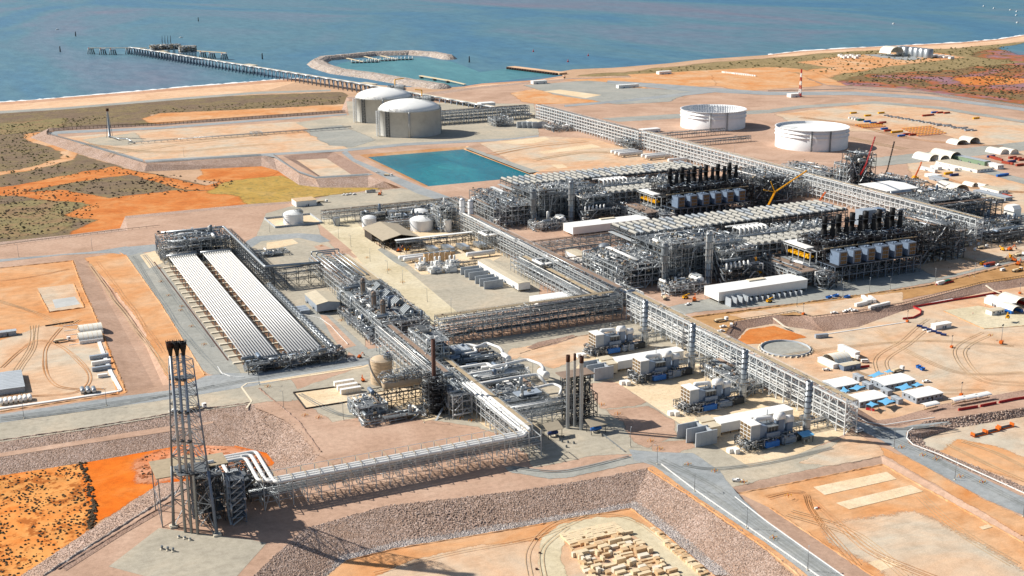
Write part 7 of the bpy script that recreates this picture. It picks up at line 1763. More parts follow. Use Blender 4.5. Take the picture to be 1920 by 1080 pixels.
# ------------------------------------------------------------------ vehicles and small things: one of each kind, then copies
def local(name, mb, parent):
    o = bpy.data.objects.new(name, mb.mesh(name)); COL.objects.link(o); o.parent = parent; return o
def wheels(t, xs, w, r=.4):
    for x in xs:
        for s in (-1, 1): local('wheel', MB().m('rubber').cyl((x, s*(w-.25), r), (x, s*w, r), r, None, 10), t)
FAR = (0, -4000, -200)
PROTO = {}
def proto(key, name, cat):
    t = bpy.data.objects.new(name, None); t['category'] = cat; PROTO[key] = [t, name, cat, False]; COL.objects.link(t); return t
def place(key, x, y, z, rz, label, group=None, sc=None):
    t, name, cat, used = PROTO[key]
    if not used:
        PROTO[key][3] = True; bpy.context.view_layer.update(); KIDS[t.name] = [(c, list(c.children)) for c in t.children]
        t.location = (x, y, z); t.rotation_euler = (0, 0, rz); t['label'] = label
        if group: t['group'] = group
        if sc: t.scale = sc
        return t
    c = dup(t, (x, y, z), rz, label, None, sc)
    if group: c['group'] = group
    elif 'group' in c: del c['group']
    if not sc: c.scale = (1, 1, 1)
    return c
def ppx(key, px_, py_, rz, label, group=None, z=0, sc=None):
    x, y, _ = G(px_, py_, z); return place(key, x, y, z+.05, rz, label, group, sc)
t = proto('ute', 'parked_ute', 'ute')
local('body', MB().m('white_panel').box(-2.6, -.95, .45, 2.6, .95, 1.05).extr([(-.2, 1.05), (.15, 1.75), (1.35, 1.75), (1.85, 1.05)], 'y', -.85, .85) if False else MB().m('white_panel').box(-2.6, -.95, .45, 2.6, .95, 1.0).box(-2.6, -.95, 1.0, -2.5, .95, 1.35).box(-2.5, .87, 1.0, -.5, .95, 1.35).box(-2.5, -.95, 1.0, -.5, -.87, 1.35), t)
b = MB().m('white_panel'); b.raw([(-.5, -.85, 1), (1.5, -.85, 1), (1.5, .85, 1), (-.5, .85, 1), (-.3, -.75, 1.78), (.9, -.75, 1.78), (.9, .75, 1.78), (-.3, .75, 1.78)], [(0, 1, 5, 4), (1, 2, 6, 5), (2, 3, 7, 6), (3, 0, 4, 7), (4, 5, 6, 7)]); local('cab', b, t)
local('window', MB().m('glass').box(-.25, -.87, 1.15, .95, .87, 1.55).box(1.0, -.7, 1.15, 1.3, .7, 1.5), t); wheels(t, (-1.6, 1.7), .95)
t = proto('van', 'parked_van', 'van')
b = MB().m('white_panel'); b.extr([(-2.7, .5), (-2.7, 2.3), (1.7, 2.35), (2.4, 1.4), (2.8, 1.2), (2.8, .5)], 'y', -.97, .97) ; 
b = MB().m('white_panel'); P = [(-2.7, .5), (-2.7, 2.3), (1.7, 2.35), (2.4, 1.4), (2.8, 1.2), (2.8, .5)]
b.raw([(u, -.97, z) for u, z in P]+[(u, .97, z) for u, z in P], [tuple(range(6)), tuple(range(6, 12))[::-1]]+[(i, 6+i, 6+(i+1) % 6, (i+1) % 6) for i in range(6)]); local('body', b, t)
local('window', MB().m('glass').box(-2.3, -1, 1.45, 1.5, 1, 2.0), t); local('windscreen', MB().m('glass').box(1.75, -.85, 1.5, 2.25, .85, 2.1), t); wheels(t, (-1.7, 1.8), .97)
t = proto('bus', 'parked_bus', 'bus')
local('body', MB().m('white_panel').box(-5.5, -1.2, .5, 5.5, 1.2, 3).m('steel_dark').box(-5.45, -1.15, 3, 5.3, 1.15, 3.05), t); local('window', MB().m('glass').box(-5.2, -1.23, 1.6, 5.2, 1.23, 2.4).box(5.45, -1, 1.2, 5.53, 1, 2.5), t); wheels(t, (-3.5, 3.5), 1.2, .5)
t = proto('truck', 'flatbed_truck', 'truck')
local('cab', MB().m('white_panel').box(3.4, -1.2, .7, 5.6, 1.2, 3.1), t); local('window', MB().m('glass').box(4.4, -1.23, 1.9, 5.5, 1.23, 2.7).box(5.55, -1, 1.9, 5.64, 1, 2.8), t)
local('flatbed', MB().m('steel_dark').box(-6, -1.2, 1, 3.2, 1.2, 1.3), t); local('load', MB().m('crate').box(-5, -1, 1.3, 1, 1, 2.4), t); wheels(t, (-4.5, -3.2, 4.5), 1.15, .5)
t = proto('yellow_machine', 'telehandler', 'machine')
local('body', MB().m('yellow').box(-2.3, -1.1, .7, 2.2, 1.1, 1.7), t); local('cab', MB().m('glass').box(-.8, -.9, 1.7, .8, .3, 2.9).m('yellow').box(-.9, -1, 2.9, .9, .4, 3), t)
local('boom', MB().m('yellow').beam((-2.2, .7, 2.1), (4.2, .7, 3.4), .5), t); wheels(t, (-1.5, 1.5), 1.25, .7)
t = proto('orange_machine', 'excavator', 'excavator')
local('body', MB().m('orange').box(-2, -1.3, 1.1, 1.8, 1.3, 2.4).box(-.2, .2, 2.4, 1.4, 1.3, 3.3), t); local('track', MB().m('black').box(-2.2, -1.6, .0, 2.2, -.9, 1).box(-2.2, .9, 0, 2.2, 1.6, 1), t)
local('boom', MB().m('orange').beam((1.2, -.4, 2), (5, -.4, 5), .5).beam((5, -.4, 5), (7.5, -.4, 1.6), .4), t); local('bucket', MB().m('steel_dark').box(7, -.9, .6, 8.1, .1, 1.7), t)
def cont(key, mat, L=12.2, roof=None):
    t = proto(key, 'shipping_container', 'container'); b = MB().m(mat).box(-L/2, -1.2, .12, L/2, 1.2, 2.7)
    for k in range(int(L/.6)):
        x = -L/2+.3+k*.6; b.box(x, -1.25, .3, x+.3, -1.2, 2.55).box(x, 1.2, .3, x+.3, 1.25, 2.55)
    local('body', b, t); local('door', MB().m(mat).box(L/2, -1.1, .2, L/2+.06, -.03, 2.6).box(L/2, .03, .2, L/2+.06, 1.1, 2.6).m('steel').box(L/2+.06, -.5, .3, L/2+.1, -.42, 2.5).box(L/2+.06, .42, .3, L/2+.1, .5, 2.5), t)
for k in ('container_red', 'blue', 'white_panel', 'green', 'yellow', 'orange', 'grey_panel', 'navy', 'light_blue'): cont(k, k)
t = proto('skip', 'skip_bin', 'skip bin'); b = MB().m('blue'); b.raw([(-2.2, -1.1, 0), (2.2, -1.1, 0), (2.2, 1.1, 0), (-2.2, 1.1, 0), (-2.9, -1.2, 1.7), (2.9, -1.2, 1.7), (2.9, 1.2, 1.7), (-2.9, 1.2, 1.7), (-2.6, -1, 1.3), (2.6, -1, 1.3), (2.6, 1, 1.3), (-2.6, 1, 1.3)],
    [(3, 2, 1, 0), (0, 1, 5, 4), (1, 2, 6, 5), (2, 3, 7, 6), (3, 0, 4, 7), (4, 5, 9, 8), (5, 6, 10, 9), (6, 7, 11, 10), (7, 4, 8, 11), (8, 9, 10, 11)]); local('shell', b, t); local('rim', MB().m('navy').box(-2.95, -1.27, 1.55, 2.95, -1.18, 1.75).box(-2.95, 1.18, 1.55, 2.95, 1.27, 1.75), t)
t = proto('pole', 'light_pole', 'light pole'); local('post', MB().m('pipe_grey').cyl((0, 0, 0), (0, 0, 11), .16, .09, 8), t); local('base', MB().m('foot').cyl((0, 0, 0), (0, 0, .5), .45, None, 10), t)
local('lamp_head', MB().m('steel_light').beam((0, 0, 11), (1.5, 0, 11.2), .12).box(1.1, -.25, 11.1, 2.0, .25, 11.3), t)
t = proto('tower_light', 'mobile_light_tower', 'light tower'); local('trailer', MB().m('orange').box(-1.2, -.8, .4, 1.2, .8, 1.5), t); local('mast', MB().m('steel').cyl((0, 0, 1.5), (0, 0, 8.5), .14, .1, 6), t)
local('lamp', MB().m('steel_dark').box(-.9, -.2, 8.3, .9, .2, 8.9), t); wheels(t, (0,), .95, .35)
t = proto('barrier', 'water_barrier', 'barrier'); b = MB().m('red'); P = [(-.3, 0), (-.3, .3), (-.12, .5), (-.12, 1.0), (.12, 1.0), (.12, .5), (.3, .3), (.3, 0)]
b.raw([(-1.15, u, z) for u, z in P]+[(1.15, u, z) for u, z in P], [tuple(range(8)), tuple(range(8, 16))[::-1]]+[(i, 8+i, 8+(i+1) % 8, (i+1) % 8) for i in range(8)]); local('body', b, t)
t = proto('bollard', 'yellow_bollard_set', 'hydrant'); b = MB().m('yellow')
for x, y in ((-1.4, -1), (1.4, -1), (1.4, 1), (-1.4, 1)): b.cyl((x, y, 0), (x, y, 1.2), .12, None, 6)
b.beam((-1.4, -1, 1.1), (1.4, -1, 1.1), .12).beam((-1.4, 1, 1.1), (1.4, 1, 1.1), .12); local('guard', b, t); local('hydrant', MB().m('red').cyl((0, 0, 0), (0, 0, 1), .25, None, 8).cyl((-.5, 0, .7), (.5, 0, .7), .12, None, 6), t)
LM = [('the three tall stacks', 1078, 800), ('the flare tower', 380, 950), ('the left pipe bank', 420, 600), ('the right pipe bank', 620, 640), ('the pale drain', 463, 735), ('the big beige drum', 745, 770), ('the first fire walls', 1105, 710), ('the second fire walls', 1290, 830),
      ('the beige roofed shed', 735, 440), ('the junction below the camp', 1690, 830), ('the lone white ute', 1382, 903), ('the right road', 1820, 900), ('the gabled substation', 615, 570), ('the white hopper', 1870, 395), ('the shade shelters', 1800, 757), ('the diagonal road', 1450, 1000), ('the white compressors', 815, 505)]
LC = {}
def near(x, y):
    n = min(LM, key=lambda q: math.dist(q[1:], (x, y)))[0]; LC[n] = LC.get(n, -1)+1
    return f'near {n}, {nth(LC[n])} of those'
# ---- cars, vans, trucks
V = [('ute', 1382, 903, -.6, 0, 'lone white ute on the gravel beside the diagonal road'), ('van', 1611, 810, .1, 0, 'white van in the shade at the end of the main rack'),
     ('ute', 1564, 588, -.3, -.0, 'leftmost white ute on the sand below the olive bank'), ('ute', 1585, 585, .2, 0, 'second white ute from the left below the olive bank'), ('ute', 1594, 582, .1, 0, 'third white ute from the left below the olive bank'), ('ute', 1602, 584, -.2, 0, 'fourth white ute from the left below the olive bank'),
     ('ute', 1550, 695, -.5, -3, 'white ute left of the blue porch cabin'), ('van', 1622, 680, -.4, -3, 'white van right of the blue porch cabin'), ('truck', 1600, 678, .3, -3, 'white truck behind the arched shelter'), ('ute', 1737, 717, -.3, -3, 'white ute at the corner of the back right camp building'),
     ('truck', 1683, 697, .2, -3, 'white truck behind the back right camp building'), ('van', 1880, 508, .15, 0, 'white van driving on the grey road below the black turbine deck'), ('ute', 1886, 414, -.3, 0, 'white ute on the access road at the far right'),
     ('ute', 1356, 614, -.1, 0, 'white ute behind the main rack near the rock bank'), ('ute', 1352, 622, -.3, 0, 'white and blue ute half hidden behind the main rack'), ('van', 1371, 612, 1, 0, 'white van near the corner of the rock bank'),
     ('truck', 1352, 603, 0, 0, 'truck with red cab load behind the main rack'), ('bus', 695, 361, .02, 0, 'white minibus parked on the gravel below the reservoir'), ('ute', 645, 366, .5, 0, 'first white ute from the left by the cream office'), ('ute', 651, 366, .5, 0, 'second white ute from the left by the cream office'),
     ('ute', 657, 365, .5, 0, 'third white ute from the left by the cream office'), ('ute', 664, 365, .5, 0, 'fourth white ute from the left by the cream office'), ('truck', 728, 330, -.9, 0, 'truck with crane arm on the road beside the reservoir'), ('ute', 708, 324, -.8, 0, 'white ute on the road beside the reservoir'),
     ('truck', 605, 380, .0, 0, 'dark truck on the gravel below the cream office'), ('bus', 573, 380, .1, 0, 'dark bus at the left end of the gravel car park'), ('ute', 325, 772, .4, 0, 'white ute behind the flare tower on the verge'), ('truck', 370, 768, .2, 0, 'dark truck behind the flare tower'),
     ('truck', 117, 641, .1, 0, 'small green and white truck before the dome shelters'), ('ute', 1871, 498, .2, 0, 'white ute beside the blue tarpaulins'), ('ute', 1798, 478, .4, 0, 'white ute in the shadow beside the dark frames'), ('truck', 1912, 480, 0, 0, 'white truck at the right edge of the work area'),
     ('truck', 1870, 455, -.3, 0, 'long white truck in the right work area'), ('bus', 1747, 481, .2, 0, 'blue grey bus beside the dark frames'), ('ute', 1911, 455, -.2, 0, 'white ute at the right edge by the road'), ('truck', 1907, 509, .1, 0, 'white truck with dark load at the right edge'),
     ('ute', 1290, 572, .2, 0, 'grey ute left of the white switch room, nearer train'), ('truck', 1245, 560, 1.2, 0, 'cream truck beside the foot of the main rack')]
for key, x, y, r, z, l in V: ppx(key, x, y, r, l, None, z)
for i, (x, y) in enumerate(((1775, 467), (1788, 462), (1800, 458), (1812, 462), (1822, 455), (1835, 460), (1783, 474), (1803, 472), (1828, 470), (1843, 466))):
    ppx(('truck', 'bus', 'van')[i % 3], x, y, .3*(i % 3), f'{nth(i)} vehicle from the left in the cluster beside the dark frames', 'vehicles clustered beside the dark frames')
for i, (k, x, y, r) in enumerate((('yellow_machine', 1842, 497, 0), ('yellow_machine', 1895, 484, 1), ('orange_machine', 1901, 490, 2), ('orange_machine', 1909, 497, .5), ('yellow_machine', 1912, 508, 0), ('orange_machine', 1893, 470, 0), ('yellow_machine', 1880, 470, 1.4))):
    ppx(k, x, y, r, f"{('yellow' if k[0] == 'y' else 'orange')} machine at the right edge work area, {nth(i)} of seven")
ppx('orange_machine', 1302, 565, 1, 'rusty excavator digging beside the main rack'); ppx('yellow_machine', 1285, 560, 0, 'yellow loader beside the main rack foot')
ppx('yellow_machine', 1442, 567, .1, 'yellow machine in front of the grey blast walls'); ppx('orange_machine', 712, 366, 1, 'orange excavator right of the minibus')
ppx('orange_machine', 748, 472, .5, 'orange machine below the beige shed'); ppx('yellow_machine', 763, 470, 0, 'yellow machine below the beige shed'); ppx('orange_machine', 674, 671, .6, 'red machine at the corner of the white pipe banks', None, 0, (.65, .65, .65))
ppx('orange_machine', 681, 715, 1.5, 'red and white machine beside the beige tank', None, 0, (.65, .65, .65)); ppx('yellow_machine', 1889, 597, .6, 'yellow loader on the concrete slab at the right')
for i, (x, y) in enumerate(((1554, 559), (1567, 556), (1588, 558))): ppx('skip', x, y, .2, f'{nth(i)} blue skip bin from the left beside the grey road', 'blue skip bins')
ppx('skip', 1850, 500, .1, 'blue tarpaulin covered bin at the right work area'); ppx('skip', 1855, 498, .1, 'second blue covered bin at the right work area')
for i, (x, y) in enumerate(((1722, 690), (1729, 694))): ppx('skip', x, y, 0, f"{('left', 'right')[i]} blue tank standing alone in the sandy yard", None, -3, (.5, 1, 1.1))
ppx('skip', 727, 664, .2, 'blue skip at the foot of the pipe rack with brown deck', None, 0, (.6, .8, .8))
# ---- containers
def row(key, pts, rz, label, group, z=0, sc=None):
    for i, (x, y) in enumerate(pts): ppx(key, x, y, rz, f'{nth(i)} {label}', group, z, sc)
row('white_panel', [(1597, 222), (1603, 223.5), (1608, 225)], .0, 'white container from the left at the head of the container row', 'white containers in the upper yard')
ppx('green', 1614, 226.5, 0, 'green container in the upper container row'); row('blue', [(1626, 229), (1637, 232)], 0, 'blue container from the left in the upper container row', 'blue containers in the upper yard')
row('container_red', [(1649, 233.5), (1655, 231), (1735, 218), (1745, 217), (1700, 253), (1711, 254), (1664, 246.5)], 0, 'red container from the left in the upper yard', 'red containers in the upper yard')
row('blue', [(1752, 212), (1658, 243), (1690, 256)], 0, 'scattered blue container in the upper yard, from the top', 'scattered blue containers'); row('container_red', [(1762, 212.5), (1775, 213)], 0, 'red container behind the blue one at the far yard edge', 'red containers at the far yard edge')
row('yellow', [(1627, 218), (1600, 213), (1677, 249), (1686, 248), (1652, 213), (1830, 223)], 0, 'yellow container from the left in the upper yard', 'yellow containers in the upper yard')
# yellow trestles
t = proto('trestle', 'yellow_pipe_trestle', 'trestle'); b = MB().m('orange')
for x in (-4, 0, 4): b.beam((x, -1.1, 0), (x, -1.1, 2), .35).beam((x, 1.1, 0), (x, 1.1, 2), .35).beam((x, -1.1, 2), (x, 1.1, 2), .4)
b.beam((-4, -1.1, 1), (4, -1.1, 1), .3).beam((-4, 1.1, 1), (4, 1.1, 1), .3); local('frame', b, t); local('plate', MB().m('yellow').box(-4.2, -1.3, 2, 4.2, 1.3, 2.3), t)
k = 0
for r_ in range(6):
    for c_ in range(9): 
        ppx('trestle', 1694+c_*6.2+r_*5.5, 243+r_*2.4-c_*.55+(r_ == 5)*.5, .0, f'{nth(c_)} orange pipe trestle from the left, {nth(r_)} row from the back', 'orange trestles in the upper yard', 0, (.5, 1, 1))
for r_ in range(3):
    for c_ in range(9): ppx('trestle', 1606+c_*5+r_*6, 236+r_*2.3-c_*.3, 0, f'{nth(c_)} orange trestle from the left, {nth(r_)} row from the back, smaller group', 'orange trestles left rows', 0, (.45, 1, 1))
t = proto('panel', 'stacked_grey_panels', 'panels'); local('stack', MB().m('pipe_grey').box(-5, -1.3, 0, 5, 1.3, .5).m('conc_wall').box(-5, -1.3, .5, 5, 1.3, 1.1).m('pipe_silver').box(-4.8, -1.2, 1.1, 4.9, 1.25, 1.6), t); local('bearer', MB().m('crate').box(-4, -1.4, -.1, -3.6, 1.4, .0).box(3.6, -1.4, -.1, 4, 1.4, 0), t)
for i in range(26): ppx('panel', 1661+i*6.6, 217+i*1.12+(i % 3)*.5, 0, f'{nth(i)} stack of grey panels from the left in the long line', 'grey panel stacks')
for i in range(7): ppx('panel', 1760+i*9+(i % 2)*4, 236+i*1.6-(i % 3)*2, 0, f'{nth(i)} stack of grey panels from the left beyond the orange trestles', 'grey panel stacks on the right')
row('white_panel', [(1357+i*3.4, 136.5+i*.35) for i in range(14)], 1.57, 'white container from the left in the long coastal row', 'white containers near the coast')
row('white_panel', [(1376+i*4.2, 139+i*.45) for i in range(10)], 1.57, 'white container from the left in the second coastal row', 'white containers near the coast, second row')
row('container_red', [(1862+i*3.5, 297+i*1.2) for i in range(4)]+[(1886, 307), (1892, 308)], 1.57, 'red container from the left behind the green shed', 'red containers behind the green shed')
row('container_red', [(1898, 297), (1908, 299), (1916, 301), (1912, 311)], 0, 'red container from the left at the upper right edge', 'red containers at the upper right edge')
row('navy', [(1897, 304.5), (1858, 295)], 0, 'dark blue container from the right behind the green shed', 'dark blue containers')
ppx('container_red', 1888, 369, 1.57, 'red container beside the cream roofed office'); ppx('container_red', 1855, 498, .1, 'red lidded container beside the blue bins')
ppx('yellow', 1778, 327, 0, 'bright yellow container alone below the L shaped office'); ppx('navy', 1789, 330, 0, 'dark blue container beside the bright yellow one')
row('blue', [(1876, 331), (1883, 329.5)], 0, 'blue container from the left on the bare yard', 'blue containers on the bare yard')
row('white_panel', [(1614, 573), (1640, 578), (1657, 574), (1629, 568)], .15, 'white site hut container in the cluster below the black turbine deck', 'white hut containers')
row('white_panel', [(1622, 563), (1635, 564)], 1.2, 'white container standing crosswise in the hut cluster', 'crosswise white containers')
ppx('grey_panel', 1540, 633, -.2, 'lone grey container in the sandy yard', None, -3, (.8, 1, 1)); row('white_panel', [(1737, 619), (1745, 622)], 0, 'flat white tray by the store hut', 'white trays', -3, (.5, .6, .3))
row('navy', [(1724+i*9, 613+i*3.2) for i in range(6)], -.9, 'dark blue bin from the left in the diagonal row', 'dark blue bins in a diagonal row', -3, (.32, .8, .5))
# left yard
row('pipe_tank' if False else 'grey_panel', [(186, 672)], .05, 'grey container in the left yard near the white wall', None)
ppx('white_panel', 190, 683, .05, 'white container in the left yard'); ppx('grey_panel', 191, 694, .05, 'lower grey container in the left yard'); ppx('white_panel', 193, 707, 0, 'short white container in the left yard', None, 0, (.5, 1, .8))
for k in range(3):
    x, y, _ = G(156+k*10.5, 739-k*.5); b = MB(); vessel_h(b, x, y+2, 2.2, 1.5, 6, 'y', 'pipe_silver', 14); b.build('silver_tank', label=f'{nth(k)} silver tank from the left in the row of three', cat='tank', group='three silver tanks')
for k in range(7):
    x, y, _ = G(3+k*9, 760-k*1.4); b = MB(); vessel_h(b, x, y+2, 2, 1.3, 5, 'y', 'white_panel', 14); b.build('white_tank', label=f'{nth(k)} small white tank from the left along the white wall', cat='tank', group='seven small white tanks')
bpx('long grey roofed hut cut by the left edge', -24, 745, 22, 34, 3.5, wall='grey_panel', roof='conc_wall', axis='y'); bpx('grey container hut at the upper left edge of the left yard', -14, 634, 16, 5, 3.2, wall='grey_panel', roof='conc_wall')
# white berm round the left yard, water lines before the domes
def wallpx(label, pts, w, h, mat, z=0, name='low_wall', cat='wall'):
    P = [G(x, y, z) for x, y in pts]; b = MB().m(mat)
    for i in range(len(P)-1): b.beam((P[i][0], P[i][1], z+h/2), (P[i+1][0], P[i+1][1], z+h/2), w, h)
    return b.build(name, label=label, cat=cat)
wallpx('white covered berm along two sides of the left yard', [(-60, 777), (0, 767), (100, 753), (219, 735), (226, 733), (208, 700), (188, 648), (186, 642)], 2.4, .7, 'white_panel', name='berm')
for k in range(5): wallpx(f'{nth(k)} white hose from the top in front of the dome shelters', [(118+k*2.8, 612.5+k*8.5+(k == 4)*1), (146+k*3, 609+k*8.5)], .5, .4, 'white_panel', name='hose', cat='hose')
wallpx('orange and white barrier line above the left yard', [(0, 624), (30, 618)], .5, .9, 'orange', name='barrier_line', cat='barrier'); wallpx('dark striped barrier left of the farther dome shelter', [(85, 612), (138, 604)], .5, .9, 'fence_dark', name='barrier_line', cat='barrier')
wallpx('dark kerb round the pale concrete pad with containers', [(690, 748), (573, 767), (550, 737), (640, 725)], .6, .8, 'fence_dark', name='kerb', cat='kerb')
# ---- drains, kerbs, guard rails, fences
wallpx('pale zigzag concrete drain stepping down the bank', [(678, 686), (490, 716), (463, 719), (453, 726), (472, 752), (462, 766)], 1.0, .25, 'cream_panel', name='drain', cat='drain')
wallpx('long straight red brown drain left of the white pipe banks', [(289, 491), (428, 676)], 1.1, .12, 'rusty', name='drain', cat='drain')
wallpx('red brown drain along the concrete road in the middle', [(641, 472), (772, 567), (800, 588)], .9, .12, 'rusty', name='drain', cat='drain')
wallpx('white pipe line on the orange bank under the far fence', [(1345, 628), (1372, 650)], .6, .4, 'conc_wall', name='pipe_line', cat='pipe')
wallpx('straight white kerb across the right yard', [(1548, 627), (1700, 604)], .9, .35, 'white_panel', -3, name='kerb', cat='kerb')
wallpx('white kerb curving round the rock bank by the right road', [(2080, 1000), (1920, 925), (1760, 852), (1712, 834), (1700, 822), (1702, 810), (1712, 803)], .5, .45, 'white_panel', name='kerb', cat='kerb')
wallpx('white kerb between the right road and the camp', [(1604, 778), (1625, 792), (1660, 797), (1690, 792), (1752, 783)], .5, .35, 'white_panel', name='kerb', cat='kerb')
wallpx('white kerb along the upper edge of the diagonal road', [(1378, 932), (1440, 980), (1510, 1030), (1640, 1122)], .5, .35, 'white_panel', name='kerb', cat='kerb')
wallpx('curved white kerb at the lower left corner of the pipe banks', [(408, 688), (416, 700), (432, 706), (458, 708)], .5, .4, 'white_panel', name='kerb', cat='kerb')
wallpx('orange drain stepping down the rock bank by the yard', [(1448, 595), (1470, 612), (1480, 616)], 1.4, .4, 'foot', -1, name='drain', cat='drain')
wallpx('pale drain stepping down the right hand rock bank', [(1848, 535), (1862, 545), (1876, 550)], 1.4, .4, 'foot', -1, name='drain', cat='drain')
def fence(label, pts, h=1.1, step=3, mat='white_panel', z=0, rails=2, name='guard_rail', cat='guard rail', w=.16):
    P = [np.array(G(x, y, z)) for x, y in pts]; t = thing(name, label, cat, tuple(P[0])); r = MB().m(mat); s = MB().m(mat)
    for i in range(len(P)-1):
        L = np.linalg.norm(P[i+1]-P[i]); n = max(1, int(L/step))
        for k in range(n): q = P[i]+(P[i+1]-P[i])*k/n; s.beam(tuple(q), tuple(q+(0, 0, h)), w)
        for k in range(rails): r.beam(tuple(P[i]+(0, 0, h*(1-.4*k))), tuple(P[i+1]+(0, 0, h*(1-.4*k))), w*.8, w*1.6)
    r.build('rail', t); s.build('post', t)['kind'] = 'stuff'; return t
fence('white guard rail along the lower edge of the diagonal road', [(1240, 873), (1300, 919), (1440, 1017), (1520, 1073), (1640, 1160)])
fence('guard rail curving from the pipe rack past the orange hydrants', [(563, 590), (600, 598), (620, 612), (652, 647)], 1, 2.5)
fence('guard rail on the pipe bridge beside the right canopy', [(1124, 812), (1170, 848)], 1.2, 4, 'steel')
fence('black perimeter fence along the back of the upper left yard', [(88, 252), (92, 247), (120, 244), (300, 235), (480, 222.5), (648, 211)], 4, 6, 'fence_dark', 0, 4, 'fence', 'fence', .5)
fence('perimeter fence along the front of the upper left yard', [(90, 252), (150, 268), (262, 303), (275, 307), (490, 292)], 2.2, 5, 'steel', 0, 3, 'fence', 'fence', .2)
fence('perimeter fence round the sand basin embankment', [(513, 291), (560, 325), (592, 335.5), (690, 330)], 2, 5, 'steel', 0, 2, 'fence', 'fence', .18)
fence('dark fence below the orange dirt along the plant edge', [(0, 462), (130, 445), (235, 432), (300, 425)], 1.6, 6, 'fence_dark', 0, 1, 'fence', 'fence', .2)
fence('dotted fence on the rim of the long right rock bank', [(1362, 623), (1376, 603), (1448, 592), (1490, 585), (1524, 596), (1600, 587), (1690, 571), (1841, 531), (1920, 519)], 1.2, 3, 'fence_dark', 0, 1, 'fence', 'fence', .2)
fence('thin fence beside the tall pale kerb of the slope foot', [(1440, 172), (1600, 168), (1760, 178), (1920, 199)], 2, 12, 'steel', 0, 2, 'fence', 'fence', .3)
# red water barriers in a long curve
def barriers(pts, label, group, z=-3):
    P = [np.array(G(x, y, z)) for x, y in pts]; m = -1
    for i in range(len(P)-1):
        d = P[i+1]-P[i]; L = np.linalg.norm(d); n = max(1, round(L/2.4)); a = math.atan2(d[1], d[0])
        for k in range(n): m += 1; q = P[i]+d*(k+.5)/n; place('barrier', q[0], q[1], z, a, f'{nth(m)} '+label, group, (1.03, 1.6, 1.5))
barriers([(1693, 599), (1712, 597), (1726, 590), (1727, 583), (1712, 577)], 'red barrier along the curve beside the light tower', 'red barriers in the curve')
barriers([(1712, 577), (1780, 565), (1830, 557), (1878, 549)], 'red barrier from the left in the long straight row', 'red barriers in the straight row')
barriers([(1797, 770), (1833, 764)], 'red barrier in the left run beside the shade shelters', 'red barriers, left run', 0); barriers([(1838, 763), (1868, 757)], 'red barrier in the middle run near the right edge', 'red barriers, middle run', 0); barriers([(1873, 756), (1902, 750), (1930, 746)], 'red barrier in the last run at the right edge', 'red barriers, right run', 0)
barriers([(1623, 768), (1640, 771)], 'red barrier in front of the front left camp building', 'red barriers at the camp'); barriers([(1755, 535), (1788, 529)], 'red barrier in front of the green topped trailer', 'red barriers at the trailer', 0)
barriers([(1612, 690), (1630, 688)], 'red barrier right of the porch cabin', 'red barriers at the cabin')
ppx('white_panel', 1763, 533, .15, 'white trailer behind the red barriers', None, 0, (.7, 1, 1)); ppx('green', 1776, 530, .15, 'green topped trailer behind the red barriers', None, 0, (.5, 1, .9))
for k in range(12): ppx('white_panel', 1736+k*4.4, 571.5-k*.8, .15, f'{nth(k)} flat white pile from the left below the red barriers', 'flat white piles', -3, (.2, .7, .35))
# ---- light poles
POL = [(999, 707, 'beside the road right of the white looped pipes'), (1182, 838, 'right of the tan canopy with blue drums'), (1232, 871, 'at the upper end of the white guard rail'), (1302, 922, 'first along the diagonal road'), (1400, 991, 'second along the diagonal road'), (1514, 1070, 'third along the diagonal road'),
       (1676, 840, 'at the junction below the camp'), (1790, 900, 'first beside the right road'), (1918, 969, 'at the right edge beside the right road'), (635, 447, 'at the top of the concrete road'), (658, 463, 'second down the concrete road'), (694, 490, 'third down the concrete road'), (727, 513, 'fourth down the concrete road'),
       (755, 533, 'fifth down the concrete road'), (801, 566, 'sixth down the concrete road'), (846, 588, 'seventh down the concrete road'), (200, 761, 'on the verge below the left yard'), (45, 785, 'on the verge near the left edge'), (35, 482, 'on the road near the left edge'), (173, 469, 'on the left road beside the orange yard'),
       (345, 294, 'inside the upper left yard'), (1753, 529, 'right of the black turbine deck'), (1669, 544, 'in front of the black turbine deck, right'), (1580, 559, 'beside the blue skip bins'), (1399, 581, 'in front of the grey blast walls, left'), (1630, 547, 'in front of the black turbine deck, left'), (828, 252, 'beside the nearer concrete tank'),
       (486, 722, 'beside the pale drain'), (644, 788, 'at the left corner of the bottom module pad'), (795, 793, 'at the corner of the oxidiser pad'), (532, 766, 'left of the pale concrete pad'), (1377, 296, 'beyond the far rack'), (908, 658, 'on the road behind the grey slatted cooler'), (506, 437, 'near the walled white tank'), (1494, 575, 'on the sand below the olive bank'), (1827, 519, 'on the grey road near the right edge')]
for i, (x, y, l) in enumerate(POL): ppx('pole', x, y, .9 if i % 2 else 2.6, f'slim grey light pole {l}', None, 0, (1, 1, 1.5) if x == 1377 else None)
for x, y, l, z in ((1784, 652, 'in the middle of the sandy yard', -3), (1802, 742, 'beside the bank right of the camp', -3), (1506, 590, 'on the sand below the olive bank', 0), (1701, 604, 'beside the red barrier curve', -3), (1877, 645, 'tall white one at the right edge of the yard', -3), (1912, 551, 'beside the right rock bank', -3)):
    ppx('tower_light', x, y, .4, f'mobile light tower {l}', None, z, (1.3, 1.3, 1.6) if x == 1877 else None)
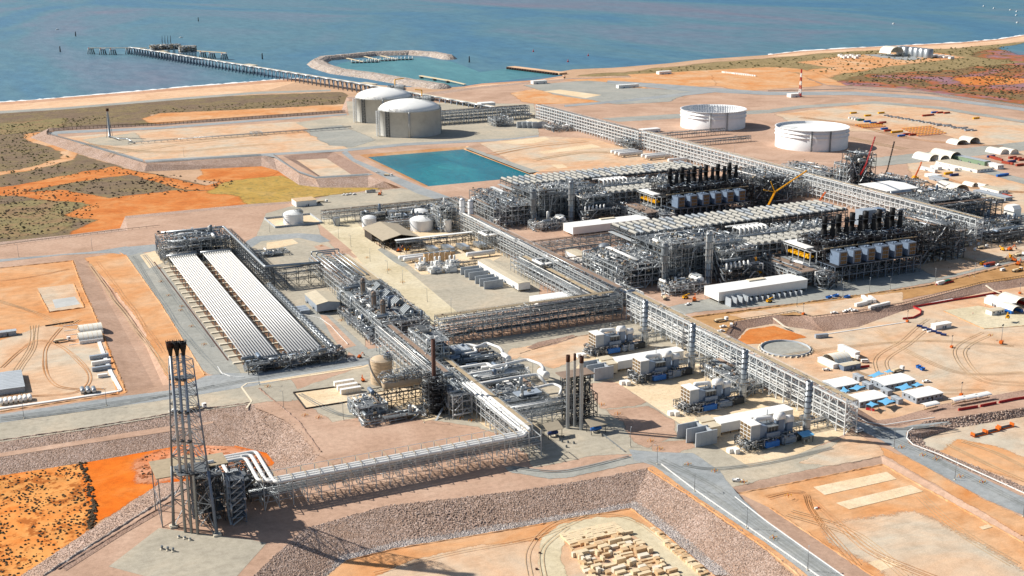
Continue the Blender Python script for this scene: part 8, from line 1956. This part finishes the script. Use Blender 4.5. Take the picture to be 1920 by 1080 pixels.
for i, (x, y) in enumerate(((963, 680), (1014, 691), (1128, 760), (1158, 777), (1220, 828), (1237, 843), (1340, 885), (884, 790), (863, 785), (672, 610), (640, 602), (300, 504), (302, 529), (316, 555), (341, 576), (339, 583), (359, 613), (383, 647), (502, 726), (572, 780), (598, 784), (738, 788), (700, 786), (1857, 630), (688, 484), (729, 507), (755, 530), (602, 462), (1478, 931), (1395, 905), (1290, 872), (1800, 895), (1842, 905), (1730, 855), (1755, 862), (1690, 840), (1450, 1010))):
    ppx('bollard', x, y, .4, f'yellow railed hydrant {near(x, y)}', 'yellow railed hydrants')
# ---- cranes
def crane(label, base, elbow, tip, mat, z=0, base2=None, zt=30, ze=20):
    b0 = G(*base, z); t = thing('mobile_crane', label, 'crane', b0); d = b0
    MB().m('yellow').box(d[0]-5, d[1]-1.4, 1, d[0]+4, d[1]+1.4, 2.6).box(d[0]-3, d[1]-1.5, 2.6, d[0]+1, d[1]+1.5, 4.2).build('body', t)
    for x in (-4, -1.5, 1, 3): MB().m('rubber').cyl((d[0]+x, d[1]-1.6, .8), (d[0]+x, d[1]+1.6, .8), .8, None, 10).build('wheel', t)
    e, f = elbow, tip; b = MB().m(mat)
    def lat(p, q, w):
        p, q = np.array(p), np.array(q); L = np.linalg.norm(q-p); n = max(2, int(L/2.5)); u = (q-p)/L; x = np.cross(u, (0, 0, 1.)); x /= max(1e-6, np.linalg.norm(x)); y = np.cross(u, x)
        C = [x*w+y*w, x*w-y*w, -x*w-y*w, -x*w+y*w]
        for c in C: b.beam(tuple(p+c), tuple(q+c), .3)
        for k in range(n):
            for i in range(4): b.beam(tuple(p+u*L*k/n+C[i]), tuple(p+u*L*(k+1)/n+C[(i+1) % 4]), .2)
    lat((d[0], d[1], 4), e, .55)
    if f: lat(e, f, .4)
    b.build('boom', t); return t
def at_depth(px_, py_, Yw):
    d = FW*FPX+RT*(px_-960)-UP*(py_-540); k = Yw/d[1]; return (float(d[0]*k), float(d[1]*k), float(CAMH+d[2]*k))
crane('red lattice crane leaning before the far storage yard', (1606, 348), at_depth(1624, 308, 985), at_depth(1641, 256, 985), 'red')
crane('slim crane with orange tip behind the far modules', (1656, 340), at_depth(1664, 318, 1060), at_depth(1677, 265, 1060), 'black')
crane('small crane with orange jib near the site offices', (1716, 336), at_depth(1725, 312, 1020), at_depth(1728, 303, 1020), 'orange')
crane('yellow telescopic crane arm raised between the trains', (1430, 412), at_depth(1453, 360, 960), at_depth(1513, 320, 960), 'yellow')
t = thing('crane_jib', 'yellow luffing jib folded beside the raised yellow crane', 'crane', at_depth(1453, 360, 961)); b = MB().m('yellow').beam(at_depth(1453, 360, 961), at_depth(1432, 356, 961), .7).beam(at_depth(1453, 360, 961), at_depth(1445, 340, 961), .6); b.build('jib', t)
crane('yellow crane standing among modules behind the white switch room', (1420, 515), at_depth(1417, 483, 790), None, 'yellow')
crane('orange crane arm leaning over the nearer air coolers', (1524, 402), at_depth(1548, 360, 950), None, 'orange')
# ---- cream crates and pallets in the bottom pit
CR = {}
def crate(x, y, w, d, h, mat, label, group, z=LOW+.1, rz=0):
    k = (round(w, 1), round(d, 1), round(h, 1), mat)
    if k not in CR:
        o = bpy.data.objects.new('timber_crate', MB().m(mat).box(-w/2, -d/2, 0, w/2, d/2, h).mesh('timber_crate')); COL.objects.link(o); CR[k] = o
    else: o = CR[k].copy(); COL.objects.link(o)
    o.location = (x, y, z); o.rotation_euler = (0, 0, rz); o['label'] = label; o['category'] = 'crate'; o['group'] = group; return o
R = random.Random(42)
for i in range(15):
    for j in range(6):
        x = 244+i*2.02+j*.05; y = 464.5+j*1.9
        if R.random() < .04: continue
        crate(x, y, 1.9, 1.8, 1.0+.1*R.randrange(0, 3), 'crate', f'{nth(i)} pallet from the left, {nth(j)} row from the front of the packed block', 'packed pallets in the bottom pit', rz=R.uniform(-.03, .03))
n = 0; yy = 462
row = -1
while yy > 414 and n < 175:
    row += 1; col = -1
    x = 241+R.uniform(-1.5, 1)-(462-yy)*.12; xe = 272+(462-yy)*.03
    while x < xe:
        w = R.choice((1.2, 1.6, 2.4, 3.6, 5.0, 6.5)); d = R.choice((1.6, 2.2, 2.8)); h = R.choice((.8, 1.2, 1.8, 2.4))
        if R.random() < .85:
            col += 1
            for rr in range(1): crate(x+w/2, yy+R.uniform(-.4, .4), w, d, h, R.choice(('crate', 'crate', 'crate_tan', 'foot')), f"{'long' if w > 3 else 'mid sized' if w > 1.5 else 'small'} {'low' if h < 1 else 'tall' if h > 1.5 else ''} pale crate, {nth(col)} from the left in the {nth(row)} rough row".replace('  ', ' '), 'scattered crates in the bottom pit', rz=R.uniform(-.06, .06)); n += 1
        x += w+R.choice((.1, .2, .4, 1.2))
    yy -= R.uniform(2.6, 3.3)
for k in range(22):
    y = 461-k*2.25; crate(287.5-.05*k, y, 2.2, 2.0, R.choice((.8, 1.2, 1.5)), R.choice(('crate', 'crate_tan')), f'{nth(k)} crate from the far end of the line by the rock slope', 'crates along the rock slope')
    if k > 6: crate(285.0-.05*k, y-.3, 2.0, 1.9, R.choice((.8, 1.2, 1.6)), R.choice(('crate_tan', 'crate')), f'{nth(k-7)} crate from the far end of the second line', 'crates in the second line')
for k, (x, y) in enumerate(((1005, 1012), (1012, 1038), (1006, 1068))):
    p = G(x, y, LOW); crate(p[0], p[1], 1, .8, .7, 'rusty', f'{nth(k)} small rusty marker block from the back, left of the crates', 'rusty marker blocks')
for k, (x, y) in enumerate(((1836, 816), (1858, 810), (1885, 802))):
    p = G(x, y, -4); t = thing('pipe_rack_cradle', f'{nth(k)} orange cradle of dark pipes from the left in the lower right yard', 'pipe cradle', p)
    b = MB().m('orange')
    for u in (-5, 5): b.box(p[0]+u-.3, p[1]-1.5, -4, p[0]+u+.3, p[1]+1.5, -1.6)
    b.box(p[0]-5, p[1]-1.5, -3.9, p[0]+5, p[1]-1.2, -3.4).box(p[0]-5, p[1]+1.2, -3.9, p[0]+5, p[1]+1.5, -3.4).build('cradle', t)
    for q in range(5): MB().m('steel_dark').cyl((p[0]-5.6, p[1]-1+q*.5, -3.3), (p[0]+5.6, p[1]-1+q*.5, -3.3), .24, None, 8).build('pipe', t)
p = G(1530, 954, -1.5); b = MB().m('white_panel').cbox(p[0], p[1], -1.5, 1.6, .8, .8).m('red').cbox(p[0]+1.5, p[1], -1.5, .9, .7, .6); b.build('pump', label='small white and red pump alone on the orange ground', cat='pump')
for k in range(7):
    p = G(1046+(k % 3)*11+(k//3)*8, 819+(k % 3)*1.5+(k//3)*10); b = MB().m('pipe_grey').cbox(p[0], p[1], 0, 1, .8, 1).m('steel_dark').cbox(p[0], p[1], 1, .6, .6, .4); b.build('pipe_stand', label=f'{nth(k)} small grey pipe stand below the tan canopies', cat='pipe stand', group='grey pipe stands')
# ---- people in orange and yellow vests: one body surface grown from a posed skeleton
def person_mesh():
    J = [(0, 0, .95), (0, 0, 1.2), (0, 0, 1.45), (0, 0, 1.56), (0, .01, 1.7), (.1, 0, .9), (.13, .05, .5), (.14, 0, .08), (.14, .14, .03), (-.1, 0, .9), (-.13, -.05, .5), (-.14, -.12, .08), (-.14, .02, .03), (.2, 0, 1.42), (.26, .02, 1.15), (.24, .14, .95), (-.2, 0, 1.42), (-.26, .02, 1.15), (-.24, .12, .95)]
    E = [(0, 1), (1, 2), (2, 3), (3, 4), (0, 5), (5, 6), (6, 7), (7, 8), (0, 9), (9, 10), (10, 11), (11, 12), (2, 13), (13, 14), (14, 15), (2, 16), (16, 17), (17, 18)]
    r = [.15, .15, .16, .065, .11, .1, .07, .05, .045, .1, .07, .05, .045, .07, .05, .04, .07, .05, .04]
    me = bpy.data.meshes.new('person'); me.from_pydata(J, E, []); o = bpy.data.objects.new('person', me); COL.objects.link(o)
    sk = o.modifiers.new('skin', 'SKIN'); o.modifiers.new('sub', 'SUBSURF').levels = 1
    for i, v in enumerate(me.skin_vertices[0].data): v.radius = (r[i], r[i]*.85); v.use_root = (i == 0)
    dg = bpy.context.evaluated_depsgraph_get(); m2 = bpy.data.meshes.new_from_object(o.evaluated_get(dg)); bpy.data.objects.remove(o); return m2
pm = person_mesh()
pm.materials.clear(); pm.materials.append(MATS['navy']); pm.materials.append(MATS['skin'])
for p in pm.polygons:
    c = p.center
    if c.z > 1.58 or (abs(c.x) > .2 and c.z < 1.0 and c.y > .08): p.material_index = 1
    p.use_smooth = True
vest = {}
for m in ('hivis', 'yellow'):
    b = MB().m(m); b.lathe(0, 0, [(.2, .98), (.205, 1.2), (.215, 1.42), (.12, 1.5)], 12, True, False); vest[m] = b.mesh('vest')
hat = MB().m('white_panel').lathe(0, .01, [(.17, 1.74), (.14, 1.82), (.05, 1.87), (.01, 1.87)], 10).mesh('helmet')
PP = [(1690, 497), (1699, 491), (1703, 489), (1710, 499), (1705, 500), (1726, 505), (1779, 504), (1783, 503), (1804, 504), (1807, 503), (1810, 503), (1809, 517), (1816, 519), (1818, 521), (1828, 486), (1811, 492), (1824, 590), (1848, 574)]
for i, (x, y) in enumerate(PP):
    z = -3 if y > 570 else 0; X_, Y_, _ = G(x, y, z); o = bpy.data.objects.new('person', pm); COL.objects.link(o); o.location = (X_, Y_, z+.05); o.rotation_euler = (0, 0, i*1.3)
    m = 'hivis' if i % 3 else 'yellow'
    c = bpy.data.objects.new('vest', vest[m]); COL.objects.link(c); c.parent = o; c = bpy.data.objects.new('helmet', hat); COL.objects.link(c); c.parent = o
    o['label'] = f"worker in {'orange' if i % 3 else 'yellow'} vest near the black turbine deck, {nth(sorted(q[0] for q in PP).index(x))} from the left" if z == 0 else f"worker in a vest walking on the {'concrete slab side' if i == 16 else 'sand below the red barriers'} of the right yard"
    o['category'] = 'person'; o['group'] = ('workers in orange vests' if i % 3 else 'workers in yellow vests') if z == 0 else 'workers in the right yard'
# ---- low shrubs and scattered stones
def inside(P, x, y):
    c = False; j = len(P)-1
    for i in range(len(P)):
        if (P[i][1] > y) != (P[j][1] > y) and x < (P[j][0]-P[i][0])*(y-P[i][1])/(P[j][1]-P[i][1])+P[i][0]: c = not c
        j = i
    return c
def shrubs(name, pxpoly, n, r0, r1, z, mat, seed, cluster=None):
    R = random.Random(seed); P = [G(a, b_, z)[:2] for a, b_ in pxpoly]; xs = [p[0] for p in P]; ys = [p[1] for p in P]
    V = []; F = []; k = 0; tries = 0
    while k < n and tries < n*30:
        tries += 1; x, y = R.uniform(min(xs), max(xs)), R.uniform(min(ys), max(ys))
        if not inside(P, x, y): continue
        if cluster and mnoise.noise(Vector((x/cluster, y/cluster, seed))) < R.uniform(-.5, .25): continue
        r = R.uniform(r0, r1); h = r*R.uniform(.5, .9); b0 = len(V); m = 6
        for ring, (rr, zz) in enumerate(((1, -.05), (.95, .5), (.5, .95))):
            for q in range(m):
                a = q/m*6.283+ring*.4; f = rr*R.uniform(.65, 1.25)*r; V.append((x+f*math.cos(a), y+f*math.sin(a), z+zz*h*R.uniform(.8, 1.2)))
        V.append((x, y, z+h*R.uniform(.7, 1)))
        for ring in range(2):
            for q in range(m): F.append((b0+ring*m+q, b0+ring*m+(q+1) % m, b0+(ring+1)*m+(q+1) % m, b0+(ring+1)*m+q))
        for q in range(m): F.append((b0+2*m+q, b0+2*m+(q+1) % m, b0+3*m))
        k += 1
    b = MB().m(mat); b.raw(V, F); o = b.build(name, label=None, kind='stuff'); return o
sc1 = [(-150, 920), (0, 895), (155, 870), (160, 900), (180, 945), (178, 985), (110, 1030), (20, 1090), (-150, 1190)]
tag(shrubs('low_shrubs', sc1, 1500, .25, .75, LOW+.1, 'bush', 1, 18), 'dark low shrubs dotted over the orange scrub beside the flare tower', 'shrubs')
tag(shrubs('low_shrubs', [(150, 868), (160, 868), (182, 945), (180, 985), (165, 995), (168, 940)], 130, .5, 1.2, LOW+.1, 'bush', 2), 'dense dark shrubs lining the edge of the vivid orange strip', 'shrubs')
tag(shrubs('low_shrubs', [(255, 862), (300, 848), (400, 840), (480, 855), (480, 868), (320, 892), (270, 900)], 170, .25, .7, LOW+.1, 'bush', 3, 10), 'sparse shrubs on the pinkish soil behind the flare tower', 'shrubs')
tag(shrubs('scrub_bushes', [(0, 235), (300, 205), (640, 180), (640, 195), (480, 204), (270, 214), (100, 245), (50, 262), (120, 290), (240, 318), (0, 350)], 900, .5, 1.7, LOW+.1, 'bush_green', 4, 60), 'green bushes scattered over the scrub between beach and yard', 'bushes')
tag(shrubs('scrub_bushes', [(0, 355), (120, 345), (240, 320), (440, 340), (420, 355), (200, 375), (180, 410), (120, 436), (0, 450)], 700, .5, 1.6, LOW+.1, 'bush', 5, 40), 'dark bushes over the scrub below the orange tracks', 'bushes')
tag(shrubs('coast_bushes', [(1180, 137), (1330, 120), (1600, 98), (1900, 84), (1920, 190), (1700, 160), (1500, 130), (1300, 133)], 900, 1.0, 3, LOW+.1, 'bush_green', 6, 120), 'green brown bushes behind the right hand beach', 'bushes')
tag(shrubs('mangrove_bushes', [(1580, 157), (1640, 140), (1720, 136), (1920, 120), (1920, 190), (1700, 163)], 600, 1, 2.6, LOW+.1, 'bush', 7, 90), 'dark bushes over the red and purple tidal flat', 'bushes')
tag(shrubs('green_weeds', [(0, 395), (200, 380), (120, 420), (0, 445)], 160, .5, 1.2, LOW+.1, 'bush_green', 8, 20), 'bright green weeds on the grassy patch at the left', 'bushes')
def stones(name, line, n, spread, r0, r1, z, mat, seed):
    R = random.Random(seed); b = MB().m(mat); L = [np.array(G(x, y, z)) for x, y in line]
    for _ in range(n):
        i = R.randrange(len(L)-1); p = L[i]+(L[i+1]-L[i])*R.random()+np.array([R.uniform(-spread, spread), R.uniform(-spread, spread), 0]); r = R.uniform(r0, r1)
        b.beam(tuple(p), tuple(p+np.array([R.uniform(-r, r), R.uniform(-r, r), r])), r*R.uniform(.8, 1.6), r)
    return b.build(name, kind='stuff')

for k, v in PROTO.items():
    if not v[3]:
        for c in list(v[0].children): bpy.data.objects.remove(c)
        bpy.data.objects.remove(v[0])
